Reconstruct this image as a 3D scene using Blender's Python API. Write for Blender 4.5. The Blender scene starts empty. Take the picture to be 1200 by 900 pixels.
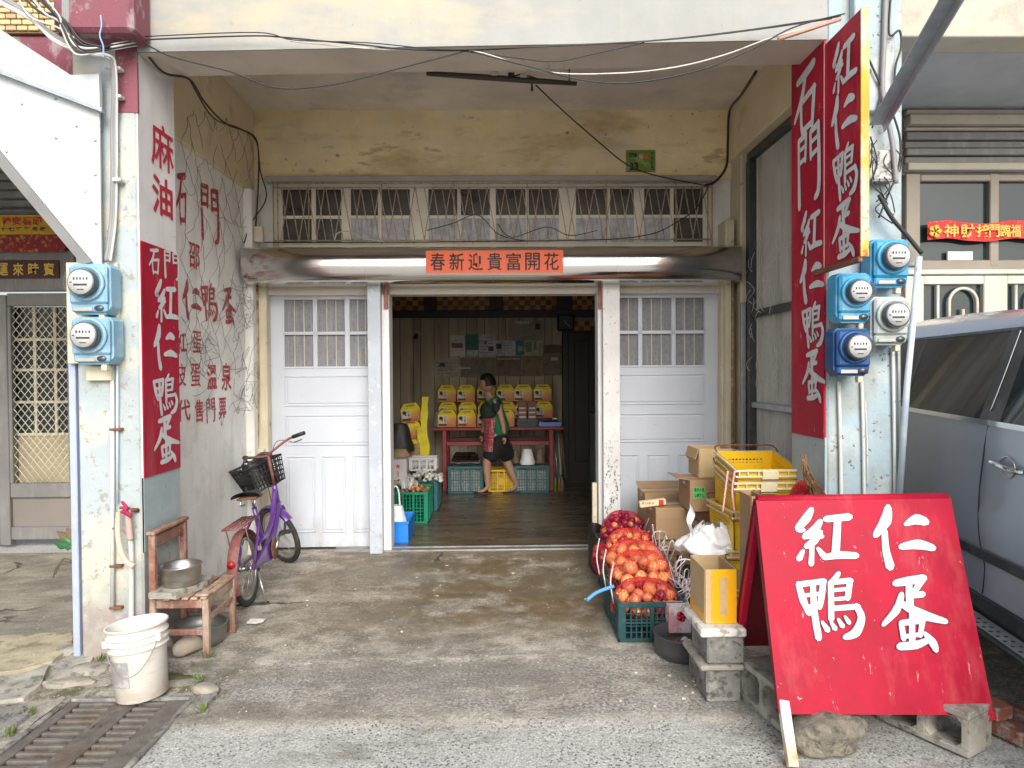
import bpy, math, random
from mathutils import Vector, Matrix, noise
from math import sin, cos, pi, radians
S = bpy.context.scene
COL = S.collection
rnd = random.Random(11)

# ---------------------------------------------------------------- camera
F = 800.0                      # focal length in pixels of a 1200 px wide frame
EYE = Vector((0, 0, 1.6))
ROT = (Matrix.Rotation(-0.018, 3, 'Z') @ Matrix.Rotation(pi/2 - 0.0170, 3, 'X') @ Matrix.Rotation(-0.0068, 3, 'Z'))
cam_d = bpy.data.cameras.new('camera')
cam = bpy.data.objects.new('camera', cam_d)
COL.objects.link(cam)
cam.matrix_world = Matrix.Translation(EYE) @ ROT.to_4x4()
cam_d.sensor_width = 36.0
cam_d.lens = 36.0 * F / 1200.0
cam_d.clip_start = 0.05
cam_d.clip_end = 1500
S.camera = cam

# ---------------------------------------------------------------- daylight: bright, overcast
SUN_EL, SUN_AZ = radians(33), radians(170)      # azimuth clockwise from +Y (sun behind the camera)
w = bpy.data.worlds.new('World'); S.world = w; w.use_nodes = True
nt = w.node_tree; nt.nodes.clear()
sky = nt.nodes.new('ShaderNodeTexSky'); sky.sky_type = 'NISHITA'; sky.sun_disc = False
sky.sun_elevation = SUN_EL; sky.sun_rotation = SUN_AZ
sky.dust_density = 4.0; sky.air_density = 1.2; sky.ozone_density = 1.0
hs = nt.nodes.new('ShaderNodeHueSaturation'); hs.inputs['Saturation'].default_value = 0.5
bg = nt.nodes.new('ShaderNodeBackground'); bg.inputs['Strength'].default_value = 0.15
wo = nt.nodes.new('ShaderNodeOutputWorld')
nt.links.new(sky.outputs[0], hs.inputs['Color']); nt.links.new(hs.outputs[0], bg.inputs[0]); nt.links.new(bg.outputs[0], wo.inputs[0])
sun_d = bpy.data.lights.new('sun', 'SUN'); sun_d.energy = 1.5; sun_d.angle = radians(36); sun_d.color = (1, .985, .96)
sun = bpy.data.objects.new('sun', sun_d); COL.objects.link(sun)
sd = Vector((sin(SUN_AZ)*cos(SUN_EL), cos(SUN_AZ)*cos(SUN_EL), sin(SUN_EL)))
sun.rotation_euler = sd.to_track_quat('Z', 'Y').to_euler()
S.view_settings.view_transform = 'Standard'; S.view_settings.look = 'None'
S.view_settings.exposure = 0.57; S.view_settings.gamma = 1
S.cycles.max_bounces = 7; S.cycles.diffuse_bounces = 5; S.cycles.glossy_bounces = 4; S.cycles.transmission_bounces = 4
S.cycles.use_denoising = True

# ---------------------------------------------------------------- picture -> place: a photo pixel on a plane of known depth
def ray(px, py): return ROT @ Vector(((px-600)/F, -(py-450)/F, -1))
def P(px, py, Y):
    r = ray(px, py); return EYE + r*(Y/r.y)
def PX(px, py, X):
    r = ray(px, py); return EYE + r*(X/r.x)
def G(px, py, z=0.0):
    r = ray(px, py); return EYE + r*((z-1.6)/r.z)
def rect(pxl, pyt, pxr, pyb, Y):
    mx, my = (pxl+pxr)/2, (pyt+pyb)/2
    return P(pxl, my, Y).x, P(mx, pyb, Y).z, P(pxr, my, Y).x, P(mx, pyt, Y).z    # x0 z0 x1 z1

# ---------------------------------------------------------------- materials
MATS = {}
def _mapr(nt, src, lo, hi, a=0.0, b=1.0):
    m = nt.nodes.new('ShaderNodeMapRange'); m.inputs['From Min'].default_value = lo; m.inputs['From Max'].default_value = hi
    m.inputs['To Min'].default_value = a; m.inputs['To Max'].default_value = b
    nt.links.new(src, m.inputs['Value']); return m.outputs[0]
def _math(nt, op, a, b):
    m = nt.nodes.new('ShaderNodeMath'); m.operation = op
    for i, v in enumerate((a, b)):
        if isinstance(v, (int, float)): m.inputs[i].default_value = v
        else: nt.links.new(v, m.inputs[i])
    return m.outputs[0]
def _mix(nt, f, a, b):
    m = nt.nodes.new('ShaderNodeMix'); m.data_type = 'RGBA'
    for s, v in ((m.inputs[0], f), (m.inputs[6], a), (m.inputs[7], b)):
        if isinstance(v, (int, float)): s.default_value = v
        elif isinstance(v, tuple): s.default_value = (*v[:3], 1)
        else: nt.links.new(v, s)
    return m.outputs[2]
def _noise(nt, vec, scale, detail=6, rough=.6, seed=0.0):
    if isinstance(scale, tuple) or seed:
        mp = nt.nodes.new('ShaderNodeMapping'); nt.links.new(vec, mp.inputs[0])
        mp.inputs['Location'].default_value = (seed*3.7, seed*1.9, seed*5.3)
        if isinstance(scale, tuple): mp.inputs['Scale'].default_value = scale; scale = 1.0
        vec = mp.outputs[0]
    n = nt.nodes.new('ShaderNodeTexNoise'); n.inputs['Scale'].default_value = scale
    n.inputs['Detail'].default_value = detail; n.inputs['Roughness'].default_value = rough
    nt.links.new(vec, n.inputs['Vector']); return n.outputs[0]
def mat(name, col, rough=.6, metal=0.0, var=.12, vs=3.0, bump=.1, bs=60.0, over=(), rv=0.0, spec=.5, coat=0.0, alpha=1.0, trans=0.0, wave=None):
    """over: (colour, scale, lo, hi, amount[, (zlo, zhi)]) = stains where a noise passes lo..hi, optionally fading over object z"""
    if name in MATS: return MATS[name]
    m = bpy.data.materials.new(name); m.use_nodes = True; nt = m.node_tree
    b = nt.nodes['Principled BSDF']; tc = nt.nodes.new('ShaderNodeTexCoord'); vec = tc.outputs['Object']
    n = _noise(nt, vec, vs)
    f = _mapr(nt, n, .3, .7)
    c = _mix(nt, f, tuple(x*(1-var) for x in col), tuple(min(1, x*(1+var)) for x in col))
    sep = None
    for i, o in enumerate(over):
        sh = .045 if o[2] >= .55 else 0
        k = _mapr(nt, _noise(nt, vec, o[1], 8, .65, seed=i+1.0), o[2]-sh, o[3]-sh, 0, o[4])
        if len(o) > 5:
            if sep is None:
                sep = nt.nodes.new('ShaderNodeSeparateXYZ'); nt.links.new(vec, sep.inputs[0])
            k = _math(nt, 'MULTIPLY', k, _mapr(nt, sep.outputs[2], o[5][0], o[5][1], 1, 0))
        c = _mix(nt, k, c, o[0])
    if wave:      # (colour, scale vector, lo, hi)
        k = _mapr(nt, _noise(nt, vec, wave[1], 2, .4, 9), wave[2], wave[3]); c = _mix(nt, k, c, wave[0])
    if rv:
        oi = nt.nodes.new('ShaderNodeObjectInfo'); h = nt.nodes.new('ShaderNodeHueSaturation')
        nt.links.new(c, h.inputs['Color']); nt.links.new(_mapr(nt, oi.outputs['Random'], 0, 1, 1-rv, 1+rv), h.inputs['Value'])
        nt.links.new(_mapr(nt, oi.outputs['Random'], 0, 1, .5-rv*.05, .5+rv*.05), h.inputs['Hue']); c = h.outputs[0]
    nt.links.new(c, b.inputs['Base Color'])
    rn = _mapr(nt, n, .3, .7, max(.02, rough*.85), min(1, rough*1.15)); nt.links.new(rn, b.inputs['Roughness'])
    b.inputs['Metallic'].default_value = metal; b.inputs['Specular IOR Level'].default_value = spec
    b.inputs['Coat Weight'].default_value = coat; b.inputs['Coat Roughness'].default_value = .08
    b.inputs['Alpha'].default_value = alpha; b.inputs['Transmission Weight'].default_value = trans
    if bump:
        bp = nt.nodes.new('ShaderNodeBump'); bp.inputs['Strength'].default_value = bump; bp.inputs['Distance'].default_value = .01
        nt.links.new(_noise(nt, vec, bs, 5, .6, 3), bp.inputs['Height']); nt.links.new(bp.outputs[0], b.inputs['Normal'])
    MATS[name] = m; return m

RUST = (.16, .06, .025); GRIME = (.10, .085, .06)
m_beam = mat('cream_paint', (.335, .338, .325), .75, over=[((.62, .50, .26), (.5, .5, 1.6), .56, .72, .55), ((.30, .25, .18), 9, .70, .76, .6), ((.45, .40, .30), (6, 6, .6), .60, .75, .35), ((.12, .10, .08), 26, .72, .75, .8)], bs=40)
m_tan = mat('tan_stained_wall', (.84, .70, .41), .85, var=.2, vs=1.2, over=[((.74, .68, .54), (1.2, 1.2, 2.2), .5, .66, .7), ((.40, .27, .10), (1.0, 1.0, 3.0), .56, .70, .6), ((.16, .12, .08), 14, .70, .74, .8), ((.26, .20, .13), (3, 3, 9), .66, .72, .5)], bs=90, bump=.25)
m_ceil = mat('grey_ceiling_plaster', (.74, .68, .62), .9, vs=1.6, var=.18, over=[((.44, .41, .39), 2.5, .60, .74, .5), ((.55, .50, .42), 1.5, .6, .75, .5)], bs=120, bump=.3)
m_soffit = mat('beam_soffit_paint', (.56, .50, .42), .85, over=[((.30, .25, .2), (9, 2, 2), .68, .72, .6), ((.62, .56, .48), 2, .5, .7, .6)], bs=60)
m_wall = mat('white_wall_dirty', (.80, .80, .78), .8, vs=1.5, over=[((.52, .48, .40), 3.5, .58, .72, .5), ((.55, .53, .44), (7, 7, 1.0), .55, .7, .4), ((.10, .09, .07), 40, .71, .74, .8)], bs=70, bump=.2)
m_tanwall = mat('tan_side_wall', (.70, .60, .40), .85, vs=1.2, over=[((.66, .60, .48), 2, .5, .7, .6), ((.34, .25, .14), 3, .6, .75, .5)], bs=70, bump=.2)
m_col = mat('column_paint_peeling', (.37, .425, .445), .7, vs=2.0, over=[((.58, .55, .44), 2.4, .50, .62, .75), ((.30, .27, .22), 22, .63, .67, .85), ((.30, .15, .06), 7, .70, .76, .7), ((.44, .38, .30), (10, 10, .8), .60, .74, .45), ((.30, .21, .26), 11, .38, .5, .8, (.24, .34)), ((.32, .29, .22), 6, .42, .6, .75, (.05, .75))], bs=50, bump=.35)
m_colR = mat('column_paint_blue', (.35, .455, .505), .7, vs=2.0, over=[((.56, .58, .55), 3, .52, .66, .7), ((.07, .06, .055), 22, .675, .70, .9), ((.20, .11, .06), 8, .68, .73, .7), ((.33, .33, .28), (10, 10, .8), .56, .70, .55), ((.30, .27, .20), 3, .56, .68, .5)], bs=50, bump=.35)
m_colW = mat('column_side_white', (.70, .69, .69), .7, over=[((.5, .48, .46), (9, 9, 1), .6, .74, .35), ((.15, .12, .10), 45, .72, .75, .8)], bs=60)
m_colB = mat('column_side_bluegrey', (.36, .45, .47), .75, over=[((.5, .52, .5), 6, .58, .7, .6), ((.18, .18, .16), 20, .68, .72, .7)], bs=60)
m_purple = mat('purple_red_paint', (.22, .065, .09), .7, over=[((.40, .32, .33), (9, 9, 4), .57, .66, .75), ((.34, .31, .29), 5, .62, .68, .8), ((.5, .42, .40), 40, .70, .74, .8), ((.12, .05, .05), 3, .6, .75, .6)], bs=50, bump=.3)
m_concrete = mat('raw_concrete', (.22, .215, .20), .9, var=.35, vs=9, over=[((.06, .06, .055), 24, .57, .64, .8), ((.50, .49, .46), 6, .56, .7, .6)], bs=90, bump=.8)
m_concrete2 = mat('old_pale_concrete', (.33, .31, .27), .9, var=.3, vs=7, over=[((.10, .095, .08), 15, .57, .66, .75), ((.55, .52, .45), 5, .55, .7, .5), ((.14, .16, .07), 4, .62, .74, .5)], bs=90, bump=.7)
m_stone = mat('weathered_stone', (.30, .27, .22), .9, var=.3, vs=6, over=[((.50, .46, .38), 5, .56, .68, .7), ((.10, .10, .08), 14, .62, .7, .6)], bs=60, bump=.8)
m_door = mat('door_white_paint', (.55, .59, .66), .45, var=.03, over=[((.40, .37, .32), 12, .69, .74, .6), ((.36, .33, .27), (9, 9, 3), .44, .60, .6, (.0, .40)), ((.62, .64, .68), (9, 9, .8), .55, .75, .3)], bs=30, bump=.05)
m_frame = mat('cream_door_frame', (.68, .64, .56), .6, var=.06, over=[((.24, .13, .07), 16, .70, .75, .7), ((.45, .40, .32), (10, 10, 1), .6, .75, .5)], bs=40)
m_jamb = mat('white_jamb', (.74, .76, .78), .5, var=.05, over=[((.36, .32, .26), 8, .5, .62, .8, (.0, .35)), ((.2, .16, .12), 30, .72, .76, .7)], bs=40)
m_postL = mat('bluegrey_shutter_post', (.46, .51, .58), .55, over=[((.70, .70, .70), 9, .62, .68, .5), ((.10, .08, .07), 24, .71, .74, .9), ((.22, .18, .14), 6, .5, .64, .7, (0, .35))], bs=40)
m_postR = mat('speckled_shutter_post', (.66, .66, .66), .6, over=[((.05, .05, .05), (45, 45, 26), .675, .70, .95), ((.06, .06, .06), (44, 44, 26), .615, .64, .9, (.7, 1.1)), ((.35, .20, .10), 9, .72, .78, .6)], bs=60)
m_glassdark = mat('dark_window_glass', (.025, .03, .032), .12, var=.2, bump=0, spec=.6)
m_curtain = mat('grey_pleated_curtain', (.22, .22, .235), .9, var=.2, vs=40, bs=150, over=[((.36, .36, .38), (70, 70, 2), .52, .62, .6)])
m_bars = mat('pale_window_bar', (.50, .48, .43), .5, bs=80, over=[((.3, .25, .2), 30, .66, .72, .6)])
m_rustwire = mat('rusty_grille_rod', (.46, .37, .27), .75, var=.4, vs=30, over=[((.50, .45, .36), 25, .50, .60, .7)], bs=120, bump=.4)
m_rust = mat('rust', (.17, .075, .04), .85, var=.4, vs=18, over=[((.36, .3, .25), 22, .6, .7, .5)], bs=90, bump=.4)
m_ss = mat('stainless_steel', (.66, .64, .61), .12, metal=1, var=.05, bump=.03, bs=7)
m_sswear = mat('worn_aluminium', (.45, .45, .44), .42, metal=.85, var=.12, vs=8, over=[((.20, .18, .16), 9, .55, .7, .5)], bs=40)
m_galv = mat('galvanised_steel', (.40, .44, .48), .45, metal=.6, var=.15, vs=10, bs=70, over=[((.55, .57, .6), 16, .58, .7, .5)])
m_black = mat('black_rubber', (.018, .018, .018), .55, bs=80)
m_wire = mat('black_cable', (.022, .021, .024), .5, bump=0)
m_wirew = mat('white_cable', (.62, .60, .57), .5, bump=0, over=[((.3, .27, .22), 12, .55, .7, .6)])
m_wireg = mat('grey_cable', (.25, .25, .26), .5, bump=0)
m_conduit = mat('painted_conduit', (.62, .64, .62), .55, over=[((.20, .10, .05), 20, .66, .72, .8), ((.36, .32, .27), 7, .55, .7, .6)], bs=60)
m_conduitB = mat('pale_blue_conduit', (.50, .60, .70), .5, over=[((.70, .74, .76), 7, .5, .62, .6), ((.25, .2, .15), 22, .68, .74, .6)], bs=60)
m_red = mat('red_sign_paint', (.37, .008, .032), .5, spec=.2, var=.16, vs=5, over=[((.52, .09, .10), (6, 6, 1.5), .54, .72, .6), ((.58, .28, .28), (26, 26, 5), .70, .72, .8), ((.24, .008, .015), 3, .56, .75, .5), ((.70, .55, .52), 26, .735, .76, .9), ((.20, .01, .015), 15, .73, .77, .7)], bs=40, bump=.08)
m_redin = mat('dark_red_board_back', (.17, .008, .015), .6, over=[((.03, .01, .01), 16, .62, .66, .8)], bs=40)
m_redchar = mat('red_painted_strokes', (.45, .02, .045), .6, var=.15, vs=14, over=[((.62, .45, .43), 40, .66, .71, .7)], bump=0)
m_redfade = mat('faded_red_strokes', (.42, .035, .055), .7, var=.2, vs=14, over=[((.70, .62, .60), 34, .61, .68, .7)], bump=0)
m_whitechar = mat('white_painted_strokes', (.60, .61, .63), .5, var=.07, vs=9, over=[((.45, .30, .32), 40, .655, .70, .6), ((.52, .46, .46), 9, .56, .7, .5)], bump=0)
m_blackink = mat('black_ink', (.015, .012, .012), .6, bump=0)
m_outline = mat('dark_stroke_outline', (.10, .03, .06), .6, bump=0)
m_gold = mat('gold_ink', (.62, .40, .06), .45, bump=0)
m_paper = mat('red_orange_paper', (.76, .15, .075), .7, var=.06, bs=30)
m_white = mat('white_plastic', (.76, .75, .72), .4, over=[((.50, .38, .26), 6, .56, .7, .5)], bs=20, bump=.05)
m_cream = mat('cream_trim', (.62, .56, .42), .6, over=[((.24, .14, .08), 14, .66, .72, .6), ((.42, .36, .26), (8, 8, 1), .56, .7, .5)], bs=50)
m_greytrim = mat('grey_painted_metal', (.20, .195, .19), .5, metal=.2, bs=60, over=[((.32, .31, .3), (12, 12, 2), .56, .7, .5)])

# ---------------------------------------------------------------- mesh builder
class MB:
    def __init__(s): s.v = []; s.f = []; s.smooth = []; s.mi = []; s.cur = 0
    def add(s, vs, fs, smooth=False):
        o = len(s.v); s.v += [Vector(v) for v in vs]
        for f in fs: s.f.append([o+i for i in f]); s.smooth.append(smooth); s.mi.append(s.cur)
        return s
    def box(s, x0, y0, z0, x1, y1, z1, c=0.0, M=None):
        if x0 > x1: x0, x1 = x1, x0
        if y0 > y1: y0, y1 = y1, y0
        if z0 > z1: z0, z1 = z1, z0
        c = min(c, (x1-x0)*.45, (y1-y0)*.45, (z1-z0)*.45)
        if c <= 0:
            vs = [(x, y, z) for x in (x0, x1) for y in (y0, y1) for z in (z0, z1)]
            fs = [(0,1,3,2), (4,6,7,5), (0,4,5,1), (2,3,7,6), (0,2,6,4), (1,5,7,3)]
        else:
            vs, idx = [], {}
            X, Yv, Z = (x0, x1), (y0, y1), (z0, z1)
            for i in (0, 1):
                for j in (0, 1):
                    for k in (0, 1):
                        sx, sy, sz = c*(1-2*i), c*(1-2*j), c*(1-2*k)
                        idx[i, j, k, 0] = len(vs); vs.append((X[i], Yv[j]+sy, Z[k]+sz))
                        idx[i, j, k, 1] = len(vs); vs.append((X[i]+sx, Yv[j], Z[k]+sz))
                        idx[i, j, k, 2] = len(vs); vs.append((X[i]+sx, Yv[j]+sy, Z[k]))
            fs = []
            for i in (0, 1):
                fs.append([idx[i,0,0,0], idx[i,0,1,0], idx[i,1,1,0], idx[i,1,0,0]][::(1 if i == 0 else -1)])
                fs.append([idx[0,i,0,1], idx[1,i,0,1], idx[1,i,1,1], idx[0,i,1,1]][::(1 if i == 0 else -1)])
                fs.append([idx[0,0,i,2], idx[0,1,i,2], idx[1,1,i,2], idx[1,0,i,2]][::(1 if i == 0 else -1)])
                for j in (0, 1):
                    g = 1 if i == j else -1
                    fs.append([idx[i,j,0,0], idx[i,j,0,1], idx[i,j,1,1], idx[i,j,1,0]][::g])
                    fs.append([idx[i,0,j,2], idx[i,0,j,0], idx[i,1,j,0], idx[i,1,j,2]][::g])
                    fs.append([idx[0,i,j,1], idx[0,i,j,2], idx[1,i,j,2], idx[1,i,j,1]][::g])
                    for k in (0, 1):
                        fs.append([idx[i,j,k,0], idx[i,j,k,1], idx[i,j,k,2]][::(1 if (i+j+k) % 2 == 0 else -1)])
        if M is not None: vs = [M @ Vector(v) for v in vs]
        return s.add(vs, fs)
    def tube(s, pts, r, n=8, closed=False, caps=True):
        pts = [Vector(p) for p in pts]; L = len(pts)
        rs = r if isinstance(r, (list, tuple)) else [r]*L
        vs, up = [], None
        for i, p in enumerate(pts):
            a = pts[i-1] if (i or closed) else p; b = pts[(i+1) % L] if (i < L-1 or closed) else p
            t = (b-a)
            t = t.normalized() if t.length > 1e-9 else Vector((0, 0, 1))
            if up is None:
                up = Vector((0, 0, 1)) if abs(t.z) < .9 else Vector((1, 0, 0))
            side = t.cross(up)
            if side.length < 1e-6: side = t.cross(Vector((0, 1, 0)))
            side.normalize(); up = side.cross(t).normalized()
            for k in range(n):
                q = 2*pi*k/n; vs.append(p + side*(rs[i]*cos(q)) + up*(rs[i]*sin(q)))
        fs = []
        for i in range(L if closed else L-1):
            for k in range(n):
                a, b = i*n+k, i*n+(k+1) % n; c, d = ((i+1) % L)*n+(k+1) % n, ((i+1) % L)*n+k
                fs.append((a, b, c, d))
        s.add(vs, fs, True)
        if caps and not closed:
            o = len(s.v)-len(vs)
            for fc in ([o+k for k in range(n)][::-1], [o+(L-1)*n+k for k in range(n)]): s.f.append(fc); s.smooth.append(False); s.mi.append(s.cur)
        return s
    def lathe(s, prof, n=24, M=None, smooth=True, cap=True):
        vs = []
        for (r, z) in prof:
            for k in range(n):
                q = 2*pi*k/n; vs.append(Vector((r*cos(q), r*sin(q), z)))
        fs = [(i*n+k, i*n+(k+1) % n, (i+1)*n+(k+1) % n, (i+1)*n+k) for i in range(len(prof)-1) for k in range(n)]
        if cap: fs.append([k for k in range(n)][::-1]); fs.append([(len(prof)-1)*n+k for k in range(n)])
        if M is not None: vs = [M @ v for v in vs]
        return s.add(vs, fs, smooth)
    def prism(s, poly, ext, M=None):
        """poly: list of 3-D points in one plane, ext: vector of thickness"""
        n = len(poly); e = Vector(ext); a = [Vector(p) for p in poly]; b = [p+e for p in a]
        vs = a+b; fs = [list(range(n))[::-1], [n+i for i in range(n)]] + [(i, (i+1) % n, n+(i+1) % n, n+i) for i in range(n)]
        if M is not None: vs = [M @ v for v in vs]
        return s.add(vs, fs)
    def grid(s, fn, nu, nv, smooth=True, closed_u=False):
        vs = [fn(i/(nu if closed_u else nu-1), j/(nv-1)) for i in range(nu) for j in range(nv)]
        fs = [(i*nv+j, ((i+1) % nu)*nv+j, ((i+1) % nu)*nv+j+1, i*nv+j+1) for i in range(nu if closed_u else nu-1) for j in range(nv-1)]
        return s.add(vs, fs, smooth)
    def build(s, name, m, parent=None, origin=None, world=False):
        """world=True: the vertices are world coordinates and the parent (unrotated) carries an offset"""
        me = bpy.data.meshes.new(name)
        o = Vector(origin) if origin is not None else Vector((0, 0, 0))
        me.from_pydata([tuple(v-o) for v in s.v], [], s.f)
        for p, sm, k in zip(me.polygons, s.smooth, s.mi): p.use_smooth = sm; p.material_index = k
        for mm in (m if isinstance(m, (list, tuple)) else [m]): me.materials.append(mm)
        me.validate(); me.update()
        ob = bpy.data.objects.new(name, me); COL.objects.link(ob); ob.location = o
        if parent is not None:
            ob.parent = parent
            if world: ob.location = o - off(parent)
        return ob
def off(o):
    v = Vector(o.location)
    while o.parent: o = o.parent; v += Vector(o.location)
    return v
def tag(o, label=None, cat=None, group=None, kind=None):
    if label: o['label'] = label
    if cat: o['category'] = cat
    if group: o['group'] = group
    if kind: o['kind'] = kind
    return o
def empty(name, loc, label, cat, group=None, rz=0.0):
    o = bpy.data.objects.new(name, None); COL.objects.link(o); o.location = loc; o.rotation_euler[2] = rz
    o.empty_display_size = .1
    return tag(o, label, cat, group)
def kids(o): return [c for c in COL.objects if c.parent == o]
def copy_tree(o, parent=None):
    c = o.copy(); COL.objects.link(c)
    if parent is not None: c.parent = parent
    for ch in kids(o): copy_tree(ch, c)
    return c
def clone(o, loc, label, rot=None, scale=None, group=None):
    c = copy_tree(o); c.location = loc; c['label'] = label
    if rot is not None: c.rotation_euler = rot
    if scale is not None: c.scale = scale
    if group: c['group'] = group
    return c
def single(mb, name, m, label, cat, origin, group=None):
    return tag(mb.build(name, m, None, origin), label, cat, group)
def wbox(parent, name, m, r, Y0, Y1, c=.004):
    return MB().box(r[0], Y0, r[1], r[2], Y1, r[3], c).build(name, m, parent, world=True)
def crumple(o, amp=.008, f=9.0):
    for v in o.data.vertices: v.co += Vector((noise.noise(v.co*f), noise.noise(v.co*f+Vector((9, 0, 0))), noise.noise(v.co*f+Vector((0, 9, 0)))*.5))*amp*2
    return o
def curve(pts, n=8):
    """Catmull-Rom through points"""
    pts = [Vector(p) for p in pts]; out = []
    for i in range(len(pts)-1):
        p0, p1, p2, p3 = pts[max(i-1, 0)], pts[i], pts[i+1], pts[min(i+2, len(pts)-1)]
        for k in range(n):
            t = k/n
            out.append(.5*((2*p1)+(p2-p0)*t+(2*p0-5*p1+4*p2-p3)*t*t+(3*p1-p0-3*p2+p3)*t**3))
    out.append(pts[-1]); return out

# ---------------------------------------------------------------- lettering
GLYPH = {
 '紅': [[(30,0,9),(22,16,15),(9,35,12),(16,38,9)], [(44,22,9),(36,36,14),(20,50,12)], [(26,50,10),(46,50,9)], [(44,42,9),(34,58,13),(22,68,10)], [(31,58,7),(29,100,9)], [(16,76,6),(10,90,11)], [(40,72,6),(48,84,11)], [(54,18,12),(90,14,14)], [(72,22,12),(68,80,13)], [(50,88,10),(74,84,14),(100,85,12)]],
 '仁': [[(24,0,12),(20,22,20),(3,46,11)], [(18,40,10),(20,70,12),(27,98,15)], [(54,28,7),(72,20,18),(88,24,14)], [(46,66,10),(74,62,17),(100,68,11)]],
 '鴨': [[(3,16,8),(10,40,11),(19,62,7)], [(5,17,9),(42,12,9)], [(41,12,9),(38,34,10),(35,52,8)], [(12,34,6),(38,31,6)], [(17,52,7),(36,48,7)], [(25,16,8),(27,60,10),(33,98,10)], [(64,0,7),(56,12,10)], [(52,14,9),(52,70,9)], [(52,14,8),(82,11,9)], [(81,12,9),(77,38,9)], [(55,26,6),(77,24,6)], [(55,40,6),(78,38,6)], [(54,54,8),(92,51,9)], [(90,50,9),(97,68,11),(88,90,14),(72,97,8)], [(38,74,4),(46,86,9)], [(51,74,4),(57,84,8)], [(62,70,4),(68,80,8)], [(72,66,4),(78,75,7)]],
 '蛋': [[(20,10,9),(40,7,12),(66,3,11)], [(64,4,11),(52,20,9)], [(42,10,10),(43,32,12),(46,46,9)], [(46,27,8),(64,25,9)], [(30,26,9),(22,46,12),(1,66,6)], [(30,38,9),(60,52,14),(100,62,7)], [(29,64,8),(33,84,9)], [(29,64,8),(64,60,9)], [(63,60,9),(59,80,8)], [(34,82,6),(60,79,6)], [(46,52,9),(46,92,10)], [(26,95,10),(52,93,11),(70,87,8)], [(66,78,6),(78,90,12),(83,99,9)]],
 '石': [[(14,12,10),(50,8,14),(78,3,13)], [(46,8,12),(34,36,13),(3,66,8)], [(30,46,10),(30,74,10),(36,94,10)], [(30,46,9),(82,38,11)], [(80,38,12),(76,66,12),(72,90,10)], [(34,88,9),(74,85,9)]],
 '門': [[(9,6,9),(10,50,10),(12,98,13)], [(9,6,8),(40,3,9)], [(40,3,9),(37,38,9)], [(12,20,6),(38,18,6)], [(12,38,7),(38,35,7)], [(58,6,9),(60,40,9)], [(58,5,8),(90,1,10)], [(89,1,11),(92,50,12),(90,88,13),(76,97,8)], [(60,20,6),(88,17,6)], [(60,38,7),(88,34,7)]],
}
def stroke_mesh(mb, st, to3, lift, grow=0.0):
    pts = [Vector((a, b)) for a, b, _ in st]; wd = [c+grow for _, _, c in st]
    P2, W2 = [], []
    L = len(pts)
    for i in range(L-1):
        for k in range(4):
            t = k/4
            p0, p1, p2, p3 = pts[max(i-1, 0)], pts[i], pts[i+1], pts[min(i+2, L-1)]
            P2.append(.5*((2*p1)+(p2-p0)*t+(2*p0-5*p1+4*p2-p3)*t*t+(3*p1-p0-3*p2+p3)*t**3)); W2.append(wd[i]*(1-t)+wd[i+1]*t)
    P2.append(pts[-1]); W2.append(wd[-1])
    d0 = (P2[0]-P2[1]).normalized(); d1 = (P2[-1]-P2[-2]).normalized()
    P2 = [P2[0]+d0*W2[0]*.45] + P2 + [P2[-1]+d1*W2[-1]*.45]; W2 = [W2[0]*.45]+W2+[W2[-1]*.4]
    l, r = [], []
    for i, p in enumerate(P2):
        t = (P2[min(i+1, len(P2)-1)]-P2[max(i-1, 0)]).normalized(); nrm = Vector((-t.y, t.x))
        l.append(p+nrm*W2[i]*.5); r.append(p-nrm*W2[i]*.5)
    vs = [to3(q.x/100, q.y/100, lift) for q in l+r]; n = len(l)
    mb.add(vs, [(i, i+1, n+i+1, n+i) for i in range(n-1)])
def quad_map(p00, p10, p01, nrm):
    a = p10-p00; b = p01-p00
    return lambda u, v, h: p00 + a*u + b*v + nrm*h
def brush_char(ch, p00, p10, p01, nrm, m, parent, world=True, outline=False, name='painted_character'):
    p00, p10, p01, nrm = Vector(p00), Vector(p10), Vector(p01), Vector(nrm).normalized()
    f = quad_map(p00, p10, p01, nrm); mb = MB()
    for i, st in enumerate(GLYPH[ch]): stroke_mesh(mb, st, f, .0022+i*.0002)
    o = mb.build(name, m, parent, world=world)
    if outline:
        mo = MB()
        for i, st in enumerate(GLYPH[ch]): stroke_mesh(mo, st, f, .0006+i*.00008, grow=2.2)
        mo.build('stroke_outline', m_outline, o)
    return o
_fc = {}
def font_mesh(ch, bold=.02):
    key = (ch, bold)
    if key in _fc: return _fc[key]
    cu = bpy.data.curves.new('t', 'FONT'); cu.body = ch; cu.size = 1; cu.offset = bold; cu.resolution_u = 3; cu.fill_mode = 'FRONT'
    ob = bpy.data.objects.new('t', cu); COL.objects.link(ob)
    dg = bpy.context.evaluated_depsgraph_get(); me = bpy.data.meshes.new_from_object(ob.evaluated_get(dg))
    vs = [v.co.copy() for v in me.vertices]; fs = [list(p.vertices) for p in me.polygons]
    bpy.data.objects.remove(ob); bpy.data.curves.remove(cu); bpy.data.meshes.remove(me)
    x0, x1 = min(v.x for v in vs), max(v.x for v in vs); y0, y1 = min(v.y for v in vs), max(v.y for v in vs)
    _fc[key] = ([((v.x-x0)/max(1e-6, x1-x0), (y1-v.y)/max(1e-6, y1-y0)) for v in vs], fs)
    return _fc[key]
def font_char(mb, ch, p00, p10, p01, nrm, bold=.02, lift=.002, slant=0.0):
    vs, fs = font_mesh(ch, bold); f = quad_map(Vector(p00), Vector(p10), Vector(p01), Vector(nrm).normalized())
    mb.add([f(u+slant*(.5-v), v, lift) for u, v in vs], fs)
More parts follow.
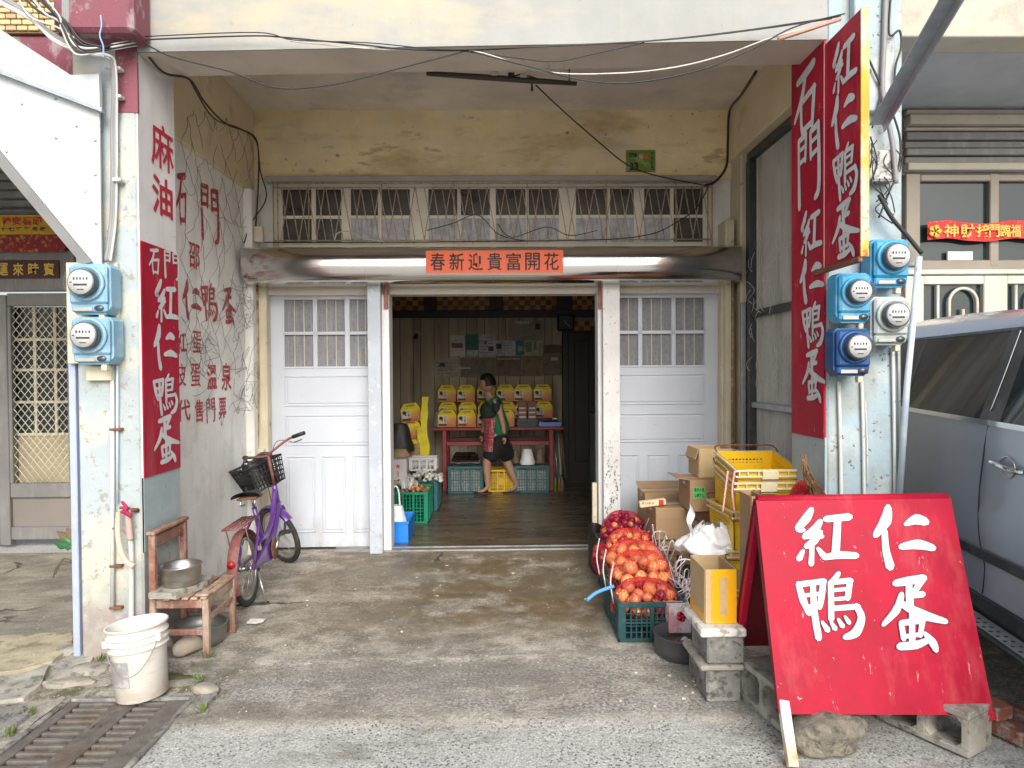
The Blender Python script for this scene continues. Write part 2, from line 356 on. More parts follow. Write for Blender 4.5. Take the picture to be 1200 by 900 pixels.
def font_line(text, r, Y, m, parent, bold=.02, gap=.12, name='printed_character', vertical=False, world=True, nrm=(0,-1,0), one=False, pad=0.0):
    """lay a line of characters in rect r=(x0,z0,x1,z1) on the plane y=Y, facing -Y"""
    x0, z0, x1, z1 = r; n = len(text); acc = MB()
    for i, ch in enumerate(text):
        if ch == ' ': continue
        if vertical:
            h = (z1-z0)/n; a, b, t, bo = x0, x1, z1-i*h-h*gap/2, z1-(i+1)*h+h*gap/2
        else:
            h = (x1-x0)/n; a, b, t, bo = x0+i*h+h*gap/2, x0+(i+1)*h-h*gap/2, z1, z0
        mb = acc if one else MB()
        font_char(mb, ch, (a, Y, t), (b, Y, t), (a, Y, bo), nrm, bold)
        if not one: mb.build(name, m, parent, world=world)
    if one: acc.build(name, m, parent, world=world)
# ================================================================ SETTING: ground, road, interior floor
def ground_mat():
    m = bpy.data.materials.new('forecourt_concrete'); m.use_nodes = True; nt = m.node_tree; b = nt.nodes['Principled BSDF']
    tc = nt.nodes.new('ShaderNodeTexCoord'); vec = tc.outputs['Object']
    sep = nt.nodes.new('ShaderNodeSeparateXYZ'); nt.links.new(vec, sep.inputs[0]); X, Y = sep.outputs[0], sep.outputs[1]
    big = _noise(nt, vec, 1.3, 8, .6); mid = _noise(nt, vec, 5, 9, .7, 2); fine = _noise(nt, vec, 60, 6, .7, 3); grit = _noise(nt, vec, 170, 3, .6, 4)
    smear = _noise(nt, vec, (2.2, 7, 1), 8, .65, 5)
    Yw = _math(nt, 'ADD', Y, _math(nt, 'MULTIPLY', _math(nt, 'SUBTRACT', mid, .5), .34))
    Yw = _math(nt, 'ADD', Yw, _math(nt, 'MULTIPLY', _math(nt, 'SUBTRACT', fine, .5), .10))
    c = _mix(nt, _mapr(nt, _math(nt, 'ADD', _math(nt, 'MULTIPLY', mid, .6), _math(nt, 'MULTIPLY', fine, .4)), .43, .57), (.19, .17, .135), (.53, .49, .42))
    c = _mix(nt, _mapr(nt, smear, .5, .68, 0, .6), c, (.46, .43, .37))
    # left arcade floor is yellower
    c = _mix(nt, _mapr(nt, _math(nt, 'ADD', X, _math(nt, 'MULTIPLY', big, .6)), -1.9, -2.3, 0, .6), c, _mix(nt, _mapr(nt, smear, .4, .6), (.17, .155, .12), (.33, .30, .23)))
    # darker even band between apron and road
    k = _math(nt, 'MULTIPLY', _mapr(nt, Yw, 3.12, 3.2), _mapr(nt, Yw, 3.86, 3.74))
    k = _math(nt, 'MULTIPLY', k, _mapr(nt, X, -1.9, -1.3, 0, .75))
    k = _math(nt, 'MULTIPLY', k, _mapr(nt, _noise(nt, vec, (1.5, 5, 1), 8, .7, 44), .35, .58))
    c = _mix(nt, k, c, _mix(nt, _mapr(nt, fine, .41, .59), (.15, .15, .145), (.50, .495, .465)))
    # coarse road aggregate
    vo = nt.nodes.new('ShaderNodeTexVoronoi'); vo.inputs['Scale'].default_value = 52; nt.links.new(vec, vo.inputs['Vector'])
    vo2 = nt.nodes.new('ShaderNodeTexVoronoi'); vo2.inputs['Scale'].default_value = 85; nt.links.new(vec, vo2.inputs['Vector'])
    stone = _mix(nt, _mapr(nt, vo2.outputs['Distance'], .1, .6), (.68, .68, .65), (.44, .44, .42))
    pit = _math(nt, 'MULTIPLY', _mapr(nt, _math(nt, 'ADD', vo.outputs['Distance'], _math(nt, 'MULTIPLY', _math(nt, 'SUBTRACT', fine, .5), .9)), .30, .20), _mapr(nt, _noise(nt, vec, 2.2, 6, .7, 41), .40, .60))
    agg = _mix(nt, _math(nt, 'MULTIPLY', pit, .75), stone, (.06, .065, .07))
    kr = _math(nt, 'MULTIPLY', _mapr(nt, Yw, 3.16, 3.06), _mapr(nt, X, -1.75, -1.45))
    c = _mix(nt, kr, c, agg)
    # brown wet silt in front of the door
    dx = _math(nt, 'ABSOLUTE', _math(nt, 'ADD', X, .15), 0)
    e = _math(nt, 'SUBTRACT', 1.05, dx)
    wet = _math(nt, 'MULTIPLY', _mapr(nt, e, -.35, .35), _mapr(nt, Y, 3.95, 4.5))
    wet = _math(nt, 'MULTIPLY', wet, _mapr(nt, _noise(nt, vec, (3.2, 3.2, 3), 10, .78, 8), .37, .53))
    c = _mix(nt, _math(nt, 'MULTIPLY', wet, .92), c, _mix(nt, mid, (.10, .07, .032), (.235, .165, .078)))
    w2 = _math(nt, 'MULTIPLY', _mapr(nt, _math(nt, 'ABSOLUTE', _math(nt, 'ADD', X, 1.25), 0), .55, .2), _mapr(nt, Y, 4.1, 4.8))
    w2 = _math(nt, 'MULTIPLY', w2, _mapr(nt, _noise(nt, vec, 2.6, 9, .7, 12), .47, .6))
    c = _mix(nt, _math(nt, 'MULTIPLY', w2, .6), c, (.20, .14, .07))
    # moss round the drain and the column foot
    ms = _math(nt, 'MULTIPLY', _mapr(nt, _math(nt, 'ABSOLUTE', _math(nt, 'ADD', X, 1.9), 0), .75, .35), _mapr(nt, _math(nt, 'ABSOLUTE', _math(nt, 'SUBTRACT', Y, 3.5), 0), .55, .2))
    ms = _math(nt, 'MULTIPLY', ms, _mapr(nt, _noise(nt, vec, 6, 9, .7, 14), .50, .58))
    c = _mix(nt, _math(nt, 'MULTIPLY', ms, .8), c, (.085, .09, .03))
    # pale scraped lines where apron meets the band
    ln = _math(nt, 'MULTIPLY', _mapr(nt, _math(nt, 'ABSOLUTE', _math(nt, 'SUBTRACT', Yw, 3.80), 0), .045, .0), _mapr(nt, _noise(nt, vec, (2, 30, 1), 6, .7, 51), .46, .56))
    c = _mix(nt, _math(nt, 'MULTIPLY', ln, .6), c, (.56, .52, .44))
    blot = _mapr(nt, _noise(nt, vec, (1.1, 2.4, 1), 10, .78, 55), .47, .60, 0, .6)
    c = _mix(nt, blot, c, (.17, .155, .125))
    # white grit and dark specks
    c = _mix(nt, _mapr(nt, _noise(nt, vec, 38, 2, .5, 21), .715, .735, 0, .8), c, (.68, .67, .63))
    c = _mix(nt, _mapr(nt, grit, .58, .66, 0, .75), c, (.075, .07, .06))
    # cracks
    wv = nt.nodes.new('ShaderNodeVectorMath'); wv.operation = 'ADD'; nz = nt.nodes.new('ShaderNodeTexNoise'); nz.inputs['Scale'].default_value = 3; nz.inputs['Detail'].default_value = 8
    nt.links.new(vec, nz.inputs['Vector'])
    sc = nt.nodes.new('ShaderNodeVectorMath'); sc.operation = 'SCALE'; sc.inputs[3].default_value = .35; nt.links.new(nz.outputs[1], sc.inputs[0])
    nt.links.new(vec, wv.inputs[0]); nt.links.new(sc.outputs[0], wv.inputs[1])
    vc = nt.nodes.new('ShaderNodeTexVoronoi'); vc.feature = 'DISTANCE_TO_EDGE'; vc.inputs['Scale'].default_value = .75; nt.links.new(wv.outputs[0], vc.inputs['Vector'])
    crack = _mapr(nt, vc.outputs['Distance'], .011, .003)
    crack = _math(nt, 'MULTIPLY', crack, _mapr(nt, _noise(nt, vec, 1.1, 2, .5, 31), .58, .66))
    c = _mix(nt, _math(nt, 'MULTIPLY', crack, .85), c, (.05, .045, .035))
    nt.links.new(c, b.inputs['Base Color'])
    ro = _math(nt, 'SUBTRACT', .88, _math(nt, 'MULTIPLY', wet, .52)); nt.links.new(ro, b.inputs['Roughness'])
    h = _math(nt, 'ADD', _math(nt, 'MULTIPLY', fine, .5), _math(nt, 'MULTIPLY', mid, .9))
    h = _math(nt, 'SUBTRACT', h, _math(nt, 'MULTIPLY', pit, _math(nt, 'MULTIPLY', kr, .8)))
    h = _math(nt, 'SUBTRACT', h, _math(nt, 'MULTIPLY', crack, 1.2)); h = _math(nt, 'ADD', h, _math(nt, 'MULTIPLY', grit, .22))
    bp = nt.nodes.new('ShaderNodeBump'); bp.inputs['Strength'].default_value = 1.0; bp.inputs['Distance'].default_value = .014
    nt.links.new(h, bp.inputs['Height']); nt.links.new(bp.outputs[0], b.inputs['Normal'])
    return m
m_ground = ground_mat()
def gz(x, y):
    """height of the forecourt: nearly flat, worn, small ridge where apron and road meet"""
    z = .006*noise.noise(Vector((x*1.3, y*1.3, 3))) + .003*noise.noise(Vector((x*5, y*5, 1)))
    z += .010*math.exp(-((y-3.80-.05*noise.noise(Vector((x*1.5, 0, 5))))/.05)**2)
    z -= .012*max(0, min(1, (3.14+.05*noise.noise(Vector((x*2, 0, 9)))-y)/.05))
    if y > 6.1: z = min(z, 0.0)
    return z
GR = (-2.15, -1.52, 2.72, 3.40)            # the drain opening (x0, x1, y0, y1)
mb = MB(); nx, ny = 240, 150
X0, X1, Y0g, Y1g = -4.8, 4.8, 1.4, 6.22
def gp(i, j): 
    x = X0+(X1-X0)*i/nx; y = Y0g+(Y1g-Y0g)*j/ny; return (x, y, gz(x, y))
vs = [gp(i, j) for i in range(nx+1) for j in range(ny+1)]; fs = []
for i in range(nx):
    for j in range(ny):
        cx, cy = X0+(X1-X0)*(i+.5)/nx, Y0g+(Y1g-Y0g)*(j+.5)/ny
        if GR[0] < cx < GR[1] and GR[2] < cy < GR[3]: continue
        fs.append((i*(ny+1)+j, (i+1)*(ny+1)+j, (i+1)*(ny+1)+j+1, i*(ny+1)+j+1))
mb.add(vs, fs, True)
tag(mb.build('forecourt', m_ground), kind='structure')
m_far = mat('far_pale_ground', (.50, .49, .46), .9, vs=2, bs=120, bump=.5, over=[((.26, .26, .25), 60, .55, .62, .6)])  # unseen street ground, colour paled to bounce light into the arcade
mb = MB()
R_ = 300
mb.add([(-R_, -R_, -.03), (R_, -R_, -.03), (R_, R_, -.03), (-R_, R_, -.03), (-2.5, 2.5, -.03), (-1.3, 2.5, -.03), (-1.3, 3.6, -.03), (-2.5, 3.6, -.03)],
       [(0, 1, 5, 4), (1, 2, 6, 5), (2, 3, 7, 6), (3, 0, 4, 7)])
tag(mb.build('ground', m_far), kind='structure')
mb = MB(); mb.box(-2.55, 2.5, -.35, -1.25, 3.65, -.3)
for a in ((-2.19, 2.6, -.3, -2.16, 3.5, -.035), (-1.50, 2.6, -.3, -1.47, 3.5, -.035), (-2.16, 3.41, -.3, -1.5, 3.45, -.035), (-2.16, 2.66, -.3, -1.5, 2.70, -.035)): mb.box(*a)
tag(mb.build('drain_pit', mat('wet_dark_mud', (.035, .03, .022), .6, bump=.5, bs=30)), kind='structure')
def floor_mat():
    m = mat('wet_dark_interior_floor', (.085, .065, .045), .28, var=.4, vs=(1.4, 6, 1), bump=.25, bs=22,
            over=[((.17, .13, .08), (1.5, 9, 1), .48, .66, .8), ((.045, .04, .035), (2, 7, 1), .55, .7, .8), ((.42, .40, .36), (16, 34, 4), .70, .73, .8)])
    return m
mb = MB(); mb.box(-2.2, 6.22, -.12, 2.2, 10.2, .0); tag(mb.build('interior_floor', floor_mat()), kind='structure')

# ================================================================ THE SHOP
Yd, Yc = 6.25, 3.86
shop = empty('shop_building', (0, 6.25, 0), 'open fronted duck egg shop with cream beam, white panel doors and side columns', 'building')
def sb(name, m, r, Y0, Y1, c=.004, parent=None): return wbox(parent or shop, name, m, r, Y0, Y1, c)
def hexa(p, name, m, parent):       # eight free corners: x0/x1 by y0/y1 by z0/z1
    mb = MB(); mb.add(p, [(0,1,3,2), (4,6,7,5), (0,4,5,1), (2,3,7,6), (0,2,6,4), (1,5,7,3)]); return mb.build(name, m, parent, world=True)
# front beam, sagging slightly to the left as in the photo
bl, br = P(170, 61, Yc).z, P(1000, 46, Yc).z
hexa([(-2.02, Yc, bl), (-2.02, Yc, 4.6), (-2.02, 4.18, bl+.004), (-2.02, 4.18, 4.6), (1.866, Yc, br), (1.866, Yc, 4.6), (1.866, 4.18, br+.004), (1.866, 4.18, 4.6)], 'front_beam', m_beam, shop)
MB().box(-2.02, Yc+.006, bl-.004, 1.99, 4.178, bl-.001).build('beam_soffit', m_soffit, shop, world=True) if False else None
mb = MB(); mb.add([(-2.0, Yc+.004, bl-.003), (-2.0, 4.178, bl+.001), (1.86, 4.178, br+.001), (1.86, Yc+.004, br-.003)], [(0, 1, 2, 3)]); mb.build('beam_soffit', m_soffit, shop, world=True)
# ceiling of the arcade
MB().box(-2.6, 4.0, 3.985, 2.6, 6.5, 4.12).build('arcade_ceiling', m_ceil, shop, world=True)
# wall above the door, side wall, right return wall with deep beam
rT = rect(300, 132, 855, 213, Yd); zt = P(580, 210, Yd).z
MB().box(-2.235, Yd, zt, 2.5, Yd+.2, 3.985).build('upper_wall', m_tan, shop, world=True)
sill = MB().box(-2.10, Yd-.05, zt-.035, 1.99, Yd+.19, zt+.02, .008).build('lintel_ledge', mat('grey_ledge', (.42, .40, .36), .8), shop, world=True)  # ledge in one plain grey
# left wall (x = -2.23): white lower part with lettering, tan above the recess line
side = MB().box(-2.45, 4.30, -.1, -2.235, Yd+.2, 3.225).build('side_wall', m_wall, shop, world=True)
MB().box(-2.45, 4.18, 3.225, -2.205, Yd+.0, 3.985, .006).build('side_wall_upper', m_tanwall, shop, world=True)
MB().box(-2.234, 6.02, 0.0, -2.155, Yd-.002, 3.224, .01).build('corner_pilaster', m_wall, shop, world=True)
# columns
colL = MB().box(P(93, 600, Yc).x, Yc, -.05, -2.012, 4.30, 4.62, .012).build('left_column', m_col, shop, world=True)
x0c = P(93, 600, Yc).x
MB().box(-2.014, Yc+.004, .60, -2.006, 4.296, 4.2).build('column_side_paint', m_colW, colL, world=True)
MB().box(-2.014, Yc+.004, .60, -2.004, 4.296, 1.02).build('column_base_paint', m_colB, colL, world=True)
zr = P(150, 132, Yc).z
MB().box(P(136, 100, Yc).x, Yc-.004, zr, -2.0, Yc+.01, 3.66).build('purple_band', m_purple, colL, world=True)
MB().box(P(88, 20, Yc).x, Yc-.20, P(120, 36, Yc-.2).z, P(155, 20, Yc-.2).x, Yc-.003, 4.02, .02).build('column_cap', m_purple, colL, world=True)
colR = MB().box(1.865, Yc, -.05, P(1057, 500, Yc).x, 4.30, 4.6, .012).build('right_column', m_colR, shop, world=True)
MB().box(1.856, Yc+.004, .0, 1.868, 4.296, 1.215).build('column_base_paint', m_colB, colR, world=True)
# back right: pilasters, pipe and rear beam
MB().box(2.02, 6.06, 0, 2.10, Yd+.1, 2.95, .008).build('corner_pilaster', m_cream, shop, world=True)
MB().box(2.135, 6.0, 0, 2.30, Yd+.15, 3.985, .012).build('rear_column', m_cream, shop, world=True)
zb0 = P(860, 185, 6.1).z
MB().box(2.10, 4.30, zb0, 2.48, 6.5, 3.985, .01).build('side_beam', m_tanwall, shop, world=True)
# corrugated side panel with steel frame on the right
mb = MB(); N = 150
def cor(i): 
    y = 4.31+(6.0-4.31)*i/N; return y, 2.245+.012*(1 if (i//2) % 2 else -1)
vs, fs = [], []
for i in range(N+1):
    y, x = cor(i); vs += [(x, y, .0), (x, y, zb0-.002)]
for i in range(N): fs.append((2*i, 2*i+2, 2*i+3, 2*i+1))
mb.add(vs, fs); mb.build('corrugated_sheet', mat('grey_corrugated_sheet', (.50, .49, .46), .6, var=.15, over=[((.20, .18, .16), (7, 7, .8), .5, .7, .7), ((.50, .49, .46), (9, 9, .6), .58, .7, .6)], bs=50), shop, world=True)
m_frameD = mat('dark_steel_frame', (.085, .09, .095), .55, metal=.4, bs=60, over=[((.20, .2, .2), 9, .58, .7, .5)])
for (a, b2) in ((1.28, 1.33), (2.06, 2.12)): MB().box(2.19, 4.31, a, 2.23, 5.98, b2, .004).build('sheet_rail', m_frameD if a > 2 else m_galv, shop, world=True)
MB().box(2.18, 4.31, zb0-.07, 2.24, 5.98, zb0-.003, .004).build('sheet_rail', m_frameD, shop, world=True)
MB().box(2.17, 5.90, 0, 2.235, 5.98, zb0-.075, .006).build('sheet_post', m_frameD, shop, world=True)
MB().box(2.125, 5.96, 0, 2.165, 5.998, 2.2, .006).build('sheet_post', m_galv, shop, world=True)
mb = MB()
for k in range(46):            # loose net hung over the panel
    y = 5.0+rnd.random()*.9; z = 1.5+rnd.random()*1.2; mb.tube(curve([(2.15, y, z), (2.14+rnd.uniform(-.02, .02), y+rnd.uniform(-.08, .08), z-.06), (2.15, y+rnd.uniform(-.1, .1), z-.12)], 3), .0025, 4)
tag(mb.build('net_scrap', m_wirew, shop, world=True), kind='stuff')

# outer fabric of the room behind the door
m_inwall = mat('pale_bounce_plaster', (.62, .58, .5), .9)  # mostly unseen room walls and ceiling, colour raised to bounce daylight inside
for nm, a in (('interior_wall', (-2.3, 6.46, 0, -2.2, 10.2, 3.0)), ('interior_wall', (2.2, 6.46, 0, 2.3, 10.2, 3.0)), ('interior_ceiling', (-2.3, 6.46, 3.0, 2.3, 10.2, 3.1)), ('interior_wall', (-2.3, 10.1, 0, 2.3, 10.2, 3.0))):
    MB().box(*a).build(nm, m_inwall, shop, world=True)
# door frame, header, jambs, posts, shutter rails
Yf = 6.22
hd = rect(447, 332, 707, 345, Yf)
sb('door_header', m_frame, (P(303, 400, Yf).x, hd[1], P(848, 400, Yf).x, hd[3]+.03), Yf-.02, Yf+.16)
sb('door_jamb', m_jamb, (P(447.5, 500, 6.19).x, 0, P(458.5, 500, 6.19).x, hd[1]-.002), 6.13, 6.32, .006)
sb('door_jamb', m_jamb, (P(700, 500, 6.19).x, 0, P(706.5, 500, 6.19).x, hd[1]-.002), 6.13, 6.32, .006)
rp = rect(431.5, 330, 447, 648, 6.04); sb('shutter_post', m_postL, (rp[0], 0, rp[2], 2.40), 6.04, 6.12, .005)
rp = rect(707, 330, 727, 640, 6.04); sb('shutter_post', m_postR, (rp[0], 0, rp[2], 2.40), 6.04, 6.12, .005)
sb('side_trim', m_cream, (P(304, 450, 6.2).x, 0, P(316, 450, 6.2).x, 2.42), 6.14, 6.24, .006)
sb('side_trim', m_cream, (P(843, 450, 6.2).x, 0, P(855, 450, 6.2).x, 2.42), 6.14, 6.24, .006)
MB().box(-1.5, 6.12, -.01, 1.3, 6.19, .012, .004).build('door_track', m_sswear, shop, world=True)
MB().box(-1.5, 6.205, -.01, 1.3, 6.225, .02, .004).build('door_track', m_sswear, shop, world=True)
mb = MB(); mb.box(P(458.5, 600, 6.5).x-.35, 6.34, 0, P(458.5, 600, 6.5).x-.02, 6.44, 2.5); mb.build('inner_wall_end', m_inwall, shop, world=True)
mb = MB(); mb.box(P(700, 600, 6.5).x+.03, 6.34, 0, P(700, 600, 6.5).x+.4, 6.44, 2.5); mb.build('inner_wall_end', m_inwall, shop, world=True)
for z in (.2, 1.0, 1.9):
    pass
# door leaves
def leaf(xl, xr, name_y0, panes, bars_x, hp, vp):
    """pixel columns of one white sliding door leaf"""
    zb, ztop = .012, P((xl+xr)/2, 335, 6.26).z
    X = lambda p: P(p, 480, 6.26).x
    Z = lambda p: P((xl+xr)/2, p, 6.26).z
    lf = empty('sliding_door', (X((xl+xr)/2), 6.26, 0), None, None); del_keys(lf); lf.parent = shop; lf.location = Vector((X((xl+xr)/2), 6.26, 0))-off(shop)
    frame = MB(); Y0, Y1 = 6.262, 6.30
    xs = [X(xl), X(xr)]
    frame.box(xs[0], Y0, zb, xs[1], Y1, Z(panes[1][1]+2))                # slab below the windows
    frame.box(xs[0], Y0, Z(panes[0][0]-2), xs[1], Y1, ztop)
    cols = [(xl, panes_x[0][0]-2)] if False else []
    px_ = bars_x
    edges = [xl]+[e for p in px_ for e in p]+[xr]
    for k in range(0, len(edges), 2): frame.box(X(edges[k]), Y0, Z(panes[1][1]+2), X(edges[k+1]), Y1, Z(panes[0][0]-2))
    for a, b2 in px_: frame.box(X(a)+.001, Y0+.001, Z(panes[1][0]-2), X(b2)-.001, Y1, Z(panes[0][1]+2))
    frame.build('door_slab', m_door, lf, world=True)
    for a, b2 in px_:
        for t, bo in panes:
            MB().box(X(a), Y1-.014, Z(bo+2), X(b2), Y1-.010, Z(t-2)).build('glass_pane', m_curtain, lf, world=True)
            mo = MB()
            for q in ((X(a)-.015, Z(t-2), X(b2)+.015, Z(t-2)+.018), (X(a)-.015, Z(bo+2)-.018, X(b2)+.015, Z(bo+2)), (X(a)-.015, Z(bo+2), X(a), Z(t-2)), (X(b2), Z(bo+2), X(b2)+.015, Z(t-2))):
                mo.box(q[0], Y0-.008, q[1], q[2], Y0+.003, q[3], .003)
            mo.build('pane_moulding', m_door, lf, world=True)
            n = 2 if b2-a > 25 else 1
            for k in range(n):
                xx = X(a+(b2-a)*(k+1)/(n+1)); MB().box(xx-.0048, Y0+.014, Z(bo+2)-.003, xx+.0048, Y0+.022, Z(t-2)+.003, .002).build('window_bar', m_bars, lf, world=True)
    for (a, t, b2, bo) in hp+vp:
        x0, x1, z0, z1 = X(a), X(b2), Z(bo), Z(t)
        g = MB(); wd = .014
        for q in ((x0, z1-wd, x1, z1), (x0, z0, x1, z0+wd), (x0, z0+wd, x0+wd, z1-wd), (x1-wd, z0+wd, x1, z1-wd)): g.box(q[0], Y0-.009, q[1], q[2], Y0+.002, q[3], .004)
        g.build('panel_moulding', m_door, lf, world=True)
        MB().box(x0+.026, Y0-.007, z0+.026, x1-.026, Y0+.004, z1-.026, .006).build('raised_panel', m_door, lf, world=True)
    return lf
XT0 = lambda p: P(p, 250, 6.27).x
def del_keys(o):
    for k in ('label', 'category'):
        if k in o: del o[k]
leaf(317, 447, 0, [(353, 388), (393, 427.5)], [(334.5, 368), (373, 405), (411, 438)], [(334, 440, 443, 476), (334, 486, 443, 522)], [(334.5, 534, 369, 624), (376.5, 534, 405, 624), (412.5, 534, 441, 624)])
leaf(711, 843, 0, [(351, 387), (391.5, 426)], [(716, 748), (753, 787), (792, 825.5)], [(716, 438, 826, 474), (716, 484, 826, 518)], [(716, 532, 749, 620), (758, 532, 785, 620), (794, 532, 826, 620)])

MB().box(-2.235, Yd+.03, 2.3, XT0(318)+.01, Yd+.19, zt+.01).build('wall_infill', m_wall, shop, world=True); MB().box(XT0(838)-.01, Yd+.03, 2.3, 2.135, Yd+.19, zt+.01).build('wall_infill', m_wall, shop, world=True)
# transom window with curtains and rusty grille
Yt = 6.27
tr = empty('transom_window', (-.05, 6.27, 2.7), None, None); tr.parent = shop; tr.location = Vector((-.05, 6.27, 2.7))-off(shop)
pc = [(331, 365), (370, 400), (411, 443), (447, 480.5), (502, 536), (540, 574), (581, 616), (619.5, 655), (675, 712), (715, 743), (755, 785.5), (789.5, 824)]
XT = lambda p: P(p, 250, Yt).x
ZT = lambda x, p: P(580, p, Yt).z
zlo, zhi = P(580, 286, Yt).z-.1, zt-.035
fr = MB(); prev = 318
for a, b2 in pc+[(838, 838)]:
    fr.box(XT(prev), Yt, zlo, XT(a), Yt+.04, zhi); prev = b2
fr.box(XT(318), Yt+.004, P(580, 221, Yt).z, XT(838), Yt+.036, zhi-.001); fr.box(XT(318), Yt+.004, zlo, XT(838), Yt+.036, P(580, 284, Yt).z)
fr.box(XT(318), Yt+.004, P(580, 255.5, Yt).z, XT(838), Yt+.034, P(580, 252, Yt).z)
fr.build('window_frame', m_cream if False else mat('cream_window_frame', (.80, .76, .66), .6, over=[((.26, .15, .08), 20, .68, .74, .6)]), tr, world=True)
m_pl = mat('white_curtain', (.52, .54, .60), .9, var=.25, vs=14, over=[((.22, .22, .24), (30, 30, 3), .5, .66, .7)])  # pale curtain colour with darker upright streaks
for i, (a, b2) in enumerate(pc):
    MB().box(XT(a)-.002, Yt+.018, P(580, 253, Yt).z, XT(b2)+.002, Yt+.022, P(580, 221, Yt).z).build('window_pane', mat('smoky_glass', (.075, .068, .065), .3, var=.3, vs=6, bump=0), tr, world=True)
    lowm = m_pl if 2 <= i <= 10 else mat('smoky_glass', (.075, .068, .065), .3)
    MB().box(XT(a)-.002, Yt+.018, P(580, 284.5, Yt).z, XT(b2)+.002, Yt+.022, P(580, 255, Yt).z).build('window_pane', lowm, tr, world=True)
gr = empty('window_grille', (0, 6.18, 2.6), None, None); gr.parent = shop; gr.location = Vector((0, 6.18, 2.6))-off(shop)
Yg = 6.17; zg0, zg1 = P(580, 281, Yg).z, P(580, 219, Yg).z
for z in (zg0, zg1): MB().tube([(P(320, 250, Yg).x, Yg+.012, z), (P(834, 250, Yg).x, Yg+.012, z)], .007, 6).build('grille_rail', m_rustwire, gr, world=True)
MB().tube([(P(318, 250, Yg).x, Yg+.012, zt-.05), (P(836, 250, Yg).x, Yg+.012, zt-.05)], .008, 6).build('grille_rail', m_rustwire, gr, world=True)
for p in (320, 325, 830, 835): MB().tube([(P(p, 250, Yg).x, Yg+.012, zg0-.05), (P(p, 250, Yg).x, Yg+.012, zt-.05)], .007, 6).build('grille_post', m_rustwire, gr, world=True)
for p in (361, 447, 532, 618, 711, 793): MB().tube([(P(p, 250, Yg).x, Yg+.02, zg0-.03), (P(p, 250, Yg).x, Yg+.02, zt-.03)], .005, 5).build('grille_post', m_rustwire, gr, world=True)
p = 329.0; k = 0
while p < 822:
    x0, x1 = P(p, 250, Yg).x, P(p+10.5, 250, Yg).x
    j = lambda: rnd.uniform(-.006, .006)
    MB().tube([(x0+j(), Yg, zg0), (x1+j(), Yg, zg1)], .0048, 5).build('grille_rod', m_rustwire, gr, world=True)
    MB().tube([(x1+j(), Yg, zg1), (x1+(x1-x0)+j(), Yg, zg0)], .0048, 5).build('grille_rod', m_rustwire, gr, world=True)
    MB().tube([(x0+(x1-x0)*.9+j(), Yg+.022, zg0), (x0+j(), Yg+.022, zg1)], .004, 4).build('grille_rod', m_rustwire, gr, world=True)
    p += 21.0
# stainless roller shutter housing
sh = MB(); prof = []
za, zb_ = P(580, 288, 5.84).z, P(580, 329, 5.84).z
zc, hh = (za+zb_)/2, (za-zb_)/2
prof = [(6.16, za+.02), (5.98, za+.02), (5.92, za+.005)]
for k in range(13):
    q = pi/2 - pi*k/12; prof.append((5.90-.075*cos(q), zc+hh*sin(q)))
prof += [(5.93, zb_-.003), (6.02, zb_-.012), (6.16, zb_-.012)]
xa, xb = P(284, 308, 5.85).x, P(869, 303, 5.85).x
segs = [xa, P(429, 300, 5.85).x, P(578, 300, 5.85).x, P(724, 300, 5.85).x, xb]
hs_ = empty('shutter_housing', (0, 6.0, zc), None, None); hs_.parent = shop; hs_.location = Vector((0, 6.0, zc))-off(shop)
for i in range(4):
    m_ = MB(); a, b2 = segs[i]+.0006, segs[i+1]-.0006
    vs = [(x, y+.004*noise.noise(Vector((x*2.2, y, z*3))), z+.004*noise.noise(Vector((x*1.7, 3, z*3)))) for x in [a+(b2-a)*t/16 for t in range(17)] for (y, z) in prof]; n = len(prof)
    m_.add(vs, [(t*n+q, t*n+q+1, (t+1)*n+q+1, (t+1)*n+q) for t in range(16) for q in range(n-1)], True)
    m_.build('cover_sheet', m_ss, hs_, world=True)
for x in (xa, xb):
    m_ = MB(); m_.prism([(x-.006, y, z) for (y, z) in prof], (.012, 0, 0)); m_.build('end_cap', m_sswear, hs_, world=True)
# red new year paper on the housing
rb = rect(499, 293.5, 660, 320, 5.82)
bn = empty('new_year_banner', ((rb[0]+rb[2])/2, 5.815, rb[1]), 'orange red paper with black brush writing on the steel shutter cover', 'banner')
MB().box(rb[0], 5.816, rb[1], rb[2], 5.8185, rb[3]).build('paper_strip', m_paper, bn, world=True)
font_line('春新迎貴富開花', (rb[0]+.02, rb[1]+.022, rb[2]-.02, rb[3]-.02), 5.816, m_blackink, bn, bold=.012, gap=.22)

# house number plate
rn = rect(733.5, 176, 768, 201.5, Yd-.01)
hp = empty('house_number_plate', ((rn[0]+rn[2])/2, Yd-.01, rn[1]), 'small green plate with number 23 on the tan wall above the transom', 'sign')
m_green = mat('green_plate', (.17, .27, .05), .5, over=[((.35, .45, .15), 9, .5, .6, .7)])
MB().box(rn[0], Yd-.014, rn[1], rn[2], Yd-.001, rn[3], .002).build('plate', m_green, hp, world=True)
W_, H_ = rn[2]-rn[0], rn[3]-rn[1]
font_line('23', (rn[0]+.03, rn[1]+.015, rn[0]+W_*.42, rn[1]+H_*.42), Yd-.0145, m_blackink, hp, bold=.03)
font_line('石門區', (rn[0]+.02, rn[1]+H_*.68, rn[0]+W_*.38, rn[1]+H_*.85), Yd-.0145, m_blackink, hp, bold=.03, name='printed_line', one=True)
font_line('中央路巷', (rn[2]-W_*.16, rn[1]+H_*.1, rn[2]-W_*.06, rn[3]-H_*.06), Yd-.0145, m_blackink, hp, bold=.02, name='printed_line', one=True, vertical=True)
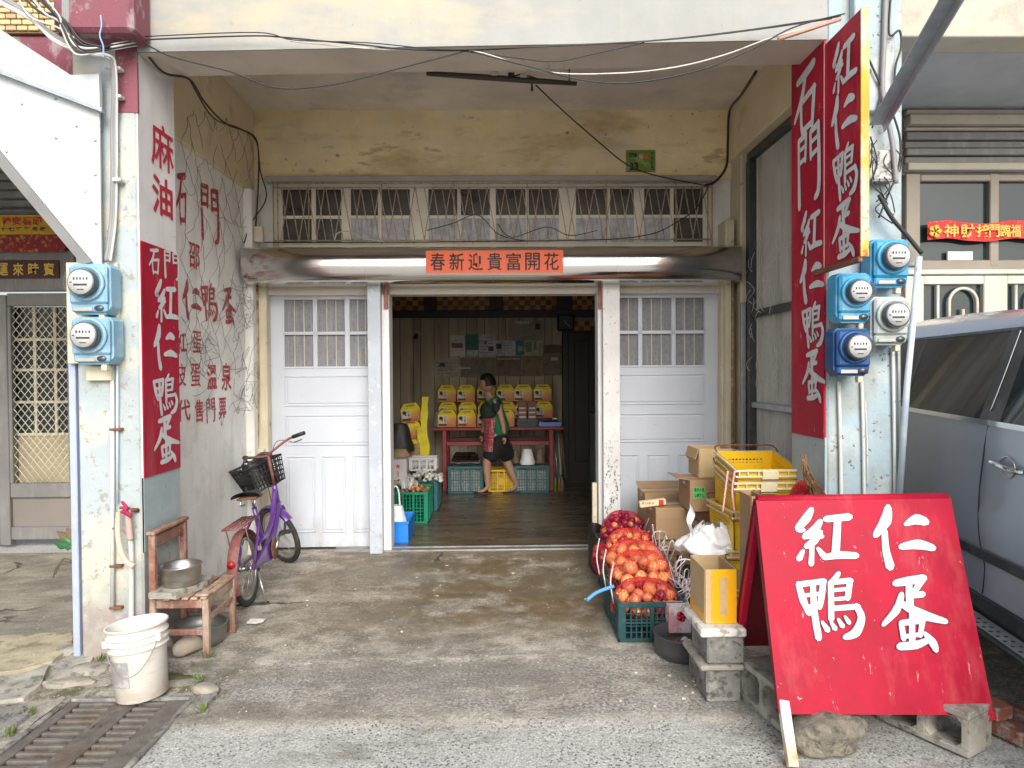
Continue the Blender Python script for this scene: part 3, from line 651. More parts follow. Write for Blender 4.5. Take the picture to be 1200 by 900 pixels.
for dx, mm in ((.48, mat('plate_leaf', (.55, .5, .3), .5, bump=0)), (.64, mat('plate_orange', (.75, .22, .03), .5, bump=0))):
    MB().lathe([(.026, 0), (.026, .0015)], 12, Matrix.Translation((rn[0]+W_*(dx+.05), Yd-.0142, rn[1]+H_*.72)) @ Matrix.Rotation(pi/2, 4, 'X')).build('emblem', mm, hp, world=True)

# ================================================================ painted lettering on walls and column sides (x = const planes)
def xquad(X, l, t, r, b_):
    """photo rect on the plane x=X"""
    mx, my = (l+r)/2, (t+b_)/2
    a = PX(l, my, X); c = PX(r, my, X); ztp = PX(mx, t, X).z; zbt = PX(mx, b_, X).z
    return Vector((X, a.y, ztp)), Vector((X, c.y, ztp)), Vector((X, a.y, zbt))
def xfont(ch, X, r, nrm, m, parent, bold=.03, name='painted_character'):
    if ch in GLYPH and bold > .011: return brush_char(ch, *xquad(X, *r), nrm, m, parent)
    p = xquad(X, *r); mb = MB(); font_char(mb, ch, *p, nrm, bold); mb.build(name, m, parent, world=True)
xfont('麻', -2.004, (177, 147, 203, 199), (1, 0, 0), m_redchar, colL, .010)
xfont('油', -2.004, (178, 208, 202, 253), (1, 0, 0), m_redchar, colL, .022)
wl = [('石', (206, 202, 220, 266), .05, m_redfade), ('門', (234, 219, 257, 283), .045, m_redfade), ('邵', (221, 285, 234, 315), .02, m_redfade),
      ('仁', (214, 331, 235, 374), .04, m_redfade), ('鴨', (235, 332, 254, 376), .012, m_redfade), ('蛋', (260, 337, 276, 380), .04, m_redfade),
      ('紅', (206, 388, 218, 414), .02, m_redfade), ('蛋', (225, 388, 236, 415), .01, m_redfade),
      ('皮', (207, 426, 218, 453), .02, m_redfade), ('蛋', (223, 426, 235, 454), .01, m_redfade), ('溫', (242, 426, 254, 457), .03, m_redfade), ('泉', (259, 425, 271, 458), .02, m_redfade),
      ('代', (207, 468, 223, 494), .02, m_redfade), ('售', (228, 468, 238, 495), .02, m_redfade), ('門', (241, 467, 252, 495), .025, m_redfade), ('票', (256, 466, 265, 492), .02, m_redfade)]
for ch, r, bo, mm in wl: xfont(ch, -2.235, r, (1, 0, 0), mm, side, bo)

# red vertical signs: left column
sgL = empty('painted_sign', (-1.99, 4.08, 1.02), 'narrow vertical red sign with white characters on the side of the left column', 'sign')
q = xquad(-1.999, 171, 291, 212, 546)
yA, yB = 3.864, 4.296
MB().box(-2.004, yA, 1.02, -1.998, yB, PX(190, 291, -2.0).z).build('sign_panel', m_red, sgL, world=True)
for ch, r in (('石', (174, 291, 188, 323)), ('門', (191, 295, 210, 327)), ('紅', (180, 330, 207, 377)), ('仁', (180, 383, 206, 432)), ('鴨', (179, 439, 207, 486)), ('蛋', (180, 487, 209, 543))):
    brush_char(ch, *xquad(-1.998, *r), (1, 0, 0), m_whitechar, sgL)
# right column
sgR = empty('painted_sign', (1.85, 4.08, 1.2), 'tall red sign with white characters running down the inner side of the right column', 'sign')
MB().box(1.850, 3.866, 1.205, 1.862, 4.296, 3.52).build('sign_panel', m_red, sgR, world=True)
for ch, r in (('石', (931, 78, 961, 160)), ('門', (934, 152, 963, 238)), ('紅', (938, 246, 963, 297)), ('仁', (938, 303, 965, 353)), ('鴨', (940, 355, 966, 407)), ('蛋', (941, 410, 967, 470))):
    brush_char(ch, *xquad(1.850, *r), (-1, 0, 0), m_whitechar, sgR, outline=True)
# projecting board on the right
pj = empty('projecting_sign', (1.86, 3.66, 2.2), 'red projecting board with yellow edge and white characters high beside the right column', 'sign')
m_yedge = mat('worn_yellow_edge', (.74, .62, .42), .6, over=[((.70, .36, .02), (3, 3, 1.6), .48, .56, .95), ((.50, .04, .04), 40, .54, .60, .85, (2.2, 2.75))])
zA, zB = P(1013, 10, 3.47).z, P(1013, 300, 3.47).z
MB().box(1.848, 3.47, zB, 1.885, 3.862, zA, .002).build('sign_panel', m_red, pj, world=True)
MB().box(1.846, 3.458, zB-.004, 1.889, 3.4695, zA+.004, .002).build('edge_strip', m_yedge, pj, world=True)
MB().box(1.840, 3.47, zB-.03, 1.862, 3.98, zB-.001, .003).build('lower_bracket', m_rust, pj, world=True)
MB().box(1.843, 3.848, zB, 1.8475, 3.860, zA, .001).build('joint_strip', mat('pink_bead', (.62, .25, .25), .5), pj, world=True)
for ch, r in (('紅', (975, 45, 1004, 103)), ('仁', (975, 108, 1004, 168)), ('鴨', (976, 170, 1006, 232)), ('蛋', (976, 234, 1007, 302))):
    brush_char(ch, *xquad(1.848, *r), (-1, 0, 0), m_whitechar, pj, outline=True)
MB().tube([PX(912, 46, 1.5), P(985, 22, 3.7)], .012, 4).build('stay_bar', mat('salmon_bar', (.55, .32, .24), .6), pj, world=True)
# ================================================================ NEIGHBOUR ON THE LEFT
nl = empty('neighbour_shop', (-4.5, 6.6, 0), 'shuttered neighbour shopfront on the left with grey mesh door behind white awning side', 'building')
Yn = 6.55
wx0 = -9.0
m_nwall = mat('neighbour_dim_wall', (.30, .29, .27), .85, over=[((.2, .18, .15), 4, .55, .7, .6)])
MB().box(wx0, Yn+.06, 2.62, -2.46, Yn+.3, 4.3).build('front_wall', m_nwall, nl, world=True)
MB().box(wx0, Yn+.06, 0, P(-95, 450, Yn).x, Yn+.3, 2.62).build('front_wall', m_nwall, nl, world=True)
MB().box(wx0, 3.9, 3.99, -2.46, Yn+.3, 4.15).build('arcade_ceiling', m_ceil, nl, world=True)
MB().box(-2.6, 4.32, 0, -2.452, Yn+.05, 3.98).build('party_wall', m_wall, nl, world=True)
# roller shutter slats above, each a slat
for i in range(11):
    z0 = P(40, 298, Yn).z+.10+i*.085
    MB().box(P(-95, 250, Yn).x, Yn-.02, z0, P(90, 250, Yn).x, Yn+.02, z0+.078, .02).build('shutter_slat', m_greytrim, nl, world=True)
l = rect(-95, 294, 88, 341, Yn-.04); MB().box(l[0], Yn-.06, l[1], l[2], Yn+.05, l[3], .006).build('door_lintel', m_greytrim, nl, world=True)
# steel security door
sdx = lambda p: P(p, 480, Yn-.02).x
sdz = lambda p: P(40, p, Yn-.02).z
for a in ((-.0, 346, 12, 632), (83.5, 346, 90, 632)): MB().box(sdx(a[0]), Yn-.05, 0, sdx(a[2]), Yn+.03, sdz(346), .006).build('door_frame', m_greytrim, nl, world=True)
MB().box(sdx(-95), Yn-.03, 0, sdx(-1), Yn+.03, sdz(346), .01).build('side_panel', m_greytrim, nl, world=True)
for a in ((344, 359), (566, 583), (617, 632)): MB().box(sdx(12)+.001, Yn-.045, sdz(a[1])+.001, sdx(83.5)-.001, Yn+.02, sdz(a[0]), .008).build('door_rail', m_greytrim, nl, world=True)
for a, b2 in ((12, 16), (81, 83.5)): MB().box(sdx(a), Yn-.043, sdz(566), sdx(b2), Yn+.02, sdz(359), .005).build('door_stile', m_greytrim, nl, world=True)
MB().box(sdx(12), Yn-.01, sdz(617), sdx(83.5), Yn+.01, sdz(583)).build('lower_panel', mat('warm_grey_panel', (.20, .18, .16), .5), nl, world=True)
MB().box(sdx(12), Yn+.045, sdz(617), sdx(83.5), Yn+.06, sdz(508)).build('inner_panel', mat('beige_inner_door', (.40, .34, .22), .7), nl, world=True)
MB().box(sdx(12), Yn+.05, sdz(509), sdx(83.5), Yn+.055, sdz(359)).build('glass_pane', m_glassdark, nl, world=True)
for p in (36, 60): MB().box(sdx(p), Yn+.03, sdz(508), sdx(p+3), Yn+.049, sdz(359)).build('glazing_bar', m_cream, nl, world=True)
for p in (396, 432, 470, 508): MB().box(sdx(12), Yn+.028, sdz(p+3), sdx(83.5), Yn+.047, sdz(p)).build('glazing_bar', m_cream, nl, world=True)
mb = MB(); xA, xB, zA_, zB_ = sdx(16), sdx(81), sdz(566), sdz(359)
st = .088
for s_ in (1, -1):
    k = -40
    while k < 40:
        # line z = zA_ + s_*1.15*(x-xA) + k*st ; clip
        pts = []
        for t in range(61):
            x = xA+(xB-xA)*t/60; z = zA_+s_*1.25*(x-xA)+k*st
            if zA_ <= z <= zB_: pts.append((x, Yn-.02, z))
        if len(pts) > 1: mb.tube([pts[0], pts[-1]], .004, 4)
        k += 1
tag(mb.build('diamond_mesh', mat('pale_mesh_rod', (.62, .60, .50), .5), nl, world=True), kind='stuff')
b1 = rect(-60, 252, 76, 296, Yn-.1)
bb = empty('door_banner', (-4.2, Yn-.1, b1[1]), 'yellow and dark red cloth banner over the left neighbour doorway', 'banner')
m_by = mat('yellow_banner_cloth', (.50, .30, .02), .8, vs=8, var=.2)
m_br = mat('dark_red_banner_cloth', (.22, .02, .025), .8, vs=8, over=[((.45, .28, .05), 24, .58, .64, .7)])
MB().box(b1[0], Yn-.105, b1[1]+(b1[3]-b1[1])*.48, b1[2], Yn-.10, b1[3]).build('upper_cloth', m_by, bb, world=True)
MB().box(b1[0], Yn-.105, b1[1], b1[2], Yn-.10, b1[1]+(b1[3]-b1[1])*.475).build('lower_cloth', m_br, bb, world=True)
r1 = rect(2, 254, 50, 264, Yn-.1); font_line('神安福印', r1, Yn-.106, mat('banner_red_ink', (.40, .03, .02), .6, bump=0), bb, bold=.04)
r1 = rect(-10, 266, 56, 271, Yn-.1); font_line('九十七年年冬收', r1, Yn-.106, m_blackink, bb, bold=.02, name='printed_line', one=True)
b2_ = rect(-60, 304.5, 67, 326, Yn-.1)
bb2 = empty('door_banner', (-4.3, Yn-.12, b2_[1]), 'dark brown plaque with gold characters on the grey lintel of the left neighbour', 'sign')
MB().box(b2_[0], Yn-.075, b2_[1], b2_[2], Yn-.062, b2_[3], .003).build('plaque', mat('dark_plaque', (.05, .012, .01), .4), bb2, world=True)
r1 = rect(-24, 308, 66, 323, Yn-.08); font_line('開運來時寶', r1, Yn-.0755, m_gold, bb2, bold=.02, gap=.3)

# white awning side cheek in front of the left bay
aw = empty('awning_side_panel', (-3.0, 3.8, 1.9), 'large white painted sheet metal awning cheek left of the shop column', 'awning')
Ya = 3.80
m_whsheet = mat('white_sheet_metal', (.50, .53, .55), .5, var=.04, over=[((.42, .44, .42), (5, 5, .5), .56, .72, .5), ((.3, .22, .15), 24, .70, .73, .8), ((.62, .64, .64), 2, .5, .7, .6)], bs=20, bump=.04)
def apoly(pts, Y, t, name, m, parent):
    return MB().prism([P(a, b, Y) for a, b in pts], (0, t, 0)).build(name, m, parent, world=True)
apoly([(-330, -70), (0, 52), (83, 87), (84, 87), (116, 86), (118, 310), (106, 310), (0, 182), (-330, -220)][::-1] if False else [(-260, -45), (83, 88), (116, 86), (119, 312), (107, 312), (0, 182), (-260, -135)], Ya, .012, 'sheet', m_whsheet, aw)
apoly([(-260, -45), (84, 88), (116, 87), (117, 130), (-260, -18)], Ya-.03, .028, 'upper_sheet', m_whsheet, aw)
apoly([(-260, -20), (119, 126), (119, 131), (-260, -12)], Ya-.045, .043, 'drip_rail', m_galv, aw)
apoly([(-260, -136), (0, 178), (107, 307), (96, 310), (0, 196), (-260, -118)], Ya-.02, .05, 'edge_channel', mat('dark_grey_channel', (.22, .22, .22), .5, metal=.3), aw)
for (a, b) in ((65, 116), (8, 178), (53, 240), (100, 305), (112, 165), (112, 205), (113, 262), (66, 162), (90, 148), (26, 122)):
    MB().lathe([(.007, 0), (.006, .006)], 8, Matrix.Translation(P(a, b, Ya)) @ Matrix.Rotation(pi/2, 4, 'X')).build('bolt', m_galv, aw, world=True)
# galvanised backing channel and blue edge strip left of the column
pst = empty('edge_post', (P(87, 600, 3.9).x, 3.9, 0), 'narrow pale blue steel post along the left side of the left column', 'post')
x1_, x2_ = P(84, 600, 3.88).x, P(92, 600, 3.88).x
MB().box(x1_, 3.87, 0, x2_, 3.93, P(88, 310, 3.88).z, .004).build('post', mat('lavender_blue_steel', (.36, .42, .60), .5, over=[((.5, .5, .55), 8, .55, .7, .5)]), pst, world=True)
# purple beam, tiled wall above
MB().box(wx0, 3.92, P(60, 96, 3.92).z-.3, P(93, 60, Yc).x-.002, 4.15, P(40, 41, 3.92).z, .01).build('purple_beam', m_purple, nl, world=True)
MB().box(wx0, 3.90, P(40, 41, 3.92).z, P(93, 60, Yc).x-.004, 4.15, 5.2).build('tile_backing', mat('tile_joint_mortar', (.20, .12, .06), .9), nl, world=True)
m_tile = mat('buff_brick_tile', (.58, .42, .22), .5, rv=.22, bs=60)
z = P(40, 36.5, 3.9).z; row = 0; tm = None
while z < 4.15:
    x = -4.2+(row % 2)*.03
    while x < P(89, 20, 3.9).x:
        if tm is None:
            t0 = MB().box(-.028, -.012, .0, .028, 0, .026, .003).build('tile', m_tile, nl); tm = t0.data; ob = t0
        else: ob = bpy.data.objects.new('tile', tm); COL.objects.link(ob); ob.parent = nl
        ob.location = Vector((x, 3.90, z))-off(nl); x += .062
        if len([1]) and row > 12: break
    z += .033; row += 1
MB().box(-4.4, 3.70, 3.62, -3.2, 3.9, 3.66) if False else None

# ================================================================ NEIGHBOUR ON THE RIGHT
nr = empty('neighbour_shop', (3.6, 5.0, 0), 'neighbour shopfront on the right with cream doors and dark windows behind the grey car', 'building')
zsR = P(1130, 43, 3.9).z
m_nbeam = mat('grey_cream_beam', (.46, .44, .36), .8, over=[((.40, .26, .08), (2, 2, 8), .5, .66, .6, (3.4, 3.62)), ((.3, .28, .24), 5, .58, .7, .5)])
MB().box(P(1049, 20, 3.9).x, 3.9, zsR, 9, 4.1, 4.6, .006).build('front_beam', m_nbeam, nr, world=True)
MB().box(P(1050, 20, 3.9).x, 4.102, zsR+.001, 9, 5.3, zsR+.12).build('porch_ceiling', mat('bluegrey_soffit', (.40, .42, .44), .85, over=[((.5, .52, .54), 2, .5, .7, .5)]), nr, world=True)
Yr = 5.0
RX = lambda p: P(p, 250, Yr).x
RZ = lambda p: P(1150, p, Yr).z
MB().box(RX(1040), Yr, RZ(205), 9, Yr+.25, RZ(128)).build('shutter_box_backing', m_greytrim, nr, world=True)
for (a, b2, d, mm) in ((131, 137, .05, m_cream), (139, 150, .09, m_cream), (151, 155, .04, m_cream), (157, 166, .05, m_greytrim), (167, 175, .03, m_greytrim), (176, 184, .05, m_greytrim), (185, 193, .03, m_greytrim), (193.5, 202, .07, m_cream)):
    MB().box(RX(1058), Yr-d, RZ(b2), 9, Yr-.001, RZ(a), .006).build('shutter_slat', mm if mm is m_greytrim else mat('taupe_metal', (.42, .38, .31), .5, over=[((.25, .15, .08), 20, .7, .75, .6)]), nr, world=True)
m_beige = mat('beige_aluminium', (.55, .50, .42), .45, metal=.2)
m_taupe = mat('taupe_window_frame', (.24, .21, .17), .45, metal=.2)
m_teal = mat('dark_teal_glass', (.02, .035, .04), .08, bump=0, spec=.7)
for (a, b2) in ((1060, 1077), (1158, 1169), (1250, 1262), (1340, 1352)): MB().box(RX(a), Yr-.02, RZ(312), RX(b2), Yr+.06, RZ(204), .006).build('window_stile', m_taupe, nr, world=True)
for (a, b2) in ((205, 213), (305, 318)): MB().box(RX(1077), Yr-.018, RZ(b2), RX(1340), Yr+.06, RZ(a), .006).build('window_rail', m_taupe, nr, world=True)
for (a, b2) in ((1077, 1158), (1169, 1250), (1262, 1340)): MB().box(RX(a), Yr+.02, RZ(306), RX(b2), Yr+.026, RZ(212)).build('window_pane', m_teal, nr, world=True)
MB().box(RX(1060), Yr-.03, RZ(322), 9, Yr+.07, RZ(316), .006).build('door_head', m_beige, nr, world=True)
for (a, b2) in ((1060, 1082), (1152, 1180), (1245, 1265)): MB().box(RX(a), Yr-.015, 0, RX(b2), Yr+.06, RZ(323), .006).build('door_stile', m_beige, nr, world=True)
for (a, b2) in ((1082, 1152), (1180, 1245)):
    MB().box(RX(a), Yr-.012, RZ(333), RX(b2), Yr+.05, RZ(323), .004).build('door_rail', m_beige, nr, world=True)
    MB().box(RX(a), Yr-.012, 0, RX(b2), Yr+.05, RZ(400), .004).build('door_lower_panel', m_beige, nr, world=True)
    MB().box(RX(a), Yr+.03, RZ(400), RX(b2), Yr+.036, RZ(333)).build('glass_pane', m_teal, nr, world=True)
    cx = RX((a+b2)/2+ (12 if a < 1100 else 8)); r_ = .105; zt_ = RZ(333)-.03
    arch = [(cx-r_, Yr, RZ(400))]+[(cx-r_*cos(pi*k/12), Yr, zt_-r_+r_*sin(pi*k/12)) for k in range(13)]+[(cx+r_, Yr, RZ(400))]
    MB().tube(arch, .013, 6).build('arch_bar', m_beige, nr, world=True)
    MB().tube([(cx, Yr, RZ(400)), (cx, Yr, RZ(362))], .012, 6).build('centre_bar', m_beige, nr, world=True)
    for d in (-.19, .19): MB().tube([(cx+d, Yr, RZ(400)), (cx+d, Yr, RZ(334))], .012, 6).build('upright_bar', m_beige, nr, world=True)
MB().box(RX(1265), Yr+.01, 0, 9, Yr+.2, RZ(205)).build('front_wall', m_nwall, nr, world=True)
MB().box(RX(1058), 5.06, 0, RX(1060)-.001, Yr+.2, RZ(130)) if False else None
rb2 = rect(1087, 260, 1290, 281, Yr-.05)
bn2 = empty('red_door_banner', (3.4, Yr-.05, rb2[1]), 'bright red strip with gold characters across the right neighbour window', 'banner')
mb = MB(); n = 30
vs = []
for i in range(n+1):
    x = rb2[0]+(rb2[2]-rb2[0])*i/n; dz = .012*sin(i*.5); dy = .008*sin(i*1.3)
    vs += [(x, Yr-.05+dy, rb2[1]+dz), (x, Yr-.05+dy, rb2[3]+dz)]
mb.add(vs, [(2*i, 2*i+2, 2*i+3, 2*i+1) for i in range(n)], True)
mb.build('cloth', mat('bright_red_cloth', (.60, .015, .02), .6, over=[((.6, .30, .05), 60, .62, .68, .7)]), bn2, world=True)
for ch, a in zip('神財接門臨福', (1106, 1125, 1144, 1159, 1172, 1184)):
    r1 = rect(a, 263, a+(17 if a < 1150 else 12), 278, Yr-.06); mb = MB(); font_char(mb, ch, (r1[0], Yr-.062, r1[3]), (r1[2], Yr-.062, r1[3]), (r1[0], Yr-.062, r1[1]), (0, -1, 0), .02); mb.build('printed_character', m_gold, bn2, world=True)
mb = MB(); c = P(1096, 271, Yr-.062)
for k in range(5):
    q = 2*pi*k/5; mb.lathe([(.022, 0), (.022, .002)], 8, Matrix.Translation(c+Vector((.028*cos(q), 0, .028*sin(q)))) @ Matrix.Rotation(pi/2, 4, 'X'))
mb.build('gold_flower', m_gold, bn2, world=True)
# paper box seen behind that window
bx = rect(1110, 295, 1139, 305, Yr-.01); single(MB().box(bx[0], Yr-.018, bx[1], bx[2], Yr+.0, bx[3]), 'paper_notice', m_white, 'small white notice at the foot of the right neighbour window', 'notice', (bx[0], Yr-.01, bx[1]))
# galvanised strut
a, b = P(1027, 146, 3.75), P(1118, -12, 2.9)
d = (b-a).normalized(); u = d.cross(Vector((0, 0, 1))).normalized(); v = u.cross(d)
M_ = Matrix((( d.x, u.x, v.x, a.x), (d.y, u.y, v.y, a.y), (d.z, u.z, v.z, a.z), (0, 0, 0, 1)))
L_ = (b-a).length+.5
mb = MB(); mb.box(0, -.038, -.004, L_, .038, .004, 0, M_); mb.box(0, -.038, -.05, L_, -.030, -.0045, 0, M_)
single(mb, 'steel_strut', m_galv, 'galvanised angle iron strut slanting up from the right column', 'strut', a)
# column top on the right, side face and grey strip
MB().box(1.99, 3.80, P(1030, 130, 3.8).z, P(1049, 100, 3.8).x, 3.86, 4.6, .006).build('column_fascia', m_colR, shop, world=True)

# ================================================================ METERS
m_mtb = mat('meter_pale_blue', (.22, .42, .56), .45, over=[((.45, .58, .66), 9, .52, .66, .7), ((.35, .2, .1), 25, .7, .74, .6)], rv=.06)
m_mtc = mat('meter_cyan_blue', (.05, .32, .55), .4, over=[((.20, .45, .62), 8, .56, .68, .6)])
m_mtd = mat('meter_navy_blue', (.012, .07, .22), .4, over=[((.08, .16, .3), 8, .56, .68, .6)])
m_mtg = mat('meter_grey', (.40, .45, .44), .5, over=[((.55, .58, .56), 8, .5, .65, .6), ((.3, .2, .12), 25, .7, .74, .5)])
m_dial = mat('meter_dial_white', (.74, .74, .72), .5, var=.12, vs=30, bump=0)
m_dome = mat('meter_glass', (.22, .25, .27), .05, bump=0, var=.3, vs=20, alpha=.16, spec=.9)
m_ring = mat('meter_ring', (.13, .14, .15), .35, metal=.6)
m_lab = mat('meter_plate', (.45, .46, .42), .5, metal=.3)
def meter(name, cx, cz, Y, w, h, m, label, yellow=False, tagc=None):
    """front face centre cx,cz at depth Y - box runs back .14"""
    o = empty(name, (cx, Y+.13, cz-h/2), label, 'electricity meter', 'electricity meters on the columns')
    b = MB(); d = .13
    poly = [(-w/2, .08), (-w/2, -h*.34), (-w/2+.03, -h/2), (w/2-.03, -h/2), (w/2, -h*.34), (w/2, h*.42), (w/2-.02, h/2), (-w/2+.02, h/2), (-w/2, h*.42)]
    b.prism([(cx+x, Y+.035, cz+z) for x, z in poly if True], (0, d-.035, 0))
    b.box(cx-w/2+.008, Y, cz-h*.30, cx+w/2-.008, Y+.036, cz+h/2-.01, .012)
    b.box(cx-w*.44, Y+.012, cz-h/2+.012, cx+w*.44, Y+.036, cz-h*.30+.004, .008)
    b.build('housing', m, o, world=True)
    R_ = min(w, h)*.41; zz = cz+h*.10
    T = Matrix.Translation((cx, Y, zz)) @ Matrix.Rotation(pi/2, 4, 'X')
    MB().lathe([(R_*1.08, -.002), (R_*1.08, .012), (R_*.96, .02), (R_*.90, .012)], 28, T).build('ring', m if not yellow else m_ring, o, world=True)
    MB().lathe([(R_*.80, .011), (R_*.80, .055), (R_*.78, .057)], 28, T).build('inner_drum', m_ring, o, world=True)
    MB().lathe([(R_*.72, .0575), (R_*.72, .060)], 28, T).build('dial', m_dial, o, world=True)
    pk = MB()
    for k in range(5): pk.box(cx-R_*.42+k*R_*.19, Y-.0612, zz+R_*.12, cx-R_*.42+k*R_*.19+R_*.10, Y-.0603, zz+R_*.28)
    pk.box(cx-R_*.4, Y-.0612, zz-R_*.22, cx+R_*.4, Y-.0603, zz-R_*.10); pk.box(cx-R_*.2, Y-.0612, zz-R_*.48, cx+R_*.2, Y-.0603, zz-R_*.42)
    pk.box(cx-R_*.62, Y-.0612, zz-R_*.05, cx-R_*.5, Y-.0603, zz+R_*.02)
    pk.build('dial_print', m_blackink, o, world=True)
    MB().lathe([(R_*.90, .014), (R_*.92, .05), (R_*.88, .085), (R_*.70, .105), (R_*.35, .113), (.001, .115)], 28, T, cap=False).build('glass_cover', m_dome, o, world=True)
    MB().box(cx-w*.36, Y+.004, cz-h*.44, cx+w*.10, Y+.0115, cz-h*.36, .002).build('name_plate', m_lab, o, world=True)
    ov = MB(); ov.lathe([(.02, 0), (.02, .003)], 14, Matrix.Translation((cx+w*.26, Y+.0115, cz-h*.38)) @ Matrix.Rotation(pi/2, 4, 'X') @ Matrix.Diagonal((1.3, .8, 1, 1))); ov.build('oval_tag', m_ring if not tagc else tagc, o, world=True)
    MB().box(cx+w*.18, Y+.03, cz-h/2-.035, cx+w*.32, Y+.07, cz-h/2-.001, .004).build('seal_block', m_cream, o, world=True)
    return o
def mrect(l, t, r, b, Y):
    q = rect(l, t, r, b, Y); return (q[0]+q[2])/2, (q[1]+q[3])/2, Y, q[2]-q[0], q[3]-q[1]
def meter_px(l, t, r, b, Y, m, label, **k):
    cx, cz, Y, w, h = mrect(l, t, r, b, Y); return meter('electricity_meter', cx, cz, Y, w, h, m, label, **k)
meter_px(78, 308, 126, 368, 3.70, m_mtb, 'pale blue electricity meter, upper of the two on the left column')
meter_px(81, 371, 129, 427, 3.70, m_mtb, 'pale blue electricity meter, lower of the two on the left column')
MB().box(P(80, 370, 3.85).x, 3.835, P(100, 426, 3.85).z, P(140, 370, 3.85).x, 3.859, P(100, 308, 3.85).z, .003).build('meter_board', m_cream, colL, world=True)
MB().box(P(103, 440, 3.84).x, 3.82, P(115, 446, 3.84).z, P(133, 440, 3.84).x, 3.858, P(115, 429, 3.84).z, .003).build('junction_block', m_cream, colL, world=True)
meter_px(1024, 279, 1068, 336, 3.70, m_mtc, 'blue electricity meter with a dark oval tag, highest of four on the right column')
meter_px(983, 319, 1023, 378, 3.66, m_mtc, 'cyan blue electricity meter on the right column beside the red sign, above the navy one')
meter_px(1024, 347, 1067, 404, 3.70, m_mtg, 'grey electricity meter on the right column below the highest blue one')
meter_px(980, 384, 1023, 441, 3.66, m_mtd, 'navy blue electricity meter, lowest of the four on the right column')
# ================================================================ CONDUITS, PIPES, CABLES
def pipe(name, pts, r, m, label, cat, group=None, n=8, sm=6):
    pts = [Vector(p) for p in pts]; o = pts[0].copy()
    return single(MB().tube(curve(pts, sm) if sm else pts, r, n), name, m, label, cat, o, group)
CG = 'loose cables strung across the shop front'
Yk = 3.82
# painted pipe down the left column with clamps
pc1 = empty('conduit', P(131, 740, Yk), 'thin painted conduit running down the left column below the meters', 'pipe')
MB().tube([P(131.5, 428, Yk+.02), P(132, 560, Yk+.02), P(132, 715, Yk+.02)], .011, 8).build('pipe_run', m_conduit, pc1, world=True)
MB().tube([P(137.5, 428, Yk+.02), P(137.5, 590, Yk+.02)], .006, 8).build('pipe_run', m_conduitB, pc1, world=True)
for y in (502, 663, 712): MB().box(P(127, y, Yk).x, Yk+.005, P(130, y+3, Yk).z, P(141, y, Yk).x, Yk+.038, P(130, y, Yk).z, .002).build('clamp', m_rust, pc1, world=True)
pc2 = empty('water_tap', P(147, 600, Yk), 'old wall tap with red cloth and short beige hose on the left column', 'tap')
MB().tube(curve([P(154, 741, Yk+.015), P(154, 660, Yk+.015), P(153, 628, Yk+.01)]), .014, 8).build('riser_pipe', m_conduit, pc2, world=True)
MB().tube(curve([P(153, 632, Yk), P(151, 612, Yk-.01), P(150, 597, Yk-.01)]), .017, 8).build('tap_body', mat('faded_pink_pvc', (.50, .34, .30), .6), pc2, world=True)
MB().tube([P(150, 598, Yk-.01), P(162, 598, Yk+.035)], .012, 8).build('spout', m_rust, pc2, world=True)
MB().tube(curve([P(139, 600, Yk-.02), P(138, 622, Yk-.03), P(141, 643, Yk-.05), P(148, 658, Yk-.07), P(157, 664, Yk-.08)]), .0145, 10).build('hose', mat('beige_hose', (.62, .48, .34), .5), pc2, world=True)
mb = MB()
for k in range(7): mb.tube(curve([P(143+k, 588+k*1.5, Yk-.03-k*.002), P(149-k*.6, 596, Yk-.04), P(142+k*2, 600+k, Yk-.03)], 4), .008, 6)
mb.build('red_rag', mat('crimson_rag', (.42, .015, .08), .8), pc2, world=True)
MB().tube([P(140, 595, Yk-.02), P(152, 596, Yk+.0)], .008, 8).build('tap_lever', m_rust, pc2, world=True)
# cable bundle down the left column top
bd = empty('cable_bundle', P(134, 300, 3.8), 'thick bundle of grey cables running down the left column above the meters', 'cables')
for k, (dx, mm) in enumerate(((0, m_wireg), (3.0, m_wireg), (5.4, m_wirew), (1.4, m_wirew))):
    MB().tube(curve([P(-4+k*1.2, -8+k*4, 3.62), P(28+k*3, 12+k*4, 3.64), P(60+k*2, 38+k*4, 3.68), P(96+k*2, 57+k*2, 3.72), P(124+dx, 64+k, 3.76), P(132+dx*.6, 78, 3.78), P(133+dx*.7, 108, 3.80), P(131.5+dx, 150, 3.83), P(132+dx*.9, 205, 3.83), P(130+dx, 260, 3.83), P(124+dx, 306, 3.8)]), .0105 if mm is m_wireg else .007, 7).build('cable', mm, bd, world=True)
for (x, y) in ((135, 77), (136, 110), (136, 208)): MB().box(P(x-5, y, 3.8).x, 3.80, P(x, y+4, 3.8).z, P(x+5, y, 3.8).x, 3.85, P(x, y, 3.8).z, .003).build('clamp', m_conduit, bd, world=True)
for k in range(7):
    dx, dy = rnd.uniform(-5, 5), rnd.uniform(-4, 4)
    pts = [P(20+k*5, -6, 3.6), P(38+k*6+dx, 18+dy, 3.62), P(70+dx+k, 30+dy*2, 3.63), P(92+dx, 45+k*3, 3.65), P(120+dx*.4, 58+dy, 3.68), P(132, 52+k, 3.72), P(160, 47+k, 3.8)]
    MB().tube(curve(pts), .005+.002*(k % 2), 6).build('cable', m_wire if k % 3 else m_wirew, bd, world=True)
for k in range(4):
    MB().tube(curve([P(74+k*2, -6, 3.66), P(74+k*2, 20, 3.66), P(76+k, 40+k*2, 3.66), P(88+k*3, 56, 3.68)]), .0075, 6).build('cable', m_wireg, bd, world=True)
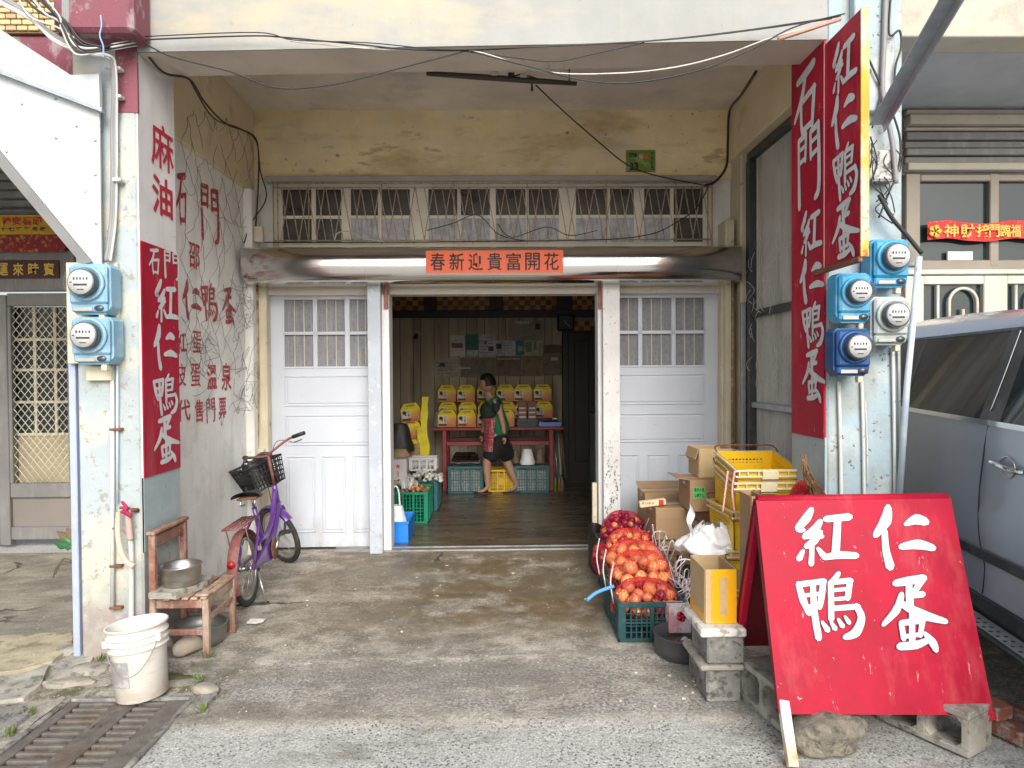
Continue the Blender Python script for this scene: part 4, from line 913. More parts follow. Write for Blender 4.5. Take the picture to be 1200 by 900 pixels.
pipe('cable', [P(118, 18, 3.63), P(119, 30, 3.62), P(117, 42, 3.62), P(121, 54, 3.63), P(121, 68, 3.64)], .004, mat('blue_string', (.25, .40, .65), .6), 'short blue string hanging from the cable bundle under the purple cap', 'string')
# overhead cables along the beam
pipe('cable', [P(160, 47, 3.8), P(230, 44, 3.8), P(300, 42, 3.8), P(335, 44, 3.8), P(420, 52, 3.8), P(480, 58, 3.8), P(548, 59, 3.8), P(640, 54, 3.8), P(760, 48, 3.8), P(870, 36, 3.8), P(985, 19, 3.75)], 0.0043, m_wire, 'black cable running along the whole face of the cream beam', 'cable', CG)
pipe('cable', [P(165, 43, 3.79), P(300, 38, 3.79), P(345, 47, 3.79), P(430, 50, 3.79), P(520, 58, 3.79), P(600, 56, 3.79), P(700, 52, 3.79), P(800, 45, 3.79), P(900, 33, 3.79), P(975, 22, 3.75)], 0.0031, m_wire, 'thinner black cable just above the main one on the cream beam', 'cable', CG)
pipe('cable', [P(340, 48, 3.81), P(420, 56, 3.81), P(500, 60, 3.81), P(556, 60, 3.80), P(640, 84, 3.8), P(720, 86, 3.8), P(790, 79, 3.8), P(850, 64, 3.8), P(905, 44, 3.78), P(980, 24, 3.7)], 0.0039, m_wirew, 'white cable sagging below the right half of the cream beam', 'cable', CG)
pipe('cable', [P(162, 46, 3.8), P(200, 66, 3.8), P(270, 84, 3.8), P(325, 103, 3.8), P(390, 99, 3.8), P(460, 82, 3.8), P(545, 60, 3.8)], 0.0043, m_wire, 'black cable sagging in a long curve from the left column to mid beam', 'cable', CG)
pipe('cable', [P(545, 60, 3.8), P(600, 67, 3.8), P(650, 72, 3.8), P(700, 62, 3.8), P(755, 50, 3.8)], 0.0039, m_wire, 'black cable in a shallow loop under the middle of the beam', 'cable', CG)
pipe('cable', [P(552, 60, 3.79), P(620, 78, 3.79), P(690, 95, 3.79), P(750, 96, 3.79), P(820, 82, 3.79), P(880, 58, 3.78), P(930, 32, 3.76), P(990, 16, 3.7)], 0.0043, m_wire, 'black cable in the deepest loop under the right half of the beam', 'cable', CG)
pipe('cable', [P(628, 100, 5.2), P(660, 130, 5.6), P(700, 165, 6.0), P(735, 193, 6.15), P(770, 206, 6.17), P(830, 218, 6.17)], 0.0055, m_wire, 'black cable hanging from the ceiling past the green number plate', 'cable', CG)
pipe('cable', [P(162, 48, 3.86), P(190, 84, 4.0), P(222, 93, 4.25), P(240, 120, 4.8), P(265, 145, 5.5), P(296, 158, 6.1), P(303, 180, 6.1), P(302, 230, 6.1), P(299, 275, 6.1)], 0.0070, m_wire, 'thick black cable following the left alcove wall from the column to the transom', 'cable', CG)
pipe('cable', [P(222, 93, 4.25), P(250, 138, 5.0), P(280, 150, 5.8), P(300, 165, 6.08), P(305, 200, 6.1), P(312, 232, 6.1), P(294, 262, 6.05), P(286, 285, 6.0)], 0.0055, m_wire, 'second black cable drooping down the left alcove corner', 'cable', CG)
pipe('cable', [P(886, 84, 4.6), P(868, 112, 5.3), P(855, 130, 6.08), P(853, 165, 6.1), P(851, 195, 6.1), P(838, 213, 6.1), P(826, 217, 6.1)], 0.0109, m_wire, 'thick black cable down the right alcove corner', 'cable', CG)
pipe('cable', [P(830, 219, 6.12), P(815, 245, 6.12), P(790, 262, 6.12), P(760, 275, 6.12), P(700, 281, 6.12), P(560, 283, 6.12), P(440, 284, 6.12), P(310, 284, 6.12)], 0.0047, m_wire, 'black cable lying along the top of the shutter housing', 'cable', CG)
for k, (pts, lb) in enumerate((([(500, 270), (530, 262), (560, 252), (585, 275), (620, 283)], 'left'), ([(583, 262), (600, 278), (640, 266), (668, 276), (700, 270)], 'right'))):
    pipe('cable', [P(a, b, 6.13) for a, b in pts], 0.0039, m_wire, 'tangled black wire in the %s middle of the rusty grille' % lb, 'cable', CG)
pipe('cable', [P(392, 281, 6.13), P(396, 273, 6.13), P(410, 271, 6.13), P(425, 279, 6.13), P(450, 283, 6.13)], 0.0047, m_wirew, 'white wire loop on the rusty grille near its left end', 'cable', CG)
# right column: cables and pipes
for k, (pts, r, mm, lb) in enumerate((
    ([(1038, -8), (1036, 50), (1034, 100), (1038, 130), (1046, 170), (1050, 215)], .014, m_wireg, 'thick grey cable down the top of the right column'),
    ([(1044, -8), (1042, 40), (1054, 36), (1056, 55), (1050, 75), (1048, 95)], .006, m_wire, 'black cable looping beside the steel strut'),
    ([(1016, 65), (1030, 95), (1045, 130), (1055, 165), (1052, 200), (1040, 230), (1030, 255)], .006, m_wire, 'black cable bowing out over the right column'),
    ([(1022, 150), (1030, 120), (1036, 108), (1045, 130)], .005, m_wire, 'short black cable arching near the strut foot'),
    ([(1020, 160), (1028, 190), (1022, 215), (1036, 232), (1026, 246), (1046, 262)], .004, m_wire, 'thin wire zigzagging above the right meters'),
    ([(1030, 228), (1045, 255), (1062, 275), (1080, 297)], .012, m_wire, 'thick black cable entering the slanting pale pipe'))):
    pipe('cable', [P(a, b, 3.78) for a, b in pts], r, mm, lb, 'cable', CG)
for k in range(9):
    x, y = 1018+k*3.2, 150+rnd.random()*90
    pipe('wire_end', [P(x, y, 3.80), P(x+rnd.uniform(-12, 12), y+14, 3.76), P(x+rnd.uniform(-14, 14), y+32, 3.80)], .003, m_wire, ['leftmost', 'second', 'third', 'fourth', 'middle', 'sixth', 'seventh', 'eighth', 'rightmost'][k]+' loose thin wire end in the tangle above the right meters', 'wire', 'loose wire ends above the right meters')
jb = rect(1017, 176, 1048, 211, 3.80)
jo = empty('junction_box', (1.98, 3.8, jb[1]), 'weathered grey junction box on the right column above the meters', 'junction box')
MB().box(jb[0], 3.79, jb[1], jb[2], 3.858, jb[3], .006).build('box', mat('mouldy_grey_box', (.45, .46, .44), .7, over=[((.05, .05, .05), 16, .5, .58, .85)]), jo, world=True)
MB().box(jb[0]+.01, 3.785, jb[1]-.012, jb[2]-.01, 3.85, jb[1]-.001, .003).build('flange', m_greytrim, jo, world=True)
pipe('slanting_pipe', [P(1054, 585, 3.80), P(1063, 450, 3.79), P(1077, 301, 3.76)], .017, m_conduitB, 'pale blue conduit pipe slanting up the outer edge of the right column', 'pipe', sm=0, n=12)
for k, (x, y0, y1, r) in enumerate(((983, 447, 600, .010), (1010, 447, 600, .009), (1046, 406, 600, .009), (1053, 406, 590, .007), (1014, 470, 560, .004))):
    nm = ['leftmost', 'second', 'third', 'fourth', 'thinnest'][k]
    pipe('conduit', [P(x, y0, 3.84), P(x+2, (y0+y1)/2, 3.84), P(x+3, y1+10, 3.84)], r, m_conduit, '%s of the thin painted conduits on the right column under the meters' % nm, 'pipe', 'conduits under the right meters')
# pipe in the left alcove corner and the rusty one at right
pipe('rusty_pipe', [P(302, 640, 6.12), P(301.5, 560, 6.12), P(302.5, 455, 6.12), P(301, 330, 6.12)], .013, mat('rusty_pale_pipe', (.42, .32, .2), .8, over=[(RUST, 8, .46, .6, .9)]), 'thin rusty pipe in the left corner of the alcove', 'pipe', sm=0)
pipe('rusty_pipe', [P(858.5, 560, 6.04), P(858.5, 330, 6.04)], .014, mat('rusty_dark_pipe', (.22, .15, .08), .8, over=[((.45, .38, .2), 10, .5, .62, .8)]), 'rusty pipe in the right corner of the alcove', 'pipe', sm=0)
jb = rect(299, 266, 309, 284, 6.08)
single(MB().box(jb[0], 6.05, jb[1], jb[2], 6.1, jb[3], .004), 'switch_box', m_cream, 'small cream switch box in the left corner above the shutter cover', 'box', (jb[0], 6.08, jb[1]))
# ceiling tube fitting without its tube
ft = empty('ceiling_light_fitting', P(600, 92, 4.9), 'old dark fluorescent fitting under the arcade ceiling behind the beam', 'light fitting')
zf = P(600, 92, 4.8).z
a, b = P(500, 86, 4.75), P(676, 98, 4.75)
dirv = (b-a)
MB().tube([a, a+dirv*.35, a+dirv*.7, b], [.016, .02, .02, .014], 6).build('batten', mat('dark_brown_fitting', (.07, .045, .035), .6), ft, world=True)
for t in (.45, .56, .64): MB().box(a.x+dirv.x*t-.02, 4.72, a.z+dirv.z*t+.01, a.x+dirv.x*t+.025, 4.77, a.z+dirv.z*t+.035, .004).build('holder', m_cream if t != .56 else m_black, ft, world=True)
MB().tube(curve([a+dirv*.55, a+dirv*.62+Vector((0, 0, .035)), a+dirv*.72+Vector((0, 0, .02)), a+dirv*.76]), .005, 6).build('flex', m_wire, ft, world=True)
MB().tube([a+dirv*.7, a+dirv*.7+Vector((0, 0, -.07))], [.004, .011], 6).build('plug', m_black, ft, world=True)
for t in (.05, .95): MB().tube([a+dirv*t, Vector((a.x+dirv.x*t, 4.75, 3.985))], .005, 5).build('hanger', m_wire, ft, world=True)

# wire net hung on the left wall
nt_ = MB(); Xn = -2.212
def npt(px, py): return PX(px, py, Xn)
hexr = 20
import itertools
pts = {}
for i in range(7):
    for j in range(15):
        x = 212+i*13+(j % 2)*6.5; y = 118+j*23+(i*6 if j < 6 else 0)
        if 208 < x < 298: 
            q = npt(x+rnd.uniform(-3, 3), y+rnd.uniform(-5, 5)); q.x += rnd.uniform(0, .02); pts[i, j] = q
for (i, j), a in pts.items():
    for d in (((0, 1), (-1, 1)) if j % 2 == 0 else ((0, 1), (1, 1))):
        k = (i+d[0], j+d[1])
        if k in pts and rnd.random() < .88: nt_.tube(curve([a, a*.7+pts[k]*.3+Vector((.004, .012, -.022)), a*.25+pts[k]*.75+Vector((.004, -.01, -.016)), pts[k]], 4), .0019, 4)
for k in range(22):
    x, y = 222+rnd.random()*70, 300+rnd.random()*190
    nt_.tube(curve([npt(x, y), npt(x+rnd.uniform(-14, 14), y+rnd.uniform(5, 20)), npt(x+rnd.uniform(-14, 14), y+rnd.uniform(-5, 30)), npt(x+rnd.uniform(-8, 8), y+rnd.uniform(10, 30))], 5), .0021, 4)
single(nt_, 'string_net', mat('dark_net_string', (.17, .155, .135), .7, bump=0), 'sagging dark string net hung over the painted left wall', 'net', Vector((Xn, 5.3, 1.2)))
wn = MB()
for k in range(26):
    x, y = 276+rnd.random()*24, 330+rnd.random()*150; q = [PX(min(x+rnd.uniform(-10, 10), 302), y+rnd.uniform(-12, 14)+6*t, -2.14) for t in range(4)]
    wn.tube(curve(q, 5), .0021, 4)
single(wn, 'wire_tangle', m_wireg, 'tangle of thin grey wire hanging by the left corner pipe', 'wire', Vector((-2.14, 6.0, 1.5)))
socket = single(MB().box(-2.154, 6.09, P(291, 538, 6.1).z, -2.10, 6.17, P(291, 526, 6.1).z, .006), 'pipe_cap', m_cream, 'small round pipe stub low on the left corner wall', 'pipe fitting', (-2.15, 6.12, .85))

# ================================================================ DRAIN GRATE, STONES, BUCKET
dg = empty('drain_grate', (-1.9, 3.06, 0), 'rusty iron drain grate set in the ground by the left column', 'drain grate')
m_iron = mat('rusty_cast_iron', (.17, .155, .135), .7, metal=.3, var=.3, vs=14, bs=120, bump=.6, over=[((.17, .09, .055), 4, .54, .70, .6), ((.24, .23, .2), 40, .62, .7, .5)])
gx0, gx1, gy0, gy1 = -2.12, -1.545, 2.74, 3.37
for a in ((gx0, gy0, gx0+.05, gy1), (gx1-.10, gy0, gx1, gy1)): MB().box(a[0], a[1], -.035, a[2], a[3], -.004, .004).build('side_rail', m_iron, dg, world=True)
MB().box(-1.895, gy0, -.035, -1.785, gy1, -.0045, .004).build('centre_rail', m_iron, dg, world=True)
for k in range(12):
    y = gy0+.004+k*(gy1-gy0-.03)/11
    for (a, b) in ((gx0+.051, -1.896), (-1.784, gx1-.101)): MB().box(a, y, -.034, b, y+.026, -.006, .005).build('grate_bar', m_iron, dg, world=True)
lm = MB(); 
for k, ch in enumerate('雨水'): font_char(lm, ch, (-1.88, 3.20-k*.13, -.0045), (-1.80, 3.20-k*.13, -.0045), (-1.88, 3.10-k*.13, -.0045), (0, 0, 1), .02, .0015)
lm.build('raised_lettering', m_iron, dg, world=True)
for a in ((gx0-.03, gy0, gx0-.002, gy1+.03), (gx1+.002, gy0, gx1+.03, gy1+.03), (gx0-.002, gy1+.002, gx1+.002, gy1+.03)): 
    MB().box(a[0], a[1], -.03, a[2], a[3], .006, .004).build('surround', m_concrete, dg, world=True)

def rock(name, c, r, m, label, cat='stone', seed=0, rz=0, n=3, amp=.25, group=None):
    bm = bmesh.new(); bmesh.ops.create_icosphere(bm, subdivisions=n, radius=1)
    for v in bm.verts:
        p = v.co.copy(); k = 1+amp*noise.noise(p*1.1+Vector((seed, seed*2, 0)))+amp*.35*noise.noise(p*3.1+Vector((0, seed, 7)))
        v.co = Vector((p.x*k*r[0], p.y*k*r[1], max(-.75, p.z*k)*r[2]))
    me = bpy.data.meshes.new(name); bm.to_mesh(me); bm.free(); me.materials.append(m)
    for p in me.polygons: p.use_smooth = n > 2
    o = bpy.data.objects.new(name, me); COL.objects.link(o); o.location = c; o.rotation_euler[2] = rz
    return tag(o, label, cat, group)
import bmesh
g = G(222, 768); rock('cobble', (g.x+.0, g.y+.06, .055), (.055, .16, .055), mat('pale_pebble', (.42, .36, .28), .8, bs=40, bump=.4), 'long smooth pale stone lying under the wooden chair', seed=3, rz=-.35)
g = G(240, 812); rock('broken_stone', (g.x, g.y, .02), (.07, .05, .03), m_stone, 'broken pinkish stone at the right corner of the drain', seed=5)
g = G(88, 765); rock('rubble', (g.x, g.y+.03, .0), (.13, .08, .035), m_concrete2, 'flat rubble lump left of the column foot', seed=8)
g = G(104, 785); rock('rubble', (g.x, g.y, .0), (.11, .08, .03), m_concrete2, 'flat rubble lump in front of the left column foot', seed=9)
g = G(80, 800); rock('rubble', (g.x, g.y, .0), (.14, .06, .022), m_stone, 'low dark rubble behind the drain grate', seed=12)
m_buff = mat('buff_slab', (.40, .35, .24), .9, bs=60, bump=.8, var=.3, vs=6, over=[((.15, .14, .10), 9, .56, .66, .7)])
for poly, mm, lb in (([(-60, 752), (30, 745), (84, 742), (88, 760), (62, 778), (20, 790), (-60, 796)], m_buff, 'large buff paving slab by the blue post'),
                     ([(-60, 800), (22, 793), (58, 782), (50, 806), (28, 822), (-60, 832)], m_concrete2, 'grey paving slab left of the drain grate'),
                     ([(64, 781), (90, 765), (110, 772), (104, 790), (72, 806), (54, 806)], m_concrete2, 'small pale slab between the column foot and the drain'),
                     ([(-60, 838), (24, 827), (40, 838), (10, 858), (-60, 880)], m_concrete, 'dark grey slab beside the left edge of the drain'),
                     ([(228, 792), (252, 798), (256, 818), (240, 834), (232, 812)], m_concrete, 'small cracked slab at the right corner of the drain')):
    pts_ = [G(a, b) for a, b in poly]; cc_ = sum(pts_, Vector())/len(pts_)
    jag = []
    for i_, p_ in enumerate(pts_):
        q_ = pts_[(i_+1) % len(pts_)]
        for t_2 in (0, .33, .66): v_ = p_.lerp(q_, t_2); jag.append(Vector((v_.x+.012*noise.noise(v_*9), v_.y+.012*noise.noise(v_*9+Vector((5, 0, 0))), .001)))
    top_ = [cc_+(v_-cc_)*.965 for v_ in jag]
    b_2 = MB(); n_2 = len(jag); b_2.add([Vector((v_.x, v_.y, -.01)) for v_ in jag]+[Vector((v_.x, v_.y, .016+.004*noise.noise(v_*6))) for v_ in top_], [(i_, (i_+1) % n_2, n_2+(i_+1) % n_2, n_2+i_) for i_ in range(n_2)]+[list(range(n_2, 2*n_2))])
    single(b_2, 'paving_slab', mm, lb, 'slab', (cc_.x, cc_.y, 0), 'broken slabs by the left column')
g = G(196, 793); rock('silt', (g.x, g.y, -.012), (.20, .05, .024), mat('mossy_silt', (.085, .085, .035), .9, var=.4, vs=20, bs=90, bump=.8), 'mossy silt between the bucket and the drain', cat='dirt', seed=22, amp=.3)

bk = empty('bucket', (G(163, 812).x-.01, 3.42, 0), 'dirty white plastic bucket with wire handle and grey label beside the drain', 'bucket')
bk.location.z = -.0
h = .385; T = Matrix.Identity(4)
prof = [(.118, .0), (.128, .006), (.138, .26), (.139, .262), (.152, .266), (.152, .276), (.140, .280), (.141, .296), (.153, .300), (.153, .309), (.142, .313), (.143, .329), (.155, .333), (.155, .342), (.145, .346), (.147, .375), (.157, .378), (.157, .388), (.150, .390), (.145, .372), (.136, .26), (.124, .012), (.001, .012)]
MB().lathe(prof, 40, cap=False).build('pail', mat('dirty_white_bucket', (.72, .69, .64), .45, var=.04, over=[((.55, .36, .22), 4, .5, .66, .75, (.02, .12)), ((.62, .48, .40), (5, 5, 22), .58, .7, .5), ((.25, .2, .15), 40, .71, .75, .7)], bs=30, bump=.06), bk)
mb = MB(); mb.grid(lambda u, v: Vector((cos(-2.45+u*.95)*(.1305+.034*(.10+v*.14)+.0015), sin(-2.45+u*.95)*(.1305+.034*(.10+v*.14)+.0015), .09+v*.135)), 12, 3); mb.build('faded_label', mat('grey_label', (.30, .29, .29), .7, over=[((.5, .5, .5), 14, .55, .62, .6)]), bk)
ha = []
for k in range(15):
    q = pi*k/14; ha.append((.158*cos(q-.25), .158*sin(q-.25)*-.0-.03-.135*sin(q), .30-.155*sin(q)*.8))
ha = [( .150*cos(-.35-t*2.15), .165*sin(-.35-t*2.15), .315-.16*sin(pi*t)) for t in [k/16 for k in range(17)]]
MB().tube(curve(ha, 3), .0022, 6).build('wire_handle', m_wireg, bk)
for t in (0, 16): MB().box(ha[t][0]-.014, ha[t][1]-.012, ha[t][2]-.018, ha[t][0]+.014, ha[t][1]+.012, ha[t][2]+.018, .005).build('handle_lug', m_white, bk)
bk.rotation_euler = (radians(-2), radians(-5.0), 0)
bk.location = Vector((P(166, 812, 3.40).x, 3.41, .004)); bk.scale = (.91, .91, .93)

# ================================================================ WOODEN CHAIR with pots
m_wood = mat('flaking_red_wood', (.26, .13, .095), .8, var=.3, vs=9, over=[((.44, .36, .28), (12, 3, 3), .48, .6, .8), ((.20, .05, .05), 6, .55, .7, .7), ((.5, .46, .4), 30, .66, .72, .7)], bs=60, bump=.5)
m_slat = mat('bleached_slat_wood', (.42, .30, .20), .85, var=.3, vs=(4, 30, 20), over=[((.24, .10, .07), 5, .5, .62, .7)], bs=80, bump=.4, rv=.12)
ch = empty('wooden_chair', (-1.82, 4.06, 0), 'old low wooden chair with flaking red paint and slatted seat beside the left column', 'chair')
cxL, cxR, cyF, cyB, sh_ = -1.975, -1.645, 3.84, 4.25, .36
def cb(name, a, m=m_wood, c=.005): return MB().box(*a, c).build(name, m, ch, world=True)
t_ = .036
cb('leg', (cxR-t_, cyF, 0, cxR, cyF+t_, sh_-.02)); cb('leg', (cxR-t_, cyB-t_, 0, cxR, cyB, sh_-.02))
cb('leg', (cxL, cyF, 0, cxL+t_, cyF+t_, .70)); cb('leg', (cxL, cyB-t_, 0, cxL+t_, cyB, .70))
cb('back_rail', (cxL+.004, cyF+t_+.001, .62, cxL+.026, cyB-t_-.001, .69)); cb('back_rail', (cxL+.004, cyF+t_+.001, .42, cxL+.024, cyB-t_-.001, .45))
cb('arm_crest', (cxL-.006, cyF-.01, .701, cxL+t_+.006, cyB+.01, .722))
cb('apron', (cxL+t_+.001, cyF+.004, sh_-.075, cxR-t_-.001, cyF+.026, sh_-.022)); cb('apron', (cxL+t_+.001, cyB-.026, sh_-.075, cxR-t_-.001, cyB-.004, sh_-.022))
cb('apron', (cxR-.028, cyF+t_+.001, sh_-.07, cxR-.006, cyB-t_-.001, sh_-.022))
cb('stretcher', (cxL+t_+.001, cyF+.006, .13, cxR-t_-.001, cyF+.026, .165)); cb('stretcher', (cxR-.028, cyF+t_+.001, .20, cxR-.008, cyB-t_-.001, .235)); cb('stretcher', (cxL+t_+.001, cyB-.026, .13, cxR-t_-.001, cyB-.006, .165))
for k in range(6):
    x = cxL+t_+.004+k*.050
    if k in (0,): continue
    mb = MB(); dy = rnd.uniform(-.02, .01); M_ = Matrix.Translation((x, cyF-.012+dy, sh_-.0195)) @ Matrix.Rotation(rnd.uniform(-.04, .04), 4, 'Z')
    mb.box(0, 0, 0, .036, .44+rnd.uniform(-.03, .03), .014, .003, M_); mb.build('seat_slat', m_slat, ch, world=True)
cb('corner_cap', (cxR-.07, cyF-.015, sh_-.004, cxR+.008, cyF+.05, sh_+.012))
sl = MB(); sl.prism([(-1.955, 3.80, .357), (-1.80, 3.79, .357), (-1.715, 4.00, .357), (-1.735, 4.13, .357), (-1.94, 4.11, .357)], (0, 0, .035))
single(sl, 'stone_slab', m_concrete2, 'pale flat stone slab lying on the chair seat under the pot', 'slab', (-1.85, 3.95, .357))
m_pot = mat('tarnished_aluminium', (.42, .41, .38), .32, metal=.9, var=.15, vs=7, over=[((.25, .20, .14), (3, 3, 12), .5, .66, .7)], bs=30, bump=.08)
def pot(name, loc, R_, H_, m, label, cat='pot', handles=False):
    o = empty(name, loc, label, cat)
    MB().lathe([(R_*.80, 0), (R_*.93, .012), (R_, .05), (R_, H_-.012), (R_+.008, H_-.004), (R_+.008, H_), (R_-.003, H_-.002), (R_-.004, .05), (R_*.9, .012), (.001, .010)], 36, cap=False).build('bowl', m, o)
    MB().lathe([(R_*.80, 0.0), (.001, 0.0)], 36, cap=False).build('base', m, o)
    return o
pp = P(208, 668, 3.98)
pt = pot('cooking_pot', (-1.845, 3.95, .394), .108, .115, m_pot, 'dented aluminium pot standing on the slab on the old chair', 'pot')
MB().lathe([(.098, .02), (.001, .021)], 24, cap=False).build('grey_water', mat('grey_water', (.10, .10, .09), .08, bump=0), pt)
pot('metal_basin', (-1.80, 4.08, .0), .15, .12, mat('dull_grey_basin', (.30, .30, .29), .4, metal=.8), 'dull metal basin on the ground under the old chair', 'basin')

# ================================================================ ONION CRATES AND BAGS
m_ctl = mat('dark_teal_plastic', (.012, .06, .065), .45, bs=20, bump=.04, over=[((.10, .15, .15), 9, .58, .7, .4)])
def crate(name, loc, W, D, H, m, label, rz=0.0, cols=(2, 3), lattice=5, slots=True, group=None, rim=.018, inner=None, tilt=None, cat='crate'):
    """open plastic crate: real corner posts, rim, ribs and lattice; origin = centre of the base"""
    o = empty(name, loc, label, cat, group, rz)
    def wall(axis, s_):
        mb = MB(); L = (W if axis == 0 else D); off_ = (D if axis == 0 else W)/2*s_
        def b(u0, z0, u1, z1, t0, t1, c=.002):
            a, c2 = off_+s_*t0, off_+s_*t1
            if axis == 0: mb.box(u0, min(a, c2), z0, u1, max(a, c2), z1, c)
            else: mb.box(min(a, c2), u0, z0, max(a, c2), u1, z1, c)
        b(-L/2, H-rim*1.6, L/2, H, -.012, .004); b(-L/2, 0, L/2, rim*1.2, -.010, .0)
        cw = min(.045, L*.12)
        for q in (-L/2, L/2-cw): b(q, rim*1.2+.0005, q+cw, H-rim*1.6-.0005, -.010, .001)
        nc = cols[axis]; inner_l = L-2*cw; seg = inner_l/nc
        for k in range(1, nc): b(-L/2+cw+k*seg-.012, rim*1.2+.0005, -L/2+cw+k*seg+.012, H-rim*1.6-.0005, -.010, .003)
        mz = (H-rim*1.6+rim*1.2)/2
        b(-L/2+cw+.0005, mz-.006, L/2-cw-.0005, mz+.006, -.008, .001)
        # fine lattice
        n = max(2, int(seg/.028)); 
        for k in range(nc):
            for j in range(1, n): 
                u = -L/2+cw+k*seg+.0+j*seg/n; b(u-.0045, rim*1.2+.0005, u+.0045, H-rim*1.6-.0005, -.0075, -.0015, 0)
        nz = max(1, int((H-.05)/.035))
        for j in range(1, nz): b(-L/2+cw, rim*1.2+j*(H-.05)/nz-.003, L/2-cw, rim*1.2+j*(H-.05)/nz+.003, -.007, -.002, 0)
        return mb
    for ax in (0, 1):
        for s_ in (-1, 1): 
            wmb = wall(ax, s_); wmb.build('side_wall', m, o)
    bm_ = MB(); bm_.box(-W/2+.011, -D/2+.011, .002, W/2-.011, D/2-.011, .010); bm_.build('crate_base', m, o)
    return o
Wc, Dc, Hc = .40, .56, .235
g0 = P(725, 757, 3.99)
cr1 = crate('plastic_crate', (.69+Wc/2, 3.99+Dc/2, .002), Wc, Dc, Hc, m_ctl, 'dark green plastic crate nearest the street under the onion bags', group='dark crates under the onions')
clone(cr1, (.69+Wc/2+.045, 3.99+Dc*1.5+.035, .002), 'dark green plastic crate in the middle under the onion bags')
clone(cr1, (.69+Wc/2+.10, 3.99+Dc*2.5+.07, .002), 'dark green plastic crate nearest the door under the onion bags')
bb_ = MB()
def bagpt(u, v):
    q = 2*pi*u; z = v*.30; r = 1+.06*noise.noise(Vector((cos(q)*2, sin(q)*2, v*3)))
    return Vector((.80+.075*cos(q)*r, 5.55+.30*sin(q)*r, z))
bb_.grid(bagpt, 24, 6, closed_u=True); single(bb_, 'black_bag', m_black, 'black plastic bag bulging beside the rear onion crate', 'bag', (.735, 5.55, 0)) 
m_onion = mat('onion_skin', (.80, .29, .12), .32, var=.25, vs=(26, 26, 5), over=[((.86, .44, .19), (30, 30, 3), .5, .68, .6), ((.45, .14, .03), (40, 40, 4), .64, .74, .5)], rv=.22, bump=.06, coat=.2)
m_onionr = mat('red_onion_skin', (.26, .012, .045), .3, var=.3, vs=(26, 26, 5), rv=.2, bump=.05, coat=.3)
m_netr = mat('red_net', (.72, .045, .04), .5, bump=0)
m_netd = mat('crimson_net', (.50, .01, .05), .5, bump=0)
on = MB(); on.lathe([(.001, -.90), (.25, -.86), (.62, -.62), (.93, -.22), (1.0, .08), (.90, .42), (.62, .70), (.30, .86), (.12, .98), (.07, 1.12), (.09, 1.25), (.001, 1.26)], 14, cap=False)
on_me = None
def onion_bag(c, a, b, h, ro, label, net, dark=0.0, n=60, seed=1):
    """half-ellipsoid heap (half width a, half depth b, height h) of onions inside a knitted net"""
    global on_me
    R = random.Random(seed)
    o = empty('onion_net_bag', c, label, 'onion bag', 'net bags of onions on the crates')
    pl = []; tries = 0
    while len(pl) < n and tries < 9000:
        tries += 1
        th = R.uniform(0, 2*pi); ph = math.asin(R.uniform(0.0, 1.0)); r = ro*R.uniform(.70, 1.20)
        k = R.choice((1, 1, 1, .62))
        p = Vector(((a-r)*k*cos(th)*cos(ph)**.7, (b-r)*k*sin(th)*cos(ph)**.7, r+(h-2*r)*k*sin(ph)))
        if all((p-q).length > (r+s)*.84 for q, s in pl): pl.append((p, r))
    for p, r in pl:
        if on_me is None:
            ob = on.build('onion', m_onion, o); on_me = ob.data
        else:
            ob = bpy.data.objects.new('onion', on_me); COL.objects.link(ob); ob.parent = o
        ob.location = p; ob.scale = (r, r, r*.9); ob.rotation_euler = (R.uniform(-1.3, 1.3), R.uniform(-1.3, 1.3), R.uniform(0, 6))
        if R.random() < dark:
            ob.material_slots[0].link = 'OBJECT'; ob.material_slots[0].material = m_onionr
    def surf(u, v):
        th = 2*pi*u; ph = v*pi/2*.99; q = 1+.05*noise.noise(Vector((cos(th)*3, sin(th)*3, v*4+seed)))
        return Vector((a*1.03*q*cos(th)*cos(ph)**.7, b*1.03*q*sin(th)*cos(ph)**.7, (h*1.03*q)*sin(ph)))
    nb = MB(); NU, NV = 38, 12
    for s_ in (1, -1):
        for i in range(NU):
            pts = [surf((i+s_*j*.55)/NU, j/NV) for j in range(NV+1)]
            nb.tube(pts, .0012, 3, caps=False)
    tag(nb.build('net', net, o), kind='stuff')
    # hem of bunched white strings at the right side of the bag
    return o
crt = .12
onion_bag((.885, 4.17, .13), .205, .165, .185, .046, 'onion net bag nearest the street, round pale onions, a red one at its right', m_netr, .06, 52, 3)
onion_bag((.91, 4.42, .22), .20, .20, .20, .048, 'big onion net bag second from the street, the largest onions', m_netr, 0.0, 52, 5)
onion_bag((.95, 4.80, .215), .21, .20, .18, .042, 'onion net bag in the middle of the row', m_netr, .04, 60, 8)
onion_bag((.99, 5.16, .215), .195, .18, .18, .036, 'onion net bag second from the door, small onions', m_netr, .04, 66, 11)
onion_bag((1.0, 5.52, .215), .19, .21, .24, .036, 'dark crimson net bag of onions nearest the door', m_netd, .65, 66, 14)
onion_bag((.765, 5.10, .12), .07, .30, .17, .03, 'slim crimson onion net bag hanging over the left edge of the crates', m_netd, .5, 26, 21)
st = MB(); R = random.Random(5)
for k in range(55):
    y = 4.02+R.random()*1.5; x = 1.10+R.random()*.07; z = .12+R.random()*.22
    st.tube(curve([(x, y, z), (x+R.uniform(-.05, .08), y+R.uniform(-.1, .1), z+R.uniform(-.02, .12)), (x+R.uniform(-.05, .09), y+R.uniform(-.18, .18), z+R.uniform(-.1, .12)), (x+R.uniform(-.02, .1), y+R.uniform(-.2, .2), max(.02, z+R.uniform(-.25, .0)))], 4), R.choice((.0025, .0035, .005)), 5)
